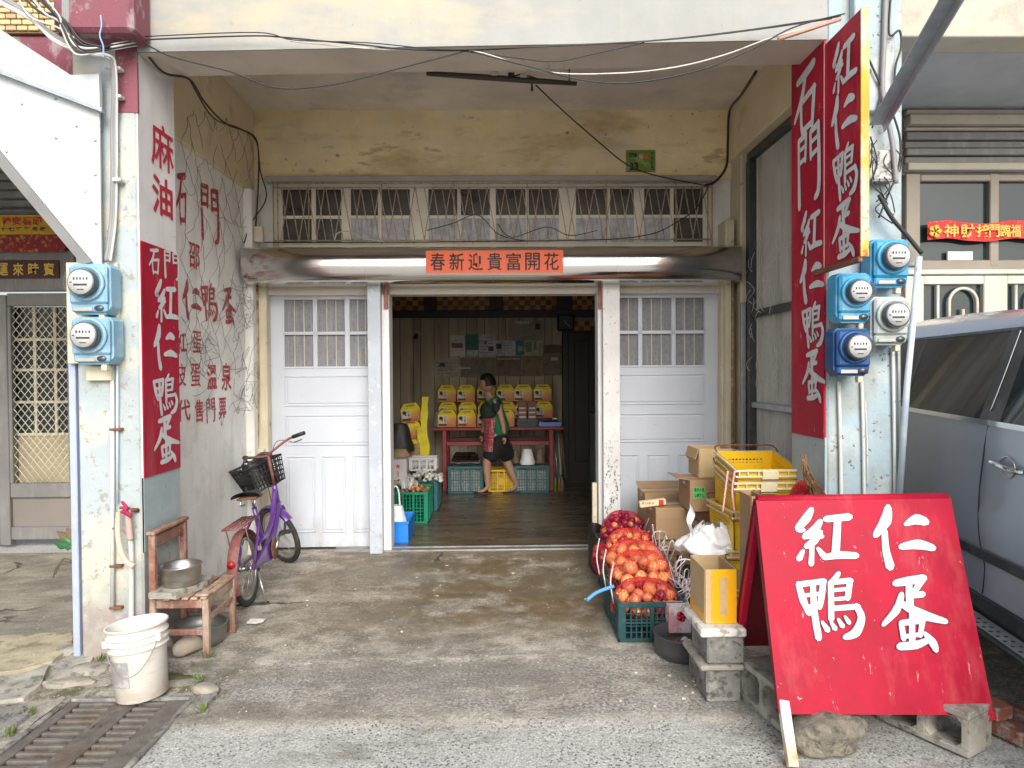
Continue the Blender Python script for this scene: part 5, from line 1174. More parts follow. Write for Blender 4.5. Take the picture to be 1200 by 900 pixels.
tag(single(st, 'plastic_ties', mat('dirty_white_ties', (.66, .60, .62), .5, over=[((.6, .15, .2), 20, .62, .7, .5)], bump=0), 'tangle of dirty white plastic ties along the right side of the onion bags', 'ties', (1.08, 4.7, .1)), kind='stuff')
for k in range(5):
    y = 5.05-k*.1; pipe('plastic_strip', [(1.16, y, .30), (1.13+.02*k, y-.03, .42), (1.12+.03*k, y-.05, .47-.03*k)], .0055, mat('pale_strip', (.70, .67, .66), .5, bump=0), '%s of the stiff whitish plastic strips beside the onion bags' % ['rearmost', 'second rearmost', 'middle', 'second nearest', 'nearest'][k], 'strip', 'plastic strips beside the onions', n=4)
for k in range(3):
    L_ = MB(); y = 4.15+k*.3; L_.tube(curve([(.69, y, .18), (.675, y+.03, .30), (.70, y+.06, .42)], 5), .005, 5)
    single(L_, 'drawstring', m_wirew, 'white drawstring on the left of the %s onion bag' % ['front', 'second', 'third'][k], 'cord', (.69, y, .18), 'drawstrings on the onion bags')
pipe('blue_rope', [P(688, 703, 4.0), P(700, 694, 4.05), P(719, 687, 4.1)], .011, mat('blue_rope', (.12, .33, .72), .6), 'short end of blue rope sticking out left of the front onion crate', 'rope')

# carton with a red flower, dark basin with scraps
cx = rect(784, 711, 810, 742, 3.92)
ct = empty('small_carton', (cx[0]+.06, 3.98, 0), 'small white carton with a red flower print leaning by the onion crate', 'carton')
MB().box(cx[0], 3.92, cx[1], cx[2], 4.02, cx[3], .002).build('carton_body', mat('pink_white_carton', (.68, .62, .64), .5, over=[((.45, .12, .16), 5, .56, .62, .7)]), ct, world=True)
fm = MB()
for k in range(5):
    q = 2*pi*k/5; fm.lathe([(.016, 0), (.016, .001)], 8, Matrix.Translation(P(799, 722, 3.919)+Vector((.016*cos(q), 0, .02*sin(q)))) @ Matrix.Rotation(pi/2, 4, 'X'))
fm.build('flower_print', mat('flower_red', (.60, .02, .05), .6, bump=0), ct, world=True)
gb = G(795, 778); bs_ = pot('dark_basin', (gb.x+.05, 3.80, .005), .155, .13, mat('dark_grey_basin', (.06, .06, .065), .4), 'dark grey plastic basin with food scraps beside the concrete blocks', 'basin')
for k in range(26):
    sc_ = MB(); q = R.uniform(0, 6.28); rr = R.random()*.12
    sc_.lathe([(.001, -.6), (.8, -.3), (1, .1), (.7, .5), (.001, .7)], 7, Matrix.Translation((rr*cos(q), rr*sin(q), .035+R.random()*.03)) @ Matrix.Rotation(R.random()*3, 4, 'X') @ Matrix.Scale(.02, 4), cap=False)
    sc_.build('scrap', (mat('pale_scrap', (.62, .56, .42), .7) if k % 4 else m_onionr), bs_)

# ================================================================ CARDBOARD
m_card = mat('brown_cardboard', (.36, .235, .13), .85, var=.08, vs=2, over=[((.28, .17, .09), (1, 1, 14), .5, .62, .5), ((.46, .33, .2), 4, .6, .72, .4)], bs=80, bump=.12)
m_card2 = mat('tan_cardboard', (.50, .355, .19), .85, var=.08, vs=2, over=[((.40, .27, .14), (2, 2, 9), .52, .64, .5)], bs=80, bump=.12)
m_cin = mat('cardboard_inside', (.24, .15, .08), .9, var=.1, bs=60)
m_tape = mat('yellow_tape', (.80, .38, .01), .3, bump=0, over=[((.62, .36, .08), (16, 3, 3), .6, .68, .6)])
def carton(name, loc, W, D, H, label, m=m_card, rz=0.0, open_=False, flaps=(), tilt=0.0, cat='cardboard box', lid=True):
    o = empty(name, loc, label, cat, None, rz); t = .006
    if open_:
        for s_ in (-1, 1):
            MB().box(-W/2, s_*D/2-t/2, 0, W/2, s_*D/2+t/2, H, .001).build('carton_side', m, o)
            MB().box(s_*W/2-t/2, -D/2+t, .001, s_*W/2+t/2, D/2-t, H-.001, .001).build('carton_side', m, o)
        MB().box(-W/2+t, -D/2+t, .001, W/2-t, D/2-t, .006).build('carton_bottom', m_cin, o)
    else: 
        MB().box(-W/2, -D/2, 0, W/2, D/2, H, .004).build('carton_body', m, o)
        if lid: MB().box(-W/2+.005, -.0015, H, W/2-.005, .0015, H+.0012).build('lid_seam', m_cin, o); MB().box(-W/2-.001, -.03, H-.05, W/2+.001, .03, H+.0022, .001).build('packing_tape', mat('clear_brown_tape', (.42, .27, .13), .25, bump=0), o)
    for (side, ang, ln) in flaps:          # hinged flaps on the rim, ang from horizontal outward
        L = W if side in 'fb' else D
        M_ = {'f': Matrix.Translation((0, -D/2, H)) @ Matrix.Rotation(0, 4, 'Z'), 'b': Matrix.Translation((0, D/2, H)) @ Matrix.Rotation(pi, 4, 'Z'), 'l': Matrix.Translation((-W/2, 0, H)) @ Matrix.Rotation(-pi/2, 4, 'Z'), 'r': Matrix.Translation((W/2, 0, H)) @ Matrix.Rotation(pi/2, 4, 'Z')}[side]
        mb = MB(); mb.box(-L/2+.004, -ln, .0, L/2-.004, 0, t*.8, .001, M_ @ Matrix.Rotation(-radians(ang), 4, 'X')); mb.build('flap', m, o)
    return o
def prt(parent, name, x0, y, z0, x1, z1, m, t=.0012): return MB().box(x0, y-t, z0, x1, y, z1).build(name, m, parent)
def ring_print(parent, x, y, z, r, m=m_blackink, w=.004):
    MB().tube([(x+r*cos(2*pi*k/20), y-.0008, z+r*sin(2*pi*k/20)) for k in range(20)], w*.5, 4, closed=True).build('printed_ring', m, parent)
# big box stack by the right door (world depth about 5.1 m)
Yb = 5.05
s_ = lambda l, t, r, b, Y=Yb: rect(l, t, r, b, Y)
q = s_(772, 632, 838, 700); c1 = carton('cardboard_box', ((q[0]+q[2])/2, Yb+.16, 0), q[2]-q[0], .32, q[3], 'brown cardboard box at the bottom of the stack by the right door, printed symbols')
H0 = q[3]; w_ = q[2]-q[0]
for z in (H0*.72,): prt(c1, 'printed_mark', -w_*.40, -.16, z-.03, -w_*.40+.10, z+.03, mat('faint_print', (.12, .08, .05), .8, bump=0)); prt(c1, 'unprinted_patch', -w_*.40+.006, -.1613, z-.024, -w_*.40+.094, z+.024, m_card)
ob = MB(); 
for k, chh in enumerate('-11K'): font_char(ob, chh, (-w_*.40+.012+k*.02, -.1625, H0*.72+.014), (-w_*.40+.028+k*.02, -.1625, H0*.72+.014), (-w_*.40+.012+k*.02, -.1625, H0*.72-.014), (0, -1, 0), .02, .0006)
ob.build('printed_mark', m_blackink, c1); ring_print(c1, -w_*.40+.04, -.16, H0*.45, .036)
q2 = s_(768, 594, 840, 631.5); c2 = carton('cardboard_box', ((q2[0]+q2[2])/2, Yb+.15, H0+.001), q2[2]-q2[0], .34, q2[3]-q[3]-.004, 'wide brown cardboard box with a round printed stamp, second up by the right door')
hh = q2[3]-q[3]; ring_print(c2, .06, -.17, hh*.52, .034); ring_print(c2, .06, -.17, hh*.52, .026); H1 = H0+hh
MB().box(.052, -.1712, hh*.08, .054, -.1702, hh*.22).build('printed_line', m_blackink, c2)
c2b = carton('cardboard_box', ((q2[0]+q2[2])/2+.06, Yb+.56, .0), .56, .30, H1+.03, 'brown carton standing behind the wide stamped box against the white door', flaps=(('b', 20, .10),))
pk = empty('snack_packet', (P(765, 590, Yb).x, Yb+.05, H1), 'long cream packet with small red printing on top of the wide stamped box', 'packet')
b_ = MB(); b_.box(-.09, -.03, 0, .11, .03, .045, .006, Matrix.Rotation(-.12, 4, 'Y')); b_.build('packet_body', mat('cream_packet', (.70, .58, .36), .5), pk)
b_ = MB(); 
for k, chh in enumerate('EUEA'): font_char(b_, chh, (-.075+k*.024, -.031, .036), (-.058+k*.024, -.031, .036), (-.075+k*.024, -.031, .018), (0, -1, 0), .03, .001)
b_.build('red_print', mat('packet_red', (.6, .02, .03), .5, bump=0), pk); MB().box(.05, -.0315, .01, .085, -.030, .05).build('red_patch', mat('packet_red', (.6, .02, .03), .5, bump=0), pk)
Yg2 = 4.85
q3 = s_(809, 563, 858, 592, Yg2); c3 = carton('cardboard_box', ((q3[0]+q3[2])/2, Yg2+.16, H1+.002), q3[2]-q3[0], .30, q3[3]-H1-.002, 'brown cardboard box with a bright green sticker, third up by the right door', flaps=(('l', 8, .09),))
hh = q3[3]-H1; w_ = q3[2]-q3[0]
prt(c3, 'green_sticker', -w_*.42, -.15, hh*.42, -w_*.42+.085, hh*.78, mat('bright_green_label', (.10, .50, .12), .5, bump=0)); 
lm = MB()
for r_ in range(2):
    for k in range(4): font_char(lm, '易碎小心輕放'[r_*3+k % 3], (-w_*.42+.008+k*.018, -.1513, hh*.75-r_*hh*.17), (-w_*.42+.022+k*.018, -.1513, hh*.75-r_*hh*.17), (-w_*.42+.008+k*.018, -.1513, hh*.62-r_*hh*.17), (0, -1, 0), .03, .0006)
lm.build('sticker_print', m_blackink, c3)
prt(c3, 'white_sticker', w_*.24, -.15, hh*.2, w_*.24+.07, hh*.75, m_white); prt(c3, 'sticker_print', w_*.27, -.1513, hh*.62, w_*.27+.045, hh*.68, m_blackink)
H2 = q3[3]
q4 = s_(820, 524, 859, 562, 4.95); c4 = carton('cardboard_box', ((q4[0]+q4[2])/2, 4.95+.15, H2+.003), q4[2]-q4[0], .28, q4[3]-H2-.02, 'tan cardboard box with open flaps at the top of the stack by the right door', m=m_card2, open_=True, flaps=(('b', -55, .13), ('f', 10, .0001), ('l', -70, .08), ('r', -20, .12)))
# orange carton and green box edge, slim brown box beside the A-board
q5 = s_(846, 592, 872, 640, 4.45)
c5 = empty('orange_carton', ((q5[0]+q5[2])/2, 4.6, 0), 'orange printed carton tilted under the yellow crates', 'carton')
mb = MB(); mb.box(-.075, -.14, 0, .075, .14, .26, .004); mb.build('carton_body', mat('orange_card', (.78, .36, .015), .5, bs=60), c5)
prt(c5, 'white_patch', -.065, -.14, .03, .02, .075, m_white); ring_print(c5, .03, -.14, .09, .03, mat('brown_print', (.18, .07, .01), .6, bump=0))
c5.location = (q5[0]+.09, 4.62, .30); c5.rotation_euler = (0, radians(24), radians(-4))
c6 = empty('green_carton', (1.32, 4.75, 0), 'dark green carton partly hidden behind the white plastic bag', 'carton')
mb = MB(); mb.box(-.12, -.14, 0, .12, .14, .30, .004); mb.build('carton_body', mat('dark_green_card', (.06, .10, .03), .5), c6)
MB().box(-.122, -.142, .27, .122, .142, .305, .003).build('carton_lid', m_card2, c6)
c6.location = (1.38, 4.72, .02)
q7 = s_(869, 572, 893, 760, 3.98)
c7 = carton('cardboard_box', (1.515, 4.08, 0), .075, .20, .86, 'tall slim brown cardboard box standing behind the red sandwich board', m=m_card, open_=True)
# white plastic bag with green mark
wb = MB(); pb = P(838, 648, 4.35)
def wbf(u, v):
    th = 2*pi*u; r = (.17*(1-v**2*.72))*(1+.42*noise.noise(Vector((cos(th)*1.6, sin(th)*1.6, v*2.4)))+.10*noise.noise(Vector((cos(th)*6, sin(th)*6, v*8))))
    return Vector((r*cos(th)*1.25+.10*(1-v)*0, r*sin(th)*.8, .17*v+.05*noise.noise(Vector((cos(th)*3, sin(th)*3, 5+v)))))
wb.grid(wbf, 44, 18, closed_u=True)
wbo = empty('plastic_bag', (P(840, 655, 4.36).x, 4.46, .42), 'crumpled white plastic bag with a green corner lying on the boxes', 'bag')
wb.build('bag_body', mat('thin_white_film', (.74, .75, .77), .4, bump=.3, bs=18), wbo)
tail = MB(); tail.grid(lambda u, v: Vector((-.17+.03*u+.012*sin(v*9)+.07*v*0, -.05+.02*sin(u*6), .08+.26*v*(1-.3*u))), 6, 10); tail.build('bag_handle', mat('thin_white_film', (.74, .75, .77), .4), wbo)
prt(wbo, 'green_mark', -.17, -.085, .0, -.10, .05, mat('bag_green', (.01, .22, .09), .5, bump=0), .002)
bsup = carton('cardboard_box', (P(840, 690, 4.5).x+.03, 4.50, 0), .34, .36, .42, 'brown cardboard box low down under the white plastic bag', m=m_card)
# yellow taped open box on the capped block stack
q8 = rect(827, 668, 863, 735, 3.30); q8b = rect(808, 655, 860, 655, 3.9)
zc_ = rect(818, 735, 873, 748, 3.26)[3]
bx8 = carton('cardboard_box', ((q8[0]+q8[2])/2, 3.305+.13, zc_+.002), q8[2]-q8[0], .26, q8[3]-zc_, 'open brown box wrapped in yellow tape, standing on the capped concrete blocks', m=m_card2, open_=True)
wq = q8[2]-q8[0]; hq = q8[3]-zc_
mb = MB(); mb.box(-wq/2+.028, -.1345, .0, wq/2+.001, -.133, hq); mb.build('yellow_tape', m_tape, bx8); mb = MB(); mb.box(-.005, -.1362, hq*.15, .028, -.1347, hq*.85); mb.build('tape_strip', m_card2, bx8)
mb = MB(); mb.box(-wq/2-.0045, -.12, .0, -wq/2-.0032, .12, hq*.16); mb.build('yellow_tape', m_tape, bx8)

# ================================================================ YELLOW CRATES
m_ycr = mat('yellow_plastic', (.74, .46, .012), .4, bs=20, bump=.04, over=[((.5, .36, .08), 9, .6, .72, .5)])
m_ycrim = mat('cream_plastic_rim', (.66, .60, .40), .45)
def ycrate(loc, W, D, H, label, rot):
    o = empty('plastic_crate', loc, label, 'crate', 'yellow crates stacked beside the red board')
    t = .006; tp = .05
    def wallm(side):
        mb = MB(); L = W if side in 'fb' else D; half = (D if side in 'fb' else W)/2
        def T(u, z, k):   # k outward thickness
            s2 = 1-tp*(1-z/H); d = half*s2+k; uu = u*s2
            return {'f': (uu, -d, z), 'b': (uu, d, z), 'l': (-d, uu, z), 'r': (d, uu, z)}[side]
        def cell(u0, z0, u1, z1):
            pts = [T(u, z, k) for u in (u0, u1) for k in (0, -t) for z in (z0, z1)]
            mb.add(pts, [(0,1,3,2), (4,6,7,5), (0,4,5,1), (2,3,7,6), (0,2,6,4), (1,5,7,3)])
        nx = int(L/.024); holes = range(2, nx-2)
        cell(-L/2, 0, L/2, H*.12); cell(-L/2, H*.80, L/2, H)
        nz = 7; zs = [H*.12+(H*.68)*k/nz for k in range(nz+1)]
        for k in range(nz): 
            zc0, zc1 = zs[k], zs[k+1]; gap = (zc1-zc0)*.5
            cell(-L/2, zc0, L/2, zc0+gap)
            for j in range(nx+1):
                u = -L/2+j*L/nx
                solid = j <= 2 or j >= nx-3
                if solid and j < nx: cell(u, zc0+gap, u+L/nx, zc1)
                elif j < nx: cell(u, zc0+gap, u+L/nx*.42, zc1)
        return mb
    for s2 in 'fblr': wallm(s2).build('side_wall', m_ycr, o)
    MB().box(-W/2*(1-tp), -D/2*(1-tp), 0, W/2*(1-tp), D/2*(1-tp), .008).build('crate_base', m_ycr, o)
    rm = MB()
    for z0, z1, e in ((H-.014, H, .014), (H-.052, H-.040, .012)):
        rm.box(-W/2-e, -D/2-e, z0, W/2+e, -D/2-.001, z1, .002); rm.box(-W/2-e, D/2+.001, z0, W/2+e, D/2+e, z1, .002)
        rm.box(-W/2-e, -D/2, z0+.0004, -W/2-.001, D/2, z1-.0004, .002); rm.box(W/2+.001, -D/2, z0+.0004, W/2+e, D/2, z1-.0004, .002)
    for u in (-W*.48, -W*.34, -W*.17, W*.14, W*.31, W*.46): rm.box(u, -D/2-.012, H-.040, u+.008, -D/2-.001, H-.014)
    rm.build('rim', m_ycrim, o)
    MB().box(-W*.10, -D/2-.016, H-.075, W*.16, -D/2-.0145, H-.004, .002).build('handle_plate', m_ycrim, o)
    MB().tube(curve([(-W/2-.018, -D/2+.02, H-.03), (-W/2-.018, -D/2-.018, H-.055), (-W/2+.03, -D/2-.022, H-.06), (W/2-.03, -D/2-.022, H-.06), (W/2+.018, -D/2-.018, H-.055), (W/2+.018, -D/2+.02, H-.03)]), .0035, 6).build('wire_bail', m_rust, o)
    MB().tube(curve([(-W/2-.012, D/2-.05, H+.012), (-W/2+.01, D/2+.02, H+.035), (0, D/2+.02, H+.038), (W/2-.01, D/2+.02, H+.035), (W/2+.012, D/2-.05, H+.012)]), .005, 6).build('wire_bail', m_rust, o)
    o.rotation_euler = rot; return o
Yy = 4.26; y1 = rect(857, 553, 935, 600, Yy)
Wy, Dy, Hy = y1[2]-y1[0]-.03, .42, .25
cxy = (y1[0]+y1[2])/2+.015
tilt_ = radians(9)
up1 = ycrate((cxy, Yy+.225, y1[3]-Hy+.055), Wy, Dy, Hy, 'yellow plastic crate on top, nested into the one below, beside the sandwich board', (tilt_, 0, 0))
clone(up1, (cxy-.006, Yy+.235, y1[3]-Hy-.025), 'yellow plastic crate nested second from top beside the sandwich board')
lowc = clone(up1, (cxy-.02, Yy+.26, .46), 'yellow plastic crate third down, mostly hidden by the sandwich board', rot=(0, 0, radians(4)))
clone(up1, (cxy-.02, Yy+.26, .205), 'yellow plastic crate at the bottom of its stack behind the sandwich board', rot=(0, 0, radians(-2)))
clone(up1, (cxy-.02, Yy+.26, .002), 'lowest yellow plastic crate standing on the ground behind the sandwich board', rot=(0, 0, 0), scale=(1, 1, .8))
for k, x in enumerate((853, 861)):
    pipe('pink_string', [P(x, 552, Yy-.03), P(x-3, 575, Yy-.03), P(x+(-6 if k == 0 else 0), 600, Yy-.03)], .006, mat('pink_string', (.72, .35, .36), .6), '%s pink plastic string hanging from the yellow crate' % ('left' if k == 0 else 'right'), 'string', 'pink strings on the yellow crate')
# broom head and red round lid leaning on the right column
br_ = MB(); RB = random.Random(9)
for k in range(150):
    a = RB.uniform(0, 1); base = P(940+a*6+RB.uniform(-2, 4), 532+a*34, 3.84); tip = P(946+a*24+RB.uniform(-5, 5), 562+a*34+RB.uniform(-8, 8), 3.80)
    br_.tube([base, (base+tip)/2+Vector((RB.uniform(-.01, .01), 0, 0)), tip], .004, 3)
tag(single(br_, 'coir_brush', mat('coir_brown', (.22, .12, .06), .9, var=.4, vs=60), 'brown coir brush leaning on the right column behind the sandwich board', 'brush', P(950, 590, 4.0)), kind='stuff')
rl = empty('plastic_basin_lid', P(948, 577, 3.95), 'ribbed red plastic lid standing behind the sandwich board by the column', 'lid')
M_ = Matrix.Translation(P(941, 585, 3.95)) @ Matrix.Rotation(radians(-78), 4, 'Z') @ Matrix.Rotation(radians(80), 4, 'X')
MB().lathe([(.105, 0), (.11, .01), (.10, .02), (.08, .016), (.001, .012)], 32, M_, cap=False).build('disc', mat('red_plastic', (.55, .02, .03), .35), rl, world=True)
rbm = MB()
for k in range(24):
    q = 2*pi*k/24; rbm.box(.045, -.003, .014, .098, .003, .024, .001, M_ @ Matrix.Rotation(q, 4, 'Z'))
rbm.build('rib_ring', mat('red_plastic', (.55, .02, .03), .35), rl, world=True)

# ================================================================ SANDWICH BOARD
sbd = empty('sandwich_board', (1.58, 3.05, 0), 'large bright red sandwich board with four white characters standing on blocks', 'sign board')
TL, TR, BL, BR = P(886, 586, 3.08), P(1114, 583, 3.08), P(913, 837, 2.82), P(1165, 838, 2.82)
def face(TL, TR, BL, BR, t, m, name, nrm):
    nrm = Vector(nrm).normalized()*t; mb = MB(); vs = [TL, TR, BR, BL, TL+nrm, TR+nrm, BR+nrm, BL+nrm]
    mb.add(vs, [(0, 3, 2, 1), (4, 5, 6, 7), (0, 1, 5, 4), (1, 2, 6, 5), (2, 3, 7, 6), (3, 0, 4, 7)]); return mb.build(name, m, sbd, world=True)
fn = (TR-TL).cross(BL-TL).normalized()
if fn.y > 0: fn = -fn
fp = face(TL, TR, BL, BR, -.006, m_red, 'front_panel', fn)
yb = 3.34
TL2, TR2, BL2, BR2 = TL+Vector((.0, .035, .0)), TR+Vector((0, .035, 0)), Vector((TL.x-.01, yb+.05, .22)), Vector((TR.x+.02, yb+.05, .22))
fn2 = (TR2-TL2).cross(BL2-TL2).normalized(); fn2 = fn2 if fn2.y > 0 else -fn2
face(TL2, TR2, BL2, BR2, -.006, m_redin, 'rear_panel', fn2)
mb = MB(); mb.tube([TL+Vector((.01, .018, -.002)), TR+Vector((-.01, .018, -.002))], .020, 10); mb.build('top_hinge_bar', m_red, sbd, world=True)
# frame legs
def bar(a, b, w, d, m, name):
    a, b = Vector(a), Vector(b); dd = (b-a); L = dd.length; dd.normalize(); u = dd.cross(Vector((0, 1, 0))).normalized(); v = u.cross(dd)
    M_ = Matrix(((dd.x, u.x, v.x, a.x), (dd.y, u.y, v.y, a.y), (dd.z, u.z, v.z, a.z), (0, 0, 0, 1))); mb = MB(); mb.box(0, -w/2, -d/2, L, w/2, d/2, .002, M_); return mb.build(name, m, sbd, world=True)
m_wleg = mat('white_leg_rusty_foot', (.72, .70, .66), .5, over=[((.45, .22, .05), 9, .3, .5, .9, (.03, .12)), ((.4, .3, .2), 14, .66, .72, .7)])
fl = G(929, 899)
bar(TL+(BL-TL)*.93+Vector((.03, .022, 0)), (fl.x, fl.y+.0, .0), .042, .03, m_wleg, 'leg')
bar(TR+(BR-TR)*.93+Vector((-.03, .022, 0)), BR+Vector((.0, .02, -.03)), .042, .03, m_red, 'leg')
for s2, (A, B) in enumerate(((TL2, BL2), (TR2, BR2))):
    dx = .02 if s2 == 0 else -.02
    bar(A+Vector((dx, -.02, -.03)), B+Vector((dx, .03, -.20)), .034, .03, m_red, 'leg')
bar(TL+Vector((.012, .022, -.03)), BL+Vector((.012, .022, .02)), .024, .03, m_redin, 'side_batten'); bar(TR+Vector((-.012, .022, -.03)), BR+Vector((-.012, .022, .02)), .024, .03, m_redin, 'side_batten')
def bquad(l, t, r, b):
    """photo rectangle laid on the leaning front panel"""
    def hit(px, py):
        d = ray(px, py); k = (TL-EYE).dot(fn)/d.dot(fn); return EYE+d*k
    mx, my = (l+r)/2, (t+b)/2
    c = [hit(l, t), hit(r, t), hit(l, b)]
    return c
for chh, r_ in (('紅', (929, 597, 1001, 661)), ('仁', (1024, 595, 1092, 665)), ('鴨', (933, 672, 1010, 749)), ('蛋', (1034, 675, 1107, 762))):
    brush_char(chh, *bquad(*r_), fn, m_whitechar, sbd, outline=True)
# ================================================================ CONCRETE BLOCKS, BOULDER, BRICKS
def cinder(name, loc, rz, label, L=.39, W=.19, H=.14, m=m_concrete2, tilt=0):
    """hollow block lying on its side: two cavities open to the front"""
    o = empty(name, loc, label, 'concrete block', 'hollow concrete blocks round the sandwich board', rz)
    t = .028; cw = (L-3*t)/2
    mb = MB()
    mb.box(-L/2, -W/2, 0, L/2, W/2, t, .004); mb.box(-L/2, -W/2, H-t, L/2, W/2, H, .004)
    for x in (-L/2, -t/2, L/2-t): mb.box(x, -W/2+.001, t, x+t, W/2-.001, H-t)
    mb.build('block_shell', m, o)
    for s2 in (-1, 1):
        x0 = s2*(cw/2+t/2)
        for k in ((-1, -1), (1, -1), (-1, 1), (1, 1)):
            px_, pz = x0+k[0]*cw/2, H/2+k[1]*(H/2-t)
            c = MB(); c.prism([(px_, -W/2+.004, pz), (px_-k[0]*.025, -W/2+.004, pz), (px_, -W/2+.004, pz-k[1]*.025)], (0, W-.008, 0)); c.build('cavity_fillet', m, o)
    o.rotation_euler[0] = tilt
    return o
cinder('concrete_block', (1.285, 3.14, -.002), radians(-79), 'hollow concrete block under the left end of the sandwich board', H=.19, W=.17)
cinder('concrete_block', (1.90, 2.96, -.002), radians(-60), 'hollow concrete block under the right end of the sandwich board', H=.185)
g = G(972, 890); rock('boulder', (g.x+.03, g.y+.10, .068), (.165, .12, .095), mat('dark_boulder', (.17, .155, .125), .9, var=.35, vs=9, over=[((.40, .36, .28), 8, .5, .62, .6), ((.05, .05, .045), 20, .56, .64, .7)], bs=70, bump=1.0), 'rounded grey boulder under the sandwich board between the blocks', cat='boulder', seed=31, rz=.1, n=4)
# capped stack
def cblock(x0, y0, z0, x1, y1, z1, label, m=m_concrete):
    return single(MB().box(x0, y0, z0, x1, y1, z1, .008), 'concrete_lump', m, label, 'concrete block', ((x0+x1)/2, (y0+y1)/2, z0), 'small concrete blocks stacked by the onions')
a1 = rect(828, 790, 869, 832, 3.25); sx0, sx1 = a1[0], a1[2]
cblock(sx0, 3.25, 0, sx1, 3.44, .155, 'dark small concrete block at the bottom of the capped stack')
cblock(sx0-.035, 3.235, .157, sx1+.012, 3.56, .183, 'thin ledge slab between the two small concrete blocks', m_concrete2)
cblock(sx0+.005, 3.25, .185, sx1+.016, 3.52, zc_-.045, 'rough small concrete block just under the white cap')
cblock(sx0-.03, 3.235, zc_-.043, sx1+.022, 3.60, zc_, 'white plastered cap slab carrying the yellow taped box', mat('white_plaster_cap', (.66, .64, .60), .8, over=[((.2, .18, .16), 16, .58, .66, .7)], bs=80, bump=.5))
cblock(sx0+.01, 3.46, 0, sx1+.02, 3.60, .155, 'rear concrete block low behind the capped stack')
m_brick = mat('red_brick', (.24, .085, .06), .9, var=.3, vs=12, over=[((.35, .3, .26), 14, .55, .63, .7)], bs=80, bump=.6)
for k, (x, y, z, rz) in enumerate(((2.16, 3.10, .0, .3), (2.20, 2.93, .0, .35), (2.17, 3.02, .062, .28), (2.34, 3.02, .0, .4))):
    o = single(MB().box(-.105, -.048, 0, .105, .048, .058, .005), 'brick', m_brick, ['weathered brick behind the right foot of the sandwich board', 'weathered brick at the front of the small brick pile', 'weathered brick on top of the small brick pile', 'weathered brick farthest right beside the car'][k], 'brick', (0, 0, 0), 'bricks by the car')
    o.location = (x, y, z); o.rotation_euler[2] = rz+pi/2
# litter scraps
for k in range(34):
    x, y = (rnd.uniform(.55, 1.25), rnd.uniform(3.2, 3.75)) if k < 20 else (rnd.uniform(-1.4, 1.0), rnd.uniform(3.4, 5.8))
    s2 = rnd.uniform(.006, .014); mb = MB(); mb.prism([(s2, 0, 0), (0, s2*.8, 0), (-s2, 0, .001), (0, -s2*.7, 0)], (0, 0, .004))
    o = single(mb, 'litter_scrap', mat('pale_litter', (.62, .55, .40), .8, rv=.3), 'tiny pale scrap lying on the concrete forecourt', 'litter', (0, 0, 0), 'pale scraps on the forecourt'); o.location = (x, y, gz(x, y)+.002); o.rotation_euler[2] = rnd.random()*6
o = G(300, 730); mb = MB(); mb.grid(lambda u, v: Vector(((u-.5)*.10, (v-.5)*.09, .008+.008*noise.noise(Vector((u*4, v*4, 2))))), 8, 8)
ob = single(mb, 'tissue', m_white, 'crumpled white tissue on the ground behind the wooden chair', 'litter', (0, 0, 0)); ob.location = (o.x, o.y, gz(o.x, o.y)+.004)

# plant by the left column
pln = empty('potted_plant', (-2.56, 4.35, 0), 'small green plant with a few reddish leaves behind the blue post', 'plant')
mb = MB(); c0 = P(92, 640, 4.3)
for (px_, py, w2, mm) in ((62, 636, .05, 0), (70, 625, .05, 0), (74, 640, .04, 0), (82, 632, .05, 0), (66, 622, .045, 1), (78, 618, .05, 1)):
    lf_ = MB(); tip = P(px_, py, 4.3); base = c0; d = tip-base; side_ = Vector((-d.z, 0, d.x)).normalized()*w2
    lf_.add([base, base+d*.6+side_*.6+Vector((0, -.02, 0)), tip, base+d*.6-side_*.6+Vector((0, .02, 0)), base+d*.62+Vector((0, -.03, .015))], [(0, 4, 1), (1, 4, 2), (2, 4, 3), (3, 4, 0)], True)
    lf_.build('leaf', mat('deep_green_leaf', (.02, .11, .03), .35) if not mm else mat('reddish_dry_leaf', (.13, .08, .04), .6), pln, world=True)
MB().tube([c0, c0+Vector((0, 0, -.32))], .008, 6).build('stem', mat('deep_green_leaf', (.02, .11, .03), .35), pln, world=True)
for k in range(3): MB().tube(curve([c0+Vector((-.02, 0, -.1)), P(74-k*3, 655+k*4, 4.3), P(68-k*3, 668+k*5, 4.3)]), .004, 4).build('dry_stem', mat('dry_stem', (.12, .09, .05), .8), pln, world=True)

# weeds round the drain
wd_ = MB(); RW_ = random.Random(4)
for (px_, py, n_) in ((238, 836, 7), (34, 838, 12), (12, 858, 8), (232, 800, 10), (118, 775, 8), (245, 772, 6)):
    g = G(px_, py)
    for k in range(n_*2):
        a = RW_.uniform(0, 6.28); r_ = RW_.uniform(0, .03); b = Vector((g.x+r_*cos(a), g.y+r_*sin(a), gz(g.x, g.y))); t = b+Vector((RW_.uniform(-.03, .03), RW_.uniform(-.03, .03), RW_.uniform(.015, .05))); s_2 = Vector((-sin(a), cos(a), 0))*.005
        wd_.add([b-s_2*.4, (b+t)/2+s_2, t, (b+t)/2-s_2], [(0, 1, 2, 3)])
tag(wd_.build('weeds', mat('weed_green', (.11, .17, .03), .6, var=.4, vs=20, bump=0)), 'tiny green weeds and moss tufts round the drain and column foot', 'weeds', None, 'stuff')
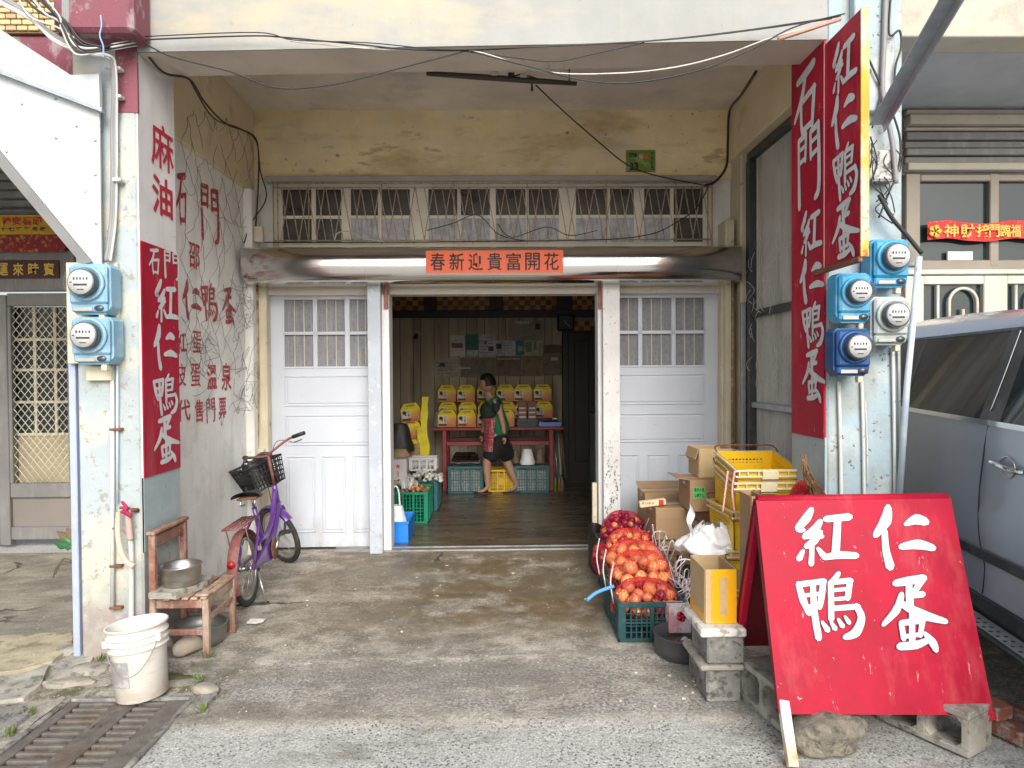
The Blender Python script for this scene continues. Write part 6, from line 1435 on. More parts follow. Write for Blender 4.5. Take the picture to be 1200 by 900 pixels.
# loose grit and gravel on the forecourt
gm = MB()
for k in range(1500):
    x = RW_.uniform(-2.4, 2.2); y = RW_.uniform(2.5, 6.1)
    if y < 4.3 and -2.32 < x < -1.5 and y < 3.42: continue
    if RW_.random() > (.9 if 3.0 < y < 4.0 else .35): continue
    s_2 = RW_.uniform(.0018, .0055); z = gz(x, y)
    gm.add([(x-s_2, y, z), (x, y-s_2, z), (x+s_2, y, z), (x, y+s_2, z), (x+s_2*.2, y, z+s_2)], [(0, 1, 4), (1, 2, 4), (2, 3, 4), (3, 0, 4)])
tag(gm.build('loose_grit', mat('grit', (.42, .40, .36), .9, var=.5, vs=90, bump=0)), 'loose pale grit scattered over the forecourt', 'grit', None, 'stuff')
# ================================================================ INSIDE THE SHOP (back wall at 9.9 m)
Yw = 9.90
IX = lambda p, Y=Yw: P(p, 470, Y).x
IZ = lambda p, Y=Yw: P(580, p, Y).z
bw = empty('plank_wall', (0, 9.95, 0), 'brownish grey plank wall at the back of the dim shop room', 'wall')
m_plank = mat('greybrown_planks', (.36, .31, .23), .75, var=.2, vs=(6, 6, .7), over=[((.13, .10, .07), (5, 5, .6), .54, .68, .7), ((.30, .27, .21), 3, .58, .7, .5)], bs=40, rv=.14)
edges = [436, 450, 461, 469.5, 485, 493.5, 509.5, 526.5, 538.5, 547.5, 559.5, 568.5, 584.5, 593, 609.5, 626.5, 638.5, 647.5, 659]
for a, b in zip(edges, edges[1:]): MB().box(IX(a)+.004, Yw, 0, IX(b)-.004, Yw+.03, IZ(371), .004).build('plank', m_plank, bw, world=True)
MB().box(IX(436), Yw+.02, 0, IX(659), Yw+.05, IZ(371)).build('backing', m_black, bw, world=True)
m_dkwood = mat('near_black_wood', (.022, .018, .016), .5, var=.3, bs=40)
tb = empty('transom_panels', (0, 9.9, 2.4), 'dark wooden transom with amber chequered glass at the back of the room', 'transom')
MB().box(IX(436), Yw-.06, IZ(372.5), IX(720), Yw+.04, IZ(364), .006).build('lower_beam', m_dkwood, tb, world=True)
MB().box(IX(436), Yw-.06, IZ(346), IX(720), Yw+.04, 3.0, .006).build('upper_beam', m_dkwood, tb, world=True)
for a, b in ((498, 513), (575, 590.5), (653, 671)): MB().box(IX(a), Yw-.055, IZ(364)+.001, IX(b), Yw+.04, IZ(346)-.001, .006).build('mullion', m_dkwood, tb, world=True)
amb = []
for k, c in enumerate(((.42, .24, .07), (.20, .07, .03))): amb.append(mat('amber_glass_%s' % ('pale' if k == 0 else 'dark'), c, .25, bs=60, rv=.2))
def checker(x0, x1, z0, z1, nx, nz, parent):
    for i in range(nx):
        for j in range(nz):
            dx, dz = (x1-x0)/nx, (z1-z0)/nz
            MB().box(x0+i*dx+.001, Yw-.01, z0+j*dz+.001, x0+(i+1)*dx-.001, Yw+.0, z0+(j+1)*dz-.001, .003).build('glass_square', amb[(i+j) % 2], parent, world=True)
for a, b, n in ((450, 498, 7), (513, 575, 10), (590.5, 653, 10), (671, 700, 5)): checker(IX(a), IX(b), IZ(364), IZ(346), n, 3, tb)
dd = empty('dark_doorway', (1.2, 9.8, 0), 'dark wooden door and frame at the right of the back wall', 'door')
MB().box(IX(659)+.002, Yw-.05, 0, IX(666), Yw+.04, IZ(373)-.001, .006).build('door_post', m_dkwood, dd, world=True)
MB().box(IX(666), Yw-.03, IZ(391), IX(720), Yw+.04, IZ(388), .004).build('door_head', m_dkwood, dd, world=True)
checker(IX(672), IX(698), IZ(388), IZ(377), 4, 2, dd)
MB().box(IX(666)+.001, Yw-.01, 0, IX(720), Yw+.03, IZ(391)-.001).build('door_leaf', m_dkwood, dd, world=True)
MB().box(IX(673), Yw-.03, .3, IX(690), Yw-.011, IZ(400), .01).build('door_panel', m_dkwood, dd, world=True)
ck = empty('wall_clock', (IX(662), Yw-.1, IZ(388)), 'black rounded square wall clock above the dark doorway', 'clock')
MB().box(IX(652.5), Yw-.13, IZ(389), IX(672.5), Yw-.07, IZ(369.5), .03).build('clock_case', m_black, ck, world=True)
MB().box(IX(655), Yw-.134, IZ(386.5), IX(670), Yw-.1305, IZ(372)).build('clock_face', mat('dark_clock_face', (.04, .045, .05), .3, bump=0), ck, world=True)
a = Vector((IX(662.5), Yw-.137, IZ(380)))
MB().tube([a, a+Vector((.045, 0, -.035))], .004, 4).build('hour_hand', m_white, ck, world=True); MB().tube([a, a+Vector((-.02, 0, .045))], .003, 4).build('minute_hand', m_white, ck, world=True)
cm = empty('security_camera', (IX(489.5), Yw-.02, IZ(391)), 'small round security camera on the planks at the left', 'camera')
T = Matrix.Translation((IX(489.5), Yw-.001, IZ(391))) @ Matrix.Rotation(pi/2, 4, 'X')
MB().lathe([(.055, 0), (.055, .03), (.045, .04), (.001, .04)], 18, T, cap=False).build('mount', mat('beige_camera', (.38, .34, .27), .5), cm, world=True)
MB().lathe([(.03, 0), (.028, .10), (.001, .10)], 14, Matrix.Translation((IX(489.5)-.005, Yw-.04, IZ(392.5))) @ Matrix.Rotation(pi/2+.35, 4, 'X'), cap=False).build('lens_barrel', m_black, cm, world=True)
# papers on the wall
def paper(r, col, label, dark=None, blocks=(), cat='poster', d=.004, lines=0, ang=0):
    q = rect(*r, Yw); o = empty('wall_paper', ((q[0]+q[2])/2, Yw-d, q[1]), label, cat, 'papers pinned on the plank wall')
    m_ = mat('paper_%02d%02d%02d' % tuple(int(c*99) for c in col), col, .8, var=.18, vs=7, over=[(tuple(c*.5 for c in col), 9, .56, .66, .6)], bs=40)
    MB().box(q[0], Yw-d, q[1], q[2], Yw-d+.002, q[3]).build('sheet', m_, o, world=True)
    W_, H_ = q[2]-q[0], q[3]-q[1]
    for (a, b, c, e, cc) in blocks:
        MB().box(q[0]+W_*a, Yw-d-.0012, q[3]-H_*e, q[0]+W_*c, Yw-d+.0004, q[3]-H_*b).build('printed_picture', mat('print_%02d%02d%02d' % tuple(int(x*99) for x in cc), cc, .7, var=.4, vs=30, bump=0), o, world=True)
    if lines:
        lm = MB()
        for k in range(lines):
            z = q[3]-H_*(k+1)/(lines+1); 
            for j in range(5): 
                x = q[0]+W_*(.08+.17*j); lm.box(x, Yw-d-.001, z-.003, x+W_*(.09+.05*((k*3+j) % 2)), Yw-d-.0002, z+.003)
        lm.build('printed_text', m_blackink, o, world=True)
paper((528, 393, 545, 417), (.50, .50, .52), 'white newspaper sheet with a red picture, leftmost in the top row', blocks=((.1, .38, .85, .62, (.20, .08, .06)),), lines=3)
paper((545.3, 392, 561, 418), (.05, .17, .12), 'dark green poster with white figures on the plank wall', blocks=((.1, .70, .95, .98, (.35, .38, .34)),))
paper((561.3, 392, 580, 417), (.44, .43, .46), 'grey newspaper sheet with two small pictures above the person', blocks=((.3, .30, .5, .46, (.30, .12, .03)), (.58, .56, .92, .78, (.05, .05, .06))), lines=6)
paper((580.3, 399, 604, 417), (.42, .43, .46), 'grey newspaper with a black picture at its left', blocks=((.05, .2, .32, .55, (.04, .04, .05)),), lines=5)
paper((604.3, 399, 614, 416), (.04, .16, .20), 'narrow teal leaflet with a pale round mark', blocks=((.3, .4, .85, .75, (.25, .32, .30)),))
paper((614.3, 399, 635, 416), (.34, .36, .24), 'pale green and cream leaflet on the plank wall', blocks=((.08, .12, .42, .8, (.12, .20, .05)), (.55, .1, .7, .7, (.14, .2, .16)), (.82, .2, .96, .9, (.2, .25, .12))))
paper((604, 376, 636, 398.5), (.26, .23, .19), 'weathered brown sheet with a peeled white edge, upper right', blocks=((.72, .15, .9, .45, (.03, .03, .03)), (.0, .02, .5, .14, (.45, .42, .38))))
paper((509, 421, 539, 442), (.33, .30, .25), 'wrinkled tan notice, leftmost in the lower row', blocks=((.2, .2, .42, .42, (.05, .05, .05)),), lines=4)
paper((539.3, 419, 581, 442), (.17, .145, .11), 'brown faded sheet left of centre in the lower row', blocks=((.0, .5, .3, .56, (.42, .4, .37)), (.4, .1, .72, .85, (.12, .12, .1))))
paper((581.3, 417, 611, 441), (.145, .115, .085), 'dark brown faded sheet right of the person', blocks=((.05, .12, .95, .17, (.36, .32, .28)),))
paper((611.3, 417, 635, 441), (.19, .145, .085), 'amber brown faded sheet in the lower row')
paper((635.3, 415, 658, 440), (.16, .13, .10), 'dark torn sheet, rightmost in the lower row', blocks=((.45, .15, .8, .3, (.40, .37, .33)),))
paper((636.5, 404, 658, 414.5), (.13, .085, .06), 'short rust coloured sheet at the right end of the papers')

# red table
m_rtab = mat('dark_red_table', (.24, .03, .035), .45, bs=30, over=[((.14, .03, .03), 6, .55, .7, .6)])
tbx0, tbx1 = IX(507, 9.25), IX(660, 9.25)
ztb = P(580, 500.5, 9.2).z
tab = empty('red_table', ((tbx0+tbx1)/2, 9.45, 0), 'long dark red table carrying gift boxes at the back of the shop', 'table')
MB().box(tbx0, 9.15, ztb-.04, tbx1, 9.82, ztb, .008).build('table_top', m_rtab, tab, world=True)
for x in (IX(518, 9.2), IX(643, 9.2)):
    for y in (9.17, 9.74): MB().box(x, y, 0, x+.06, y+.06, ztb-.041, .006).build('leg', m_rtab, tab, world=True)
zr_ = P(580, 520, 9.2).z
MB().box(IX(518, 9.2)+.061, 9.18, zr_-.02, IX(643, 9.2)-.001, 9.22, zr_+.035, .004).build('cross_rail', m_rtab, tab, world=True)
MB().box(IX(518, 9.2)+.061, 9.75, zr_-.02, IX(643, 9.2)-.001, 9.79, zr_+.035, .004).build('cross_rail', m_rtab, tab, world=True)
# gift boxes
def giftmat():
    m = bpy.data.materials.new('gift_box_print'); m.use_nodes = True; nt = m.node_tree; b = nt.nodes['Principled BSDF']
    tc = nt.nodes.new('ShaderNodeTexCoord'); sep = nt.nodes.new('ShaderNodeSeparateXYZ'); nt.links.new(tc.outputs['Object'], sep.inputs[0])
    f = _mapr(nt, _math(nt, 'ADD', sep.outputs[2], _math(nt, 'MULTIPLY', sep.outputs[0], -.5)), .02, .17)
    c = _mix(nt, f, (.50, .13, .04), (.78, .62, .02)); nt.links.new(c, b.inputs['Base Color']); b.inputs['Roughness'].default_value = .45; return m
m_gift = giftmat(); m_giftp = mat('gift_label', (.60, .56, .48), .6, bump=0); m_giftd = mat('gift_dark_print', (.06, .035, .025), .6, bump=0); m_giftr = mat('gift_red_mark', (.45, .04, .03), .6, bump=0)
GW, GH, GD = .252, .215, .16
def gift(label, group='yellow gift boxes in the shop'):
    o = empty('gift_box', (0, 0, 0), label, 'gift box', group)
    MB().box(-GW/2, -GD/2, 0, GW/2, GD/2, GH*.78, .003).build('box_body', m_gift, o)
    mb = MB(); hz = GH*.78
    mb.add([(-GW/2, -GD/2, hz), (GW/2, -GD/2, hz), (GW/2, GD/2, hz), (-GW/2, GD/2, hz), (-GW*.34, -.05, GH*1.08), (GW*.34, -.05, GH*1.08), (GW*.34, .05, GH*1.08), (-GW*.34, .05, GH*1.08)],
           [(0, 1, 5, 4), (1, 2, 6, 5), (2, 3, 7, 6), (3, 0, 4, 7), (4, 5, 6, 7)]); mb.build('folded_top', mat('gift_top_yellow', (.74, .60, .03), .45, bump=0), o)
    for s2 in (-1, 1): MB().tube([(s2*GW/2, -GD/2-.001, hz), (s2*GW*.34, -.052, GH*1.08)], .004, 4).build('edge_line', m_giftd, o)
    MB().box(-GW*.22, -.0675, hz+GH*.14, GW*.22, -.058, hz+GH*.19, 0).build('handle_slot', m_giftd, o)
    MB().box(-GW*.46, -GD/2-.001, GH*.08, -GW*.02, -GD/2+.001, GH*.70).build('label_panel', m_giftp, o)
    MB().box(-GW*.46, -GD/2-.0018, GH*.08, -GW*.02, -GD/2-.0005, GH*.22).build('label_photo', m_giftd, o)
    MB().lathe([(GW*.10, 0), (GW*.10, .0012)], 12, Matrix.Translation((-GW*.32, -GD/2-.001, GH*.56)) @ Matrix.Rotation(pi/2, 4, 'X')).build('round_emblem', m_giftd, o)
    lm = MB()
    for k, chh in enumerate('紅仁鴨蛋'): font_char(lm, chh, (-GW*.16, -GD/2-.0012, GH*(.66-k*.11)), (-GW*.05, -GD/2-.0012, GH*(.66-k*.11)), (-GW*.16, -GD/2-.0012, GH*(.57-k*.11)), (0, -1, 0), .03, .0008)
    lm.build('printed_text', m_giftd, o)
    MB().box(-GW*.30, -GD/2-.002, GH*.36, -GW*.22, -GD/2-.001, GH*.46).build('red_seal', m_giftr, o)
    lm = MB()
    for k in range(4): lm.box(GW*(.10+.08*k), -GD/2-.0015, GH*.16, GW*(.14+.08*k), -GD/2-.0005, GH*.44)
    lm.build('side_print', mat('gift_faint_print', (.55, .28, .10), .6, bump=0), o)
    return o
g1 = gift('yellow gift box, leftmost of the front row on the table'); s9 = 800/9.24
g1.location = (P(524, 490, 9.24).x, 9.32, ztb+.001)
ordn = ['leftmost', 'second', 'third', 'fourth', 'fifth', 'sixth', 'seventh', 'eighth']
for k, p in enumerate((547.5, 570, 592)): clone(g1, (P(p, 490, 9.24).x, 9.32+.02*(k % 2), ztb+.001), 'yellow gift box, %s in the front row on the table' % ordn[k+1], rot=(0, 0, (-.06, .05, -.03)[k]))
z2 = ztb+.095
single(MB().box(tbx0+.15, 9.50, ztb+.001, tbx1-.1, 9.72, ztb+.094, .004), 'wooden_riser', m_dkwood, 'low dark wooden riser on the red table under the rear row of gift boxes', 'riser', (tbx0+.5, 9.6, ztb+.001))
for k, p in enumerate((525, 548, 571, 593.5, 614.5, 637)):
    clone(g1, (P(p, 490, 9.55).x, 9.60, z2), 'yellow gift box, %s from the left in the rear row, lower tier' % ordn[k], rot=(0, 0, rnd.uniform(-.06, .06)))
    t2 = z2+GH*1.10
    clone(g1, (P(p-1, 460, 9.60).x, 9.62, t2), 'yellow gift box, %s from the left in the rear row, upper tier' % ordn[k], rot=(0, rnd.uniform(-.012, .012), rnd.uniform(-.09, .09)))
# bottle crate and blue tray on the table
zt3 = ztb+.001; x0, x1 = P(606, 495, 9.22).x, P(630, 495, 9.22).x
bc = crate('plastic_crate', ((x0+x1)/2, 9.30, zt3), x1-x0, .2, .10, m_ctl, 'small dark crate of patterned cartons on the red table', cols=(3, 2))
for k in range(2):
    for j in range(2):
        o = empty('small_carton', ((x0+x1)/2-.065+k*.13, 9.30-.04+j*.09, zt3+.012), '%s small brown and white carton standing in the crate on the red table' % (('front left', 'rear left'), ('front right', 'rear right'))[k][j], 'carton', 'cartons in the small crate')
        MB().box(-.055, -.035, 0, .055, .035, .25+.08*j, .003).build('carton_body', mat('brown_print_carton', (.14, .06, .05), .5, bump=0), o)
        for z in (.11, .17, .23)[:3 if j == 0 else 3]: MB().box(-.045, -.037, z, .045, -.034, z+.018).build('white_print', m_giftp, o)
x0, x1 = P(631.5, 497, 9.22).x, P(657, 497, 9.22).x
tr_ = empty('blue_tray', ((x0+x1)/2, 9.32, zt3), 'shallow blue tray on the right end of the red table', 'tray')
mb = MB(); mb.box(-.14, -.1, 0, .14, .1, .012, .003); 
for q in ((-.15, -.11, .0, .15, -.10, .06), (-.15, .10, 0, .15, .11, .06), (-.15, -.10, 0, -.14, .10, .06), (.14, -.10, 0, .15, .10, .06)): mb.box(*q, .003)
mb.build('tray_body', mat('blue_tray_plastic', (.10, .22, .55), .4), tr_)
mb = MB(); mb.box(-.10, -.08, .062, .12, .06, .085, .01); single(mb, 'black_pouch', m_black, 'black flat pouch lying on the blue tray', 'pouch', (0, 0, 0)).location = ((x0+x1)/2, 9.32, zt3)
o = single(MB().box(-.03, -.02, 0, .03, .02, .10, .004), 'white_packet', m_white, 'small white packet standing at the right end of the red table', 'packet', (0, 0, 0)); o.location = (P(651, 480, 9.3).x, 9.45, zt3+.05)
o.location.z = zt3+.001
# under the table
u1 = crate('plastic_crate', (P(545.5, 560, 9.0).x, 9.18, .002), .47, .33, .36, mat('teal_plastic', (.02, .105, .12), .45, bs=20), 'teal crate under the left part of the red table', cols=(3, 2), group='crates under the red table')
clone(u1, (P(623, 560, 9.0).x, 9.18, .002), 'teal crate under the right part of the red table')
mfill = mat('pale_egg_tray', (.42, .42, .40), .7, var=.5, vs=26, bs=60, bump=.5)
for k, p in enumerate((545.5, 623)):
    mb = MB(); mb.box(-.2, -.12, .02, .2, .12, .30, .01); o = single(mb, 'egg_trays', mfill, 'stack of pale egg trays inside the %s teal crate' % ('left' if k == 0 else 'right'), 'egg trays', (0, 0, 0)); o.location = (P(p, 560, 9.0).x, 9.18, .0)
uy = crate('plastic_crate', (P(587, 560, 9.1).x, 9.26, .002), .36, .30, .30, m_ycr, 'bright yellow crate between the teal ones under the table', cols=(3, 2), group='crates under the red table')
o = single(MB().box(-.15, -.11, .02, .15, .11, .24, .01), 'egg_trays', mat('yellowish_tray', (.40, .30, .04), .7, var=.5, vs=26), 'yellowish packs inside the yellow crate under the table', 'packs', (0, 0, 0)); o.location = uy.location
MB().box(-.05, -.158, .10, .05, -.154, .19).build('label_plate', mat('amber_plate', (.62, .40, .01), .5), uy)
sk = empty('stacked_trays', (P(545, 530, 9.2).x, 9.25, .37), 'stack of black red and white flat bags on the left teal crate', 'bags')
for k, (mm, dz) in enumerate(((m_white, 0), (mat('maroon_film', (.14, .01, .02), .4), .035), (m_black, .07), (m_sswear, .10), (m_black, .12))):
    mb = MB(); mb.grid(lambda u, v: Vector(((u-.5)*(.40-.03*k), (v-.5)*.26, dz+.02+.014*noise.noise(Vector((u*5, v*5, k))))), 14, 8); mb.build('flat_bag', mm, sk)
def softbag(c, w_, d_, h_, m, label, name='plastic_bag', cat='bag', handles=False, seed=1):
    o = empty(name, c, label, cat)
    mb = MB()
    def fn_(u, v):
        th = 2*pi*u; r = (1-.45*v**1.6)*(1+.14*noise.noise(Vector((cos(th)*2, sin(th)*2, v*3+seed)))+.06*noise.noise(Vector((cos(th)*7, sin(th)*7, v*7))))
        return Vector((w_/2*r*cos(th), d_/2*r*sin(th), h_*v))
    mb.grid(fn_, 32, 14, closed_u=True); mb.build('bag_body', m, o)
    if handles:
        MB().tube(curve([(-w_*.18, 0, h_*.96), (-w_*.13, 0, h_*1.45), (0, 0, h_*1.62), (w_*.13, 0, h_*1.45), (w_*.18, 0, h_*.96)]), .009, 6).build('bag_handle', m, o)
    return o
m_film = mat('thin_white_film', (.74, .75, .77), .4, bump=.3, bs=18)
softbag((P(618, 530, 9.1).x, 9.12, .37), .20, .16, .20, m_film, 'white plastic bag on the right teal crate under the table', seed=2)
softbag((P(604, 530, 9.2).x, 9.28, .37), .14, .14, .17, mat('brown_netted_pack', (.17, .12, .08), .6, var=.4, vs=20), 'brown packet left of the white bag under the table', 'packet', 'packet', seed=4)
softbag((P(633, 530, 9.2).x, 9.24, .37), .14, .14, .19, mat('brown_netted_pack', (.17, .12, .08), .6, var=.4, vs=20), 'brown netted packet right of the white bag under the table', 'packet', 'packet', seed=5)
# bottles and poles right of the table
for k, (p, cc, lb) in enumerate(((651, (.05, .16, .02), 'green bottle'), (655.5, (.20, .07, .02), 'brown bottle with a blue cap'), (659, (.12, .10, .08), 'grey brown bottle'))):
    o = empty('bottle', (P(p, 565, 9.1).x, 9.12, 0), '%s on the floor right of the red table' % lb, 'bottle', 'bottles by the red table')
    MB().lathe([(.024, 0), (.026, .01), (.026, .13), (.012, .17), (.011, .20), (.001, .2)], 14, cap=False).build('bottle_body', mat('bottle_%d' % k, cc, .2), o)
    MB().lathe([(.014, .20), (.014, .225), (.001, .225)], 12, cap=False).build('cap', mat('blue_cap', (.03, .09, .4), .4) if k == 1 else m_black, o)
for k in range(3):
    a = P(650+k*4, 510-k*4, 9.5); pipe('pole', [a, P(653+k*4.5, 560, 9.3)], .012, (m_sswear, mat('pale_pole', (.42, .40, .36), .6), mat('brown_pole', (.13, .09, .05), .7))[k], '%s leaning between the red table and the dark door' % ('grey metal pole', 'pale pole', 'brown wooden pole')[k], 'pole', sm=0)
# left pile of goods by the door
m_gcr = mat('green_plastic', (.0, .19, .105), .4, bs=20, over=[((.05, .28, .18), 8, .6, .7, .5)])
lc = lambda p, Y: P(p, 590, Y).x
Yg1 = 7.24
gcr = crate('plastic_crate', (lc(501.5, Yg1)-.21, Yg1+.27, .002), .42, .54, P(481, 577, Yg1).z, m_gcr, 'bright green plastic crate of brown egg bags just inside the door', cols=(3, 3))
lc2 = crate('plastic_crate', (lc(516, 8.1)-.24, 8.15, .002), .46, .52, P(500, 562, 7.9).z, mat('teal_plastic', (.02, .105, .12), .45, bs=20), 'teal plastic crate behind the green one inside the door', cols=(3, 3))
Ht = P(500, 562, 7.9).z
bt = empty('blue_tote', (lc(478.5, 6.42)-.15, 6.66, .0), 'solid bright blue plastic tote just inside the door at the left', 'tote')
m_bl = mat('bright_blue_plastic', (.01, .19, .66), .4, bs=20); Hb = P(470, 612.5, 6.4).z; q = .145
for a in ((-q, -.23, 0, q, -.222, Hb), (-q, .222, 0, q, .23, Hb), (-q, -.2215, 0, -q+.008, .2215, Hb), (q-.008, -.2215, 0, q, .2215, Hb)): MB().box(*a, .002).build('tote_side', m_bl, bt)
MB().box(-q+.009, -.221, .002, q-.009, .221, .01).build('tote_base', m_bl, bt)
for a in ((-q-.008, -.238, Hb-.02, q+.008, -.2305, Hb+.003), (q+.0005, -.23, Hb-.02, q+.009, .23, Hb+.003), (-q-.008, .2305, Hb-.02, q+.008, .238, Hb+.003)): MB().box(*a, .002).build('rim', m_bl, bt)
for x in (-.05, .05): MB().box(x-.004, -.236, .0, x+.004, -.2305, Hb-.021, .001).build('rib', m_bl, bt)
softbag((lc(478.5, 6.42)-.15, 6.62, .02), .23, .19, .30, m_film, 'white carrier bag with handles standing in the blue tote', handles=True, seed=7)
egg_me = None
def eggheap(c, a, b, n, m, label, r=.026, name='duck_egg', seed=3):
    global egg_me
    R = random.Random(seed); root = empty('egg_bag', c, label, 'bag of eggs')
    pl = []
    for t in range(4000):
        if len(pl) >= n: break
        x, y = R.uniform(-a, a), R.uniform(-b, b)
        z = R.uniform(0, .10)*(1-abs(x)/a)
        p = Vector((x, y, z))
        if all((p-k).length > r*1.7 for k in pl): pl.append(p)
    me = None
    for p in pl:
        if me is None:
            o = MB().lathe([(.001, -1.15), (.5, -1.0), (.9, -.5), (1, 0), (.88, .55), (.5, 1.1), (.001, 1.3)], 10, cap=False).build('egg', m, root); me = o.data
        else: o = bpy.data.objects.new('egg', me); COL.objects.link(o); o.parent = root
        o.location = p; o.scale = (r, r, r); o.rotation_euler = (R.uniform(0, 3), R.uniform(0, 3), 0)
    return root
m_egb = mat('reddish_brown_egg', (.30, .13, .06), .35, rv=.3)
m_egw = mat('pale_duck_egg', (.50, .50, .46), .5, rv=.3)
e1 = eggheap((lc(485, 7.4), 7.46, P(485, 577, 7.3).z-.03), .15, .18, 46, m_egb, 'heap of reddish brown eggs in clear bags on the green crate')
for k in range(5):
    mb = MB(); x, y = rnd.uniform(-.15, .15), rnd.uniform(-.15, .15)
    mb.grid(lambda u, v: Vector((x+(u-.5)*.10+.02*noise.noise(Vector((u*5, v*5, k))), y+.03*sin(u*5), .06+v*.12*(1-abs(u-.5))+.02*noise.noise(Vector((u*7, v*7, k))))), 8, 6); mb.build('clear_film', mat('clear_film', (.7, .7, .72), .2, alpha=.55, bump=0), e1)
e2 = eggheap((lc(497, 8.0)-.0, 8.0, Ht+.0), .21, .2, 60, m_egw, 'heap of pale duck eggs on the teal crate below the white basket', seed=8)
bs2 = crate('white_basket', (lc(496, 8.1), 8.22, Ht+.07), .33, .22, .16, mat('grey_white_plastic', (.50, .50, .50), .5), 'white plastic basket on the pile of duck eggs', cols=(3, 2), cat='basket')
cw_ = empty('white_carton', (lc(468, 7.9), 8.05, Ht-.02), 'white carton with a red star print at the left of the crates', 'carton')
MB().box(-.10, -.10, 0, .08, .12, .25, .003).build('carton_body', mat('white_carton_card', (.50, .50, .52), .6), cw_)
sm_ = MB(); sm_.prism([(-.02+.035*(1 if k % 2 == 0 else .45)*sin(2*pi*k/10), -.1012, .17+.035*(1 if k % 2 == 0 else .45)*cos(2*pi*k/10)) for k in range(10)], (0, .001, 0)); sm_.build('red_star', mat('star_red', (.6, .04, .02), .6, bump=0), cw_)
MB().box(-.027, -.1012, .05, -.013, -.1003, .115).build('red_print', mat('star_red', (.6, .04, .02), .6, bump=0), cw_)
o = carton('cardboard_box', (lc(471, 7.75), 7.90, Ht-.05), .28, .2, .04, 'flat tan cardboard tray beside the green crate inside the door', m=m_card2)
dk = softbag((lc(468, 8.4), 8.45, Ht+.27), .36, .3, .34, m_black, 'black bulging bag on top of the left pile', seed=11)
softbag((lc(469, 8.2), 8.22, Ht+.235), .24, .2, .09, mat('tan_bundle', (.30, .20, .12), .8, var=.4, vs=12), 'tan paper bundle under the black bag in the left pile', 'bundle', 'bundle', seed=13)
sup = carton('cardboard_box', (lc(474, 8.7)-.05, 8.78, 0), .52, .36, .70, 'brown cardboard box behind the left pile carrying gift boxes')
for k, (p, py, Y, ry, lb) in enumerate(((483, 532, 8.75, 0, 'bottom'), (480.5, 513, 8.75, .03, 'middle'), (482, 493, 8.75, -.12, 'tilted top'))):
    c = clone(g1, (P(p+1, py, 8.7).x, Y, P(480, py+1, 8.7).z), 'yellow gift box, %s one of the leaning stack at the left' % lb, rot=(0, ry, 0))
yb_ = MB(); 
def ybf(u, v):
    z = .52+v*.62; x = .05*(1-.2*v)*(1 if u > .5 else -1)
    return Vector((0, 0, 0))
pts = []
prof_ = [(-.055, 0), (-.06, .12), (-.085, .22), (-.09, .34), (-.045, .36), (-.05, .48), (-.035, .60), (-.03, .72), (.045, .72), (.03, .62), (.035, .5), (.02, .38), (.025, .25), (.05, .12), (.045, 0)]
z0 = P(498, 534, 8.6).z; s3 = (P(498, 465, 8.6).z-z0)/.72
yb_.prism([(P(498, 500, 8.6).x+a*1.15, 8.6, z0+b*s3) for a, b in prof_], (0, .07, 0))
single(yb_, 'yellow_bag_bundle', mat('yellow_carrier_film', (.66, .55, .01), .45, var=.2, vs=9, bs=20, bump=.5), 'tall hanging bundle of yellow carrier bags beside the gift boxes', 'bags', (P(498, 500, 8.6).x, 8.6, z0))
MB().box(IX(506, 9.5), 9.6, 0, IX(516, 9.5), 9.7, 1.2) if False else None
softbag((P(513, 500, 9.4).x, 9.45, ztb+.0), .12, .12, .2, mat('clear_jar', (.30, .31, .30), .2), 'greyish jar at the left end of the red table', 'jar', 'jar', seed=17)
MB().box(P(688, 560, 7.0).x, 7.0, 0, 2.0, 7.4, .9) if False else None
o = single(MB().box(P(695.5, 540, 7.4).x, 7.2, 0, P(695.5, 540, 7.4).x+.4, 7.7, 1.15, .01), 'dark_crate_stack', m_ctl, 'dark crate stack in the shadow just inside the right door jamb', 'crates', (1.1, 7.4, 0))
o = single(MB().box(P(693.5, 600, 6.1).x, 6.05, 0, P(699, 600, 6.1).x, 6.10, P(696, 565, 6.1).z, .004), 'cream_board', m_cream, 'narrow cream board leaning on the right door jamb behind the onions', 'board', (.83, 6.05, 0))
pipe('beige_pipe_hook', [P(692, 638, 5.95), P(690, 630, 5.95), P(693, 625, 5.95), P(698, 628, 5.95)], .008, m_wirew, 'small white hook of cord at the foot of the cream board', 'cord')
for (x, lb) in ((452.5, 'left'), (703.5, 'right')):
    q_ = rect(x-2.5, 336, x+2.5, 362, 6.12)
    o = single(MB().box(q_[0], 6.105, q_[1], q_[2], 6.128, q_[3], .002), 'door_charm', mat('brown_charm', (.28, .10, .07), .6, var=.5, vs=60), 'small faded charm paper at the top of the %s door jamb' % lb, 'charm', (q_[0], 6.12, q_[1]))

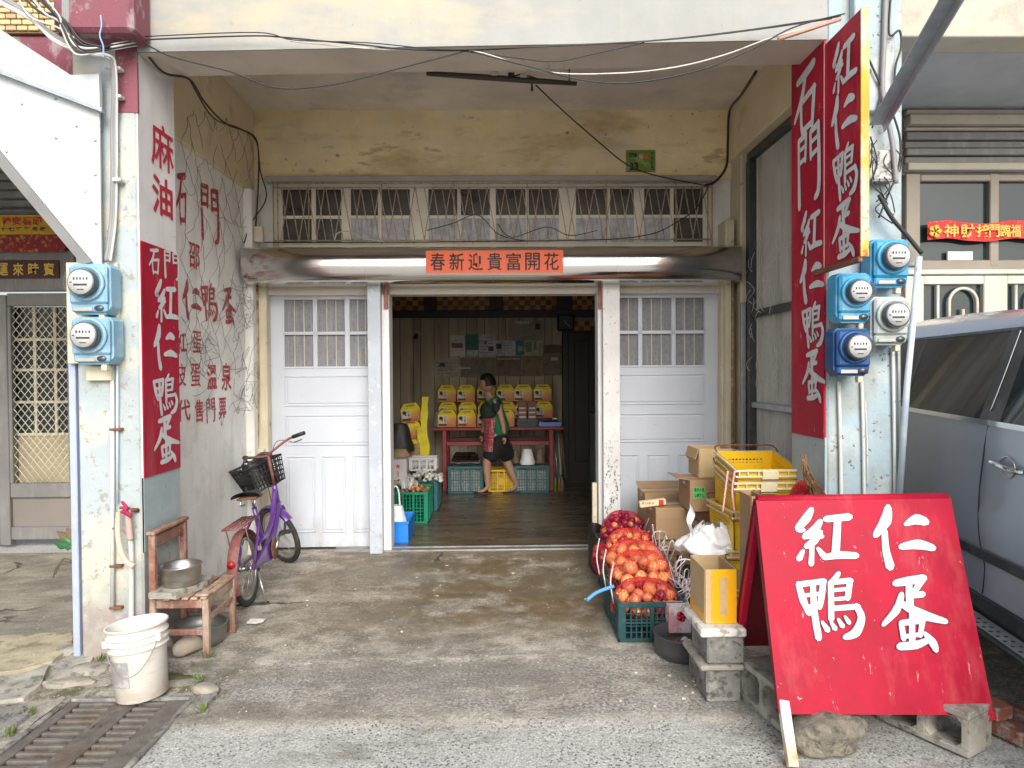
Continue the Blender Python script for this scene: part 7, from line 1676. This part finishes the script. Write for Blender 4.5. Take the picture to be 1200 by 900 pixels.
# ================================================================ PERSON walking left
def person():
    Yp = 8.95; gx = P(584, 577, Yp).x
    root = empty('person', (gx, Yp, 0), 'person with short black hair in a green and black top and black shorts walking left', 'person')
    m_skin = mat('skin', (.42, .24, .155), .55, var=.06, bs=60, bump=.05)
    def K(px, py, dy=0.0):
        p = P(px, py, Yp+dy); return (p.x-gx, dy, p.z)
    def skin(name, verts, edges, m, sub=2, root_i=0):
        me = bpy.data.meshes.new(name); me.from_pydata([v[0] for v in verts], edges, []); ob = bpy.data.objects.new(name, me); COL.objects.link(ob); ob.parent = root
        ob.modifiers.new('s', 'SKIN'); me.skin_vertices[0].data
        for i, v in enumerate(verts): r = v[1]; me.skin_vertices[0].data[i].radius = r if isinstance(r, tuple) else (r, r)
        for sv in me.skin_vertices[0].data: sv.use_root = False
        me.skin_vertices[0].data[root_i].use_root = True
        sb_ = ob.modifiers.new('b', 'SUBSURF'); sb_.levels = sub; sb_.render_levels = sub
        dg = bpy.context.evaluated_depsgraph_get(); m2 = bpy.data.meshes.new_from_object(ob.evaluated_get(dg))
        ob.modifiers.clear(); old = ob.data; ob.data = m2; bpy.data.meshes.remove(old); m2.name = name; m2.materials.clear(); m2.materials.append(m)
        for p in m2.polygons: p.use_smooth = True
        if m is not m_skin: crumple(ob, .012, 8.0)
        return ob
    # body: pelvis 0, spine, neck, both legs and arms
    V = [(K(585, 515), (.10, .085)), (K(583, 500), (.09, .075)), (K(580, 484), (.095, .08)), (K(577, 472), (.085, .07)), (K(573.5, 464), .048), (K(571.5, 458), .045),
         (K(579, 522, -.06), .088), (K(570, 541, -.08), .062), (K(571, 556, -.08), .050), (K(571.5, 571, -.08), .030), (K(566, 575.2, -.08), .024), (K(559.5, 576.2, -.08), .016),
         (K(590, 522, .07), .088), (K(594, 541, .08), .062), (K(600, 555, .08), .050), (K(605.5, 568, .08), .030), (K(602, 573.0, .08), .024), (K(594, 575.6, .08), .016),
         (K(583, 472, -.15), .055), (K(586.5, 486, -.19), .042), (K(589.5, 498, -.20), .034), (K(591, 509, -.19), .024),
         (K(574, 472, .15), .055), (K(569.5, 486, .18), .042), (K(567, 499, .17), .032), (K(565, 508, .14), .024)]
    E = [(0, 1), (1, 2), (2, 3), (3, 4), (4, 5), (0, 6), (6, 7), (7, 8), (8, 9), (9, 10), (10, 11), (0, 12), (12, 13), (13, 14), (14, 15), (15, 16), (16, 17), (3, 18), (18, 19), (19, 20), (20, 21), (3, 22), (22, 23), (23, 24), (24, 25)]
    skin('body', V, E, m_skin)
    # hands with separate fingers
    def hand(px, py, dy, nm):
        c = Vector(K(px, py, dy)); vv = [(tuple(c), .022), (tuple(c+Vector((.005, 0, -.035))), (.026, .018))]; ee = [(0, 1)]
        for k in range(4):
            b = c+Vector((.012-.004*k, -.022+.015*k, -.05)); ln = (.038, .044, .040, .030)[k]; i = len(vv)
            vv += [(tuple(b), .0085), (tuple(b+Vector((-.006, 0, -ln*.6))), .0078), (tuple(b+Vector((-.020, 0, -ln))), .0065)]; ee += [(1, i), (i, i+1), (i+1, i+2)]
        i = len(vv); vv += [(tuple(c+Vector((-.018, -.018, -.025))), .009), (tuple(c+Vector((-.030, -.022, -.05))), .0075)]; ee += [(0, i), (i, i+1)]
        skin(nm, vv, ee, m_skin, 1)
    hand(591.5, 512, -.19, 'hand'); hand(564.6, 510, .14, 'hand')
    # head with face, looking left
    hc = Vector(K(571, 449)); hr = .098
    bm = bmesh.new(); bmesh.ops.create_uvsphere(bm, u_segments=28, v_segments=20, radius=1)
    for v in bm.verts:
        x, y, z = v.co; q = Vector((x*.98, y*.78, z*1.16))
        if z < -.1 and x < 0: q.x *= 1-.12*(-z)                         # jaw
        if z < -.3: q.y *= 1-.25*(-z-.3); q.x += -.06*(-z-.3) 
        if x < -.75 and abs(y) < .28: q.x -= .20*math.exp(-((z+.12)/.15)**2)*(1-abs(y)/.28)     # nose
        if x < -.7 and abs(y) < .35: q.x -= .05*math.exp(-((z+.45)/.08)**2)    # lips
        if x < -.7 and .12 < abs(y) < .5: q.x += .07*math.exp(-((z-.08)/.12)**2)   # eye sockets
        v.co = q*hr
    me = bpy.data.meshes.new('head'); bm.to_mesh(me); bm.free(); me.materials.append(m_skin)
    for p in me.polygons: p.use_smooth = True
    hd_ = bpy.data.objects.new('head', me); COL.objects.link(hd_); hd_.parent = root; hd_.location = hc; hd_.rotation_euler = (0, radians(-8), radians(6))
    hair = MB()
    def hf(u, v):
        th = 2*pi*u; ph = v*pi/2*1.22; x, y, z = cos(th)*sin(ph), sin(th)*sin(ph), cos(ph)
        r = 1.12+.07*noise.noise(Vector((x*5, y*5, z*5)))+.05*noise.noise(Vector((x*14, y*14, z*6)))
        if x < -.45 and z < .55: r *= max(.55, 1-(.55-z)*1.0)
        return Vector((x*r*1.0+.05, y*r*.86, z*r*1.15+.07))*hr
    hair.grid(hf, 36, 16, closed_u=True); hair.build('hair', mat('black_hair', (.008, .008, .009), .55, bs=90, bump=.4), hd_)
    for s2 in (-1, 1):
        MB().lathe([(.001, -1), (.7, -.6), (1, 0), (.7, .6), (.001, 1)], 10, Matrix.Translation((-.088, s2*.030, .010)) @ Matrix.Diagonal((.006, .011, .006, 1)), cap=False).build('eye', m_blackink, hd_)
        MB().lathe([(.001, -1), (.8, -.5), (1, 0), (.8, .5), (.001, 1)], 10, Matrix.Translation((.004, s2*.079, -.008)) @ Matrix.Rotation(.2, 4, 'Y') @ Matrix.Diagonal((.017, .009, .028, 1)), cap=False).build('ear', m_skin, hd_)
    MB().tube([(-.090, -.018, -.050), (-.095, 0, -.048), (-.090, .018, -.050)], .004, 6).build('mouth', mat('lip', (.30, .10, .08), .5, bump=0), hd_)
    # clothes: shirt, sleeve, shorts, apron
    m_shirt = mat('green_shirt', (.012, .15, .075), .8, var=.2, vs=9, bs=60, bump=.3); m_dk = mat('black_green_sleeve', (.012, .028, .022), .8, var=.3, vs=30, bs=60); m_short = mat('black_shorts', (.008, .008, .010), .85, bs=60, bump=.3)
    skin('shirt', [(K(586.5, 514), (.175, .155)), (K(585, 499), (.160, .14)), (K(580.5, 483), (.150, .130)), (K(577.5, 472.5), (.125, .115)), (K(575.0, 466.5), .066), (K(584, 471.5, -.15), .070), (K(575, 472, .14), .07)], [(0, 1), (1, 2), (2, 3), (3, 4), (3, 5), (3, 6)], m_shirt)
    skin('sleeve', [(K(580.5, 468.5, -.11), .074), (K(582.0, 476, -.165), .074), (K(583.5, 484.5, -.19), .064)], [(0, 1), (1, 2)], m_dk)
    skin('sleeve', [(K(575.5, 469, .12), .074), (K(572.0, 476, .165), .072), (K(570.5, 483.5, .18), .060)], [(0, 1), (1, 2)], m_dk)
    skin('shirt_front', [(K(573.5, 471, -.03), .110), (K(573.5, 481, -.05), .132), (K(575.5, 492, -.05), .125)], [(0, 1), (1, 2)], m_dk)
    skin('shorts', [(K(585.5, 504), (.145, .125)), (K(585.5, 517), (.165, .14)), (K(577, 529, -.07), .112), (K(572.5, 542, -.08), .112), (K(592, 529, .07), .112), (K(596.5, 541, .08), .112)], [(0, 1), (1, 2), (2, 3), (1, 4), (4, 5)], m_short)
    ap = MB()
    def apf(u, v):
        p = Vector(K(576.5-2.0*v-8*(1-u), 489+v*39, 0)); y = -.17+.26*(1-u)**1.3*0+.02*sin(u*9+v*3)-.02*v
        p = Vector(K(567.5+(13-3*v)*u, 489+v*38.5, 0)); return Vector((p.x, -.175-.02*sin(u*3.1)-.03*v+.10*(1-u)**2, p.z))
    ap.grid(apf, 14, 20)
    ap.build('apron', mat('red_checked_cloth', (.30, .03, .045), .8, var=.1, bump=.2, bs=60, over=[((.48, .30, .30), (60, 60, 4), .54, .58, .6), ((.48, .30, .30), (4, 4, 70), .54, .58, .6)]), root)
    for (px_, py_, dy) in ((565.5, 577.6, -.08), (600, 577.0, .08)):
        c = Vector(K(px_, py_, dy)); fs_ = MB(); fs_.prism([(c.x+.12*cos(t)*(1 if cos(t) > 0 else 1.05), c.y+.045*sin(t), c.z-.012) for t in [2*pi*k/16 for k in range(16)]], (0, 0, .018)); fs_.build('sandal', mat('dark_sandal', (.03, .012, .015), .6), root)
person()
# ================================================================ BICYCLE
m_purp = mat('purple_bike_paint', (.12, .04, .25), .32, var=.12, over=[((.10, .03, .16), 10, .6, .72, .6), ((.30, .12, .08), 22, .70, .75, .7)], coat=.4, bs=60, bump=.05)
m_brn = mat('rusty_maroon_paint', (.20, .07, .065), .6, var=.25, vs=12, over=[((.28, .14, .08), 16, .56, .66, .7)], bs=90, bump=.3)
m_tyre = mat('dusty_tyre', (.028, .027, .026), .8, bs=120, bump=.4, over=[((.12, .10, .08), 9, .55, .7, .5)])
m_chr = mat('dull_chrome', (.50, .49, .47), .3, metal=.9, over=[((.25, .14, .08), 18, .62, .7, .7)])
RW = .255
bike = empty('bicycle', (0, 0, 0), 'small purple bicycle with a black front basket parked by the left door', 'bicycle')
def wheel(parent, T, rear=False):
    w_ = empty('wheel', (0, 0, 0), None, None); del_keys(w_); w_.parent = parent; w_.matrix_local = T
    ring = lambda r, n=40: [(r*cos(2*pi*k/n), 0, r*sin(2*pi*k/n)) for k in range(n)]
    MB().tube(ring(RW-.021), .021, 10, closed=True).build('tyre', m_tyre, w_)
    MB().tube(ring(RW-.048), .011, 8, closed=True).build('rim', m_chr, w_)
    R_ = Matrix.Rotation(pi/2, 4, 'X')
    MB().lathe([(.016, -.045), (.022, -.04), (.022, -.03), (.013, -.028), (.013, .028), (.022, .03), (.022, .04), (.016, .045)], 14, R_).build('hub', m_chr, w_)
    for k in range(20):
        a = 2*pi*k/20; s2 = .032*(1 if k % 2 else -1); b = a+(.55 if k % 4 < 2 else -.55)
        MB().tube([(.019*cos(b), s2, .019*sin(b)), ((RW-.05)*cos(a), 0, (RW-.05)*sin(a))], .0016, 4).build('spoke', m_chr, w_)
    return w_
def part(nm, pts, r, m, n=8, c=0, parent=None): return MB().tube(curve(pts, c) if c else pts, r, n).build(nm, m, parent or bike)
WB = 1.06
wheel(bike, Matrix.Translation((0, 0, RW)))
BBk = (.44, 0, .27)
HT0, HT1 = Vector((.90, 0, .52)), Vector((.845, 0, .70))      # head tube
part('head_tube', [HT0, HT1], .021, m_purp, 12)
part('down_tube', [HT0+Vector((.0, 0, .03)), (.72, 0, .36), (.55, 0, .29), BBk], .026, m_purp, 12, 5)
part('lower_tube', [HT1+Vector((0, 0, -.04)), (.70, 0, .46), (.52, 0, .37), (.36, 0, .36)], .019, m_purp, 10, 5)
part('seat_tube', [BBk, (.30, 0, .62)], .018, m_purp, 10)
for s2 in (-1, 1):
    part('chain_stay', [(.42, s2*.03, .27), (.2, s2*.05, .262), (0, s2*.055, RW)], .010, m_purp, 8, 4)
    part('seat_stay', [(.315, s2*.02, .55), (.14, s2*.05, .42), (0, s2*.055, RW)], .009, m_purp, 8, 4)
part('seat_post', [(.30, 0, .62), (.278, 0, .70)], .012, m_chr)
sd_ = MB()
def saddle(u, v):
    x = -.13+.27*u; wv_ = .085*(1-u**1.3)+.022; th = pi*(v*1.0); return Vector((x, -wv_*cos(th), .028*sin(th)**.7+.02*(1-u)*sin(th)))
sd_.grid(saddle, 14, 12); so = sd_.build('saddle', m_black, bike); so.location = (.27, 0, .715)
MB().box(-.12, -.07, -.012, .05, .07, .004, .004).build('saddle_pan', m_rust, so)
for s2 in (-1, 1): MB().tube(curve([(-.09, s2*.05, -.01), (-.10, s2*.05, -.05), (-.05, s2*.04, -.055)]), .006, 6).build('saddle_spring', m_chr, so)
# rack over the rear wheel
rk = []
for y in (-.06, -.03, 0, .03, .06): part('rack_bar', [(-.20, y, .575), (.22, y, .575)], .006, m_brn, 6)
for x in (-.20, -.05, .10, .22): part('rack_cross_bar', [(x, -.062, .572), (x, .062, .572)], .006, m_brn, 6)
for s2 in (-1, 1):
    part('rack_stay', [(-.12, s2*.065, .572), (-.01, s2*.07, RW+.01)], .005, m_brn, 6); part('rack_stay', [(.16, s2*.06, .572), (.26, s2*.025, .55)], .005, m_brn, 6)
def fender(a0, a1, m, parent, c=(0, 0, RW), w_=.034):
    mb = MB()
    def f(u, v):
        a = a0+(a1-a0)*u; t = (v-.5)*2; r = RW+.020-.012*t*t; return Vector((c[0]+r*cos(a), w_*t, c[2]+r*sin(a)))
    mb.grid(f, 26, 7); return mb.build('fender', m, parent)
fender(radians(20), radians(205), m_brn, bike)
rl_ = MB(); rl_.lathe([(.027, 0), (.024, .01), (.001, .016)], 14, Matrix.Translation((-RW-.022+.01, 0, RW+.10)) @ Matrix.Rotation(-pi/2, 4, 'Y'), cap=False); rl_.build('rear_reflector', mat('red_reflector', (.33, .012, .01), .35), bike)
# chain guard, crank, pedals, stand
cg = MB(); cg.prism([(.50, -.06, .30), (.46, -.06, .35), (.36, -.06, .34), (.10, -.06, .285), (.0, -.06, .27), (.02, -.06, .235), (.2, -.06, .225), (.38, -.06, .20), (.47, -.06, .21)], (0, .022, 0)); cg.build('chain_guard', m_purp, bike)
MB().lathe([(.075, -.005), (.08, 0), (.075, .005)], 22, Matrix.Translation((.44, -.075, .27)) @ Matrix.Rotation(pi/2, 4, 'X')).build('chain_ring', m_rust, bike)
for s2, (dx, dz) in ((-1, (.10, .10)), (1, (-.10, -.10))):
    y = s2*.085; part('crank', [(.44, y, .27), (.44+dx, y+s2*.01, .27+dz)], .009, m_chr)
    p_ = empty('pedal', (.44+dx, y+s2*.055, .27+dz), None, None); del_keys(p_); p_.parent = bike
    for yy in (-.035, .035): MB().box(-.035, yy-.006, -.012, .035, yy+.006, .012, .003).build('tread', m_black, p_)
    for xx in (-.035, .029): MB().box(xx, -.029, -.010, xx+.006, .029, .010, .002).build('cage', m_black, p_)
part('kickstand', [(.03, .07, .22), (-.02, .12, .01)], .008, m_chr); part('kickstand', [(.03, -.07, .22), (-.02, -.12, .01)], .008, m_chr); part('stand_foot', [(-.02, -.14, .012), (-.02, .14, .012)], .007, m_black)
# steering group turned to the left
st_axis = (HT1-HT0).normalized()
steer = empty('steering', (0, 0, 0), None, None); del_keys(steer); steer.parent = bike; steer.name = 'front_fork'
Ts = Matrix.Translation(HT0) @ Matrix.Rotation(radians(50), 4, st_axis) @ Matrix.Translation(-HT0)
steer.matrix_local = Ts
HubF = Vector((WB-.01, 0, RW))
def spart(nm, pts, r, m, n=8, c=0): return MB().tube(curve(pts, c) if c else pts, r, n).build(nm, m, steer)
ring = lambda r, n=40: [(HubF.x+r*cos(2*pi*k/n), 0, HubF.z+r*sin(2*pi*k/n)) for k in range(n)]
MB().tube(ring(RW-.021), .021, 10, closed=True).build('tyre', m_tyre, steer); MB().tube(ring(RW-.048), .011, 8, closed=True).build('rim', m_chr, steer)
MB().lathe([(.016, -.045), (.022, -.03), (.013, -.028), (.013, .028), (.022, .03), (.016, .045)], 14, Matrix.Translation(HubF) @ Matrix.Rotation(pi/2, 4, 'X')).build('hub', m_chr, steer)
for k in range(20):
    a = 2*pi*k/20; s2 = .032*(1 if k % 2 else -1); b = a+(.55 if k % 4 < 2 else -.55)
    MB().tube([HubF+Vector((.019*cos(b), s2, .019*sin(b))), HubF+Vector(((RW-.05)*cos(a), 0, (RW-.05)*sin(a)))], .0016, 4).build('spoke', m_chr, steer)
for s2 in (-1, 1):
    spart('fork_blade', [HT0+Vector((0, 0, -.01)), HT0+Vector((.015, s2*.045, -.03)), HT0+Vector((.05, s2*.05, -.12)), HubF+Vector((0, s2*.05, 0))], .0115, m_purp, 8, 4)
fender(radians(5), radians(150), m_purp, steer, (HubF.x, 0, HubF.z))
spart('stem', [HT1, HT1+st_axis*.10, HT1+st_axis*.26], .012, m_brn)
hb0 = HT1+st_axis*.26
for s2 in (-1, 1):
    spart('handlebar', [hb0+Vector((.0, 0, 0)), hb0+Vector((.03, s2*.08, .02)), hb0+Vector((-.02, s2*.20, .06)), hb0+Vector((-.10, s2*.25, .07))], .0105, m_brn, 8, 5)
    spart('grip', [hb0+Vector((-.06, s2*.228, .068)), hb0+Vector((-.17, s2*.27, .074))], .0165, m_black, 10)
    spart('brake_lever', [hb0+Vector((-.02, s2*.20, .05)), hb0+Vector((-.04, s2*.235, .02)), hb0+Vector((-.12, s2*.262, .028))], .006, m_chr, 6, 4)
spart('brake_cable', [hb0+Vector((-.02, -.2, .05)), hb0+Vector((.10, -.16, .06)), hb0+Vector((.10, -.05, -.10)), HT0+Vector((.03, -.03, 0))], .003, m_wire, 5, 6)
spart('brake_cable', [hb0+Vector((-.02, .2, .05)), hb0+Vector((.12, .14, .03)), hb0+Vector((.12, .03, -.14)), HT0+Vector((.04, .03, 0))], .003, m_wire, 5, 6)
bsk = empty('basket', (0, 0, 0), None, None); del_keys(bsk); bsk.parent = steer
# basket strands are too many to pick apart: one lattice
bk_ = MB()
bc0 = HT1+Vector((.05, 0, .06))
def bp(u, v, side):
    h_ = v*.20; W_ = .14+.035*v; D0, D1 = .0-.01*v, .22+.05*v
    c4 = [(D0, -W_), (D1, -W_*.85), (D1, W_*.85), (D0, W_)]
    a, b = c4[side], c4[(side+1) % 4]; return bc0+Vector((a[0]+(b[0]-a[0])*u, a[1]+(b[1]-a[1])*u, -.06+h_))
for side in range(4):
    for k in range(11): bk_.tube([bp(k/10, 0, side), bp(k/10, 1, side)], .0045, 5)
    for v in (0, .2, .4, .6, .8): bk_.tube([bp(0, v, side), bp(1, v, side)], .0045, 5)
    bk_.tube([bp(0, 1, side), bp(1, 1, side)], .010, 6)
for k in range(9):
    a, b = bp(k/8, 0, 0), bp(1-k/8, 0, 2); bk_.tube([a, b], .0045, 5)
ob = bk_.build('basket_lattice', m_black, steer)
bpy.data.objects.remove(bsk)
bg_ = MB(); bg_.grid(lambda u, v: bc0+Vector((.12+(.125-.045*v)*cos(2*pi*u)*(1+.1*noise.noise(Vector((u*6, v*3, 1)))), (.155-.05*v)*sin(2*pi*u), -.075+.25*v+.05*noise.noise(Vector((cos(2*pi*u)*2, sin(2*pi*u)*2, v*2))))), 22, 8, closed_u=True)
bg_.build('bag_in_basket', mat('black_film', (.02, .02, .022), .35, bs=18, bump=.5), steer)
MB().tube(curve([bc0+Vector((.02, -.12, .17)), bc0+Vector((.06, -.05, .20)), bc0+Vector((.04, .06, .17))]), .014, 8).build('lock_cable', mat('dark_cable_lock', (.05, .045, .05), .5), steer)
bike.location = (P(290, 708, 4.70).x, 4.74, 0.0)
bike.rotation_euler = (radians(-5.0), 0, radians(92.5))

# ================================================================ CAR (grey people carrier, front towards the street)
th_c = math.atan2(-.987, -.163)
car = empty('parked_car', (0, 0, 0), 'dusty grey people carrier parked at the right behind the sandwich board', 'car')
m_cpaint = mat('dusty_grey_car_paint', (.36, .39, .455), .24, metal=.3, var=.02, vs=2, bump=0, coat=.5)
m_cglass = mat('dark_car_glass', (.006, .007, .009), .04, bump=0, spec=.35)
m_cblk = mat('black_car_trim', (.02, .021, .023), .45, bump=0, over=[((.12, .12, .12), 5, .55, .7, .4)])
m_cchr = mat('car_chrome', (.68, .68, .68), .10, metal=1, bump=0)
Lc, Wd = 4.70, 1.80
# local: x forward 0..L, y: right side = -Wd (outer), left side = 0 .. we keep the right side plane at y=0 and the body on +y
def side_off(u, z):
    """how far the right side sits in from the flat side plane at height z"""
    o = 0
    if z < .50: o = .05*((.50-z)/.25)**1.5
    elif z < 1.0: o = .015*abs(z-.86)/.3
    else: o = .02+.02*(z-1.0)
    belt = 1.36-.04*u/4.7
    if z > belt: o += (z-belt)*.30+ max(0, z-1.78)**1.6*1.6
    e = 0
    if u > 3.7: e += ((u-3.7)/1.0)**2.4*.34
    if u < .5: e += ((.5-u)/.5)**2.2*.16
    return o+e
def roof_z(u):
    if u > 4.64: return .70
    if u > 3.75: return 1.06-.16*((u-3.75)/.95)**1.5          # bonnet
    if u > 2.75: return 1.06+(1.87-1.06)*min(1, (1-((u-2.75)/1.0)**1.35))   # windscreen
    if u > .35: return 1.87+.075*sin(pi*(3.1-u)/3.4)
    return 1.90-.35*((.35-u)/.35)**2
us = [0, .05, .15, .35, .6, .9, 1.2, 1.5, 1.8, 2.1, 2.4, 2.75, 2.95, 3.15, 3.35, 3.55, 3.75, 4.0, 4.2, 4.4, 4.55, 4.64, 4.70]
def section(u):
    pts = []; zt_ = roof_z(u); zs_ = [.30, .36, .46, .60, .72, .86, 1.0, 1.15, 1.28, 1.38, 1.50, 1.62, 1.74, 1.82, 1.88]
    for z in zs_:
        zz = min(z, zt_-.02); pts.append((side_off(u, zz), zz))
    yi = pts[-1][0]; pts.append((yi+.05, zt_-.004)); 
    for t in (.2, .35, .5): pts.append((yi+(Wd/2-yi)*t*2, zt_+.02*t))
    full = [Vector((u, y, z)) for y, z in pts]+[Vector((u, Wd-y, z)) for y, z in pts[::-1][1:]]
    return full
mb = MB(); secs = [section(u) for u in us]; n = len(secs[0])
def wheelhole(i, j): return False
vs = [p for s2 in secs for p in s2]
fs = [(i*n+j, i*n+j+1, (i+1)*n+j+1, (i+1)*n+j) for i in range(len(us)-1) for j in range(n-1)]
mb.add(vs, fs, True); o0 = 0; mb.f.append([k for k in range(n)][::-1]); mb.smooth.append(False); mb.mi.append(0); mb.f.append([(len(us)-1)*n+k for k in range(n)]); mb.smooth.append(False); mb.mi.append(0)
mb.build('body', m_cpaint, car)
def onside(u, z, e=.004): return Vector((u, side_off(u, z)-e, z))
def side_patch(name, m, outline, e=.004, nu=10, nz=6, mirror=True, parent=None):
    """outline: (u0,u1, zlow(u), zhigh(u))"""
    u0, u1, f0, f1 = outline; mb = MB()
    mb.grid(lambda a, b: onside(u0+(u1-u0)*a, f0(u0+(u1-u0)*a)+(f1(u0+(u1-u0)*a)-f0(u0+(u1-u0)*a))*b, e), nu, nz)
    if mirror:
        m2 = MB(); m2.grid(lambda a, b: Vector((0, Wd, 0))+Vector((1, -1, 1))*onside(u0+(u1-u0)*a, f0(u0+(u1-u0)*a)+(f1(u0+(u1-u0)*a)-f0(u0+(u1-u0)*a))*b, e), nu, nz); m2.build(name, m, parent or car)
    return mb.build(name, m, parent or car)
belt = lambda u: 1.385-.045*u/2.5
top = lambda u: 1.795 if u < 2.75 else 1.795-(u-2.75)*.62
side_patch('side_window', m_cglass, (.45, 1.45, belt, top), .006); side_patch('side_window', m_cglass, (1.50, 2.42, belt, top), .006)
side_patch('side_window', m_cglass, (2.62, 3.35, belt, lambda u: min(1.80, top(u))), .006)
side_patch('window_pillar', m_cblk, (2.425, 2.615, belt, top), .008, 4); side_patch('window_pillar', m_cblk, (1.452, 1.498, belt, top), .008, 3)
side_patch('belt_chrome', m_cchr, (.45, 3.5, lambda u: belt(u)-.022, lambda u: belt(u)+.004), .014, 24, 3)
side_patch('window_top_trim', m_cblk, (.45, 2.8, lambda u: 1.795, lambda u: 1.812), .010, 16, 3)
side_patch('rub_strip', m_cblk, (.75, 3.75, lambda u: .635, lambda u: .685), .016, 20, 3)
side_patch('sill_cladding', m_cblk, (.85, 3.65, lambda u: .30, lambda u: .44), .012, 20, 4)
# door seams as thin dark grooves
def seam(pts, w_=.004): MB().tube(curve([onside(u, z, .001) for u, z in pts], 5), w_, 5).build('door_seam', m_cblk, car)
seam([(2.50, 1.37), (2.47, 1.2), (2.46, .95), (2.46, .75), (2.50, .60), (2.50, .46)]); seam([(3.52, 1.30), (3.55, 1.1), (3.55, .8), (3.52, .46)]); seam([(1.36, 1.37), (1.28, 1.0), (1.22, .7), (1.30, .46)]); seam([(1.30, .45), (2.5, .45), (3.5, .45)])
pil = MB().tube(curve([onside(2.52, 1.795, .012), onside(2.52, 1.6, .012), onside(2.51, 1.39, .012)]), .004, 5).build('pillar_line', m_cchr, car)
for u in (2.60, .98):
    h_ = empty('door_handle', onside(u, 1.13, 0), None, None); del_keys(h_); h_.parent = car
    MB().tube(curve([(-.03, -.006, .008), (.0, -.032, .012), (.11, -.045, .004), (.19, -.030, -.006), (.215, -.006, -.01)]), [.013]*8*4+[.013], 10).build('grip', m_cchr, h_)
    MB().tube([(.085+.062*cos(2*pi*k/24), -.0045, .0+.05*sin(2*pi*k/24)) for k in range(24)], .0035, 5, closed=True).build('handle_cup', m_cchr, h_)
    MB().lathe([(.012, 0), (.012, .01)], 12, Matrix.Translation((.20, -.02, -.004)) @ Matrix.Rotation(pi/2, 4, 'X')).build('keyhole', m_cblk, h_)
# side step
MB().box(.95, -.10, .30, 3.6, .06, .345, .02).build('side_step', m_cblk, car)
MB().box(1.0, -.095, .346, 3.55, .0, .349).build('step_tread', m_galv, car)
mb = MB()
for k in range(40):
    for j in range(2): mb.lathe([(.009, 0), (.009, .0015)], 8, Matrix.Translation((1.05+k*.06, -.075+j*.035, .3492)))
tag(mb.build('tread_dots', m_cblk, car), kind='stuff')
MB() if True else MB().tube(curve([onside(.5, 1.86, .0)+Vector((0, .10, .09)), onside(1.6, 1.9, 0)+Vector((0, .10, .09)), onside(2.7, 1.86, 0)+Vector((0, .10, .055))]), .018, 8).build('roof_rail', m_cblk, car)
# windscreen, rear window, lights, bumper, wheels
ws = MB(); ws.grid(lambda a, b: Vector((2.86+.80*b, .22-.08*b+(Wd-.44+.16*b)*a, roof_z(2.86+.80*b)+.018)), 8, 8); ws.build('windscreen', m_cglass, car)
for y0 in (.14, Wd-.54): MB().box(4.42, y0, .70, 4.66, y0+.40, .86, .03).build('headlight', mat('headlight_glass', (.6, .62, .65), .08, bump=0), car)
MB().box(4.55, .55, .58, 4.715, Wd-.55, .84, .02).build('grille', m_cblk, car); MB().box(4.5, .2, .28, 4.76, Wd-.2, .56, .05).build('front_bumper', m_cpaint, car); MB().box(-.05, .15, .28, .12, Wd-.15, .60, .05).build('rear_bumper', m_cpaint, car)
MB().box(3.42, -.20, 1.32, 3.58, -.02, 1.50, .04).build('wing_mirror', m_cblk, car)
for x in (.95-.1, 3.9):
    for s2 in (0, 1):
        w_ = empty('wheel', (x, .10 if s2 == 0 else Wd-.10, .34), None, None); del_keys(w_); w_.parent = car
        R_ = Matrix.Rotation(pi/2, 4, 'X')
        MB().lathe([(.20, -.10), (.33, -.11), (.345, -.08), (.345, .08), (.33, .11), (.20, .10)], 32, R_).build('tyre', m_tyre, w_)
        MB().lathe([(.205, -.111), (.22, -.115), (.19, -.09), (.06, -.085), (.001, -.085)], 24, R_ if s2 else Matrix.Rotation(-pi/2, 4, 'X') @ Matrix.Rotation(pi, 4, 'X'), cap=False).build('rim', m_chr, w_)
        MB().lathe([(.40, -.02), (.40, .02)], 32, Matrix.Translation((0, (-.09 if s2 == 0 else .09), .02)) @ R_).build('arch_shadow_liner', m_cblk, w_)
anchor = Vector((2.414, 3.23, 0))           # point of the side plane at the handle, u = 2.70
R_ = Matrix.Rotation(th_c, 3, 'Z'); car.rotation_euler[2] = th_c
car.location = anchor - R_ @ Vector((2.68, 0, 0))
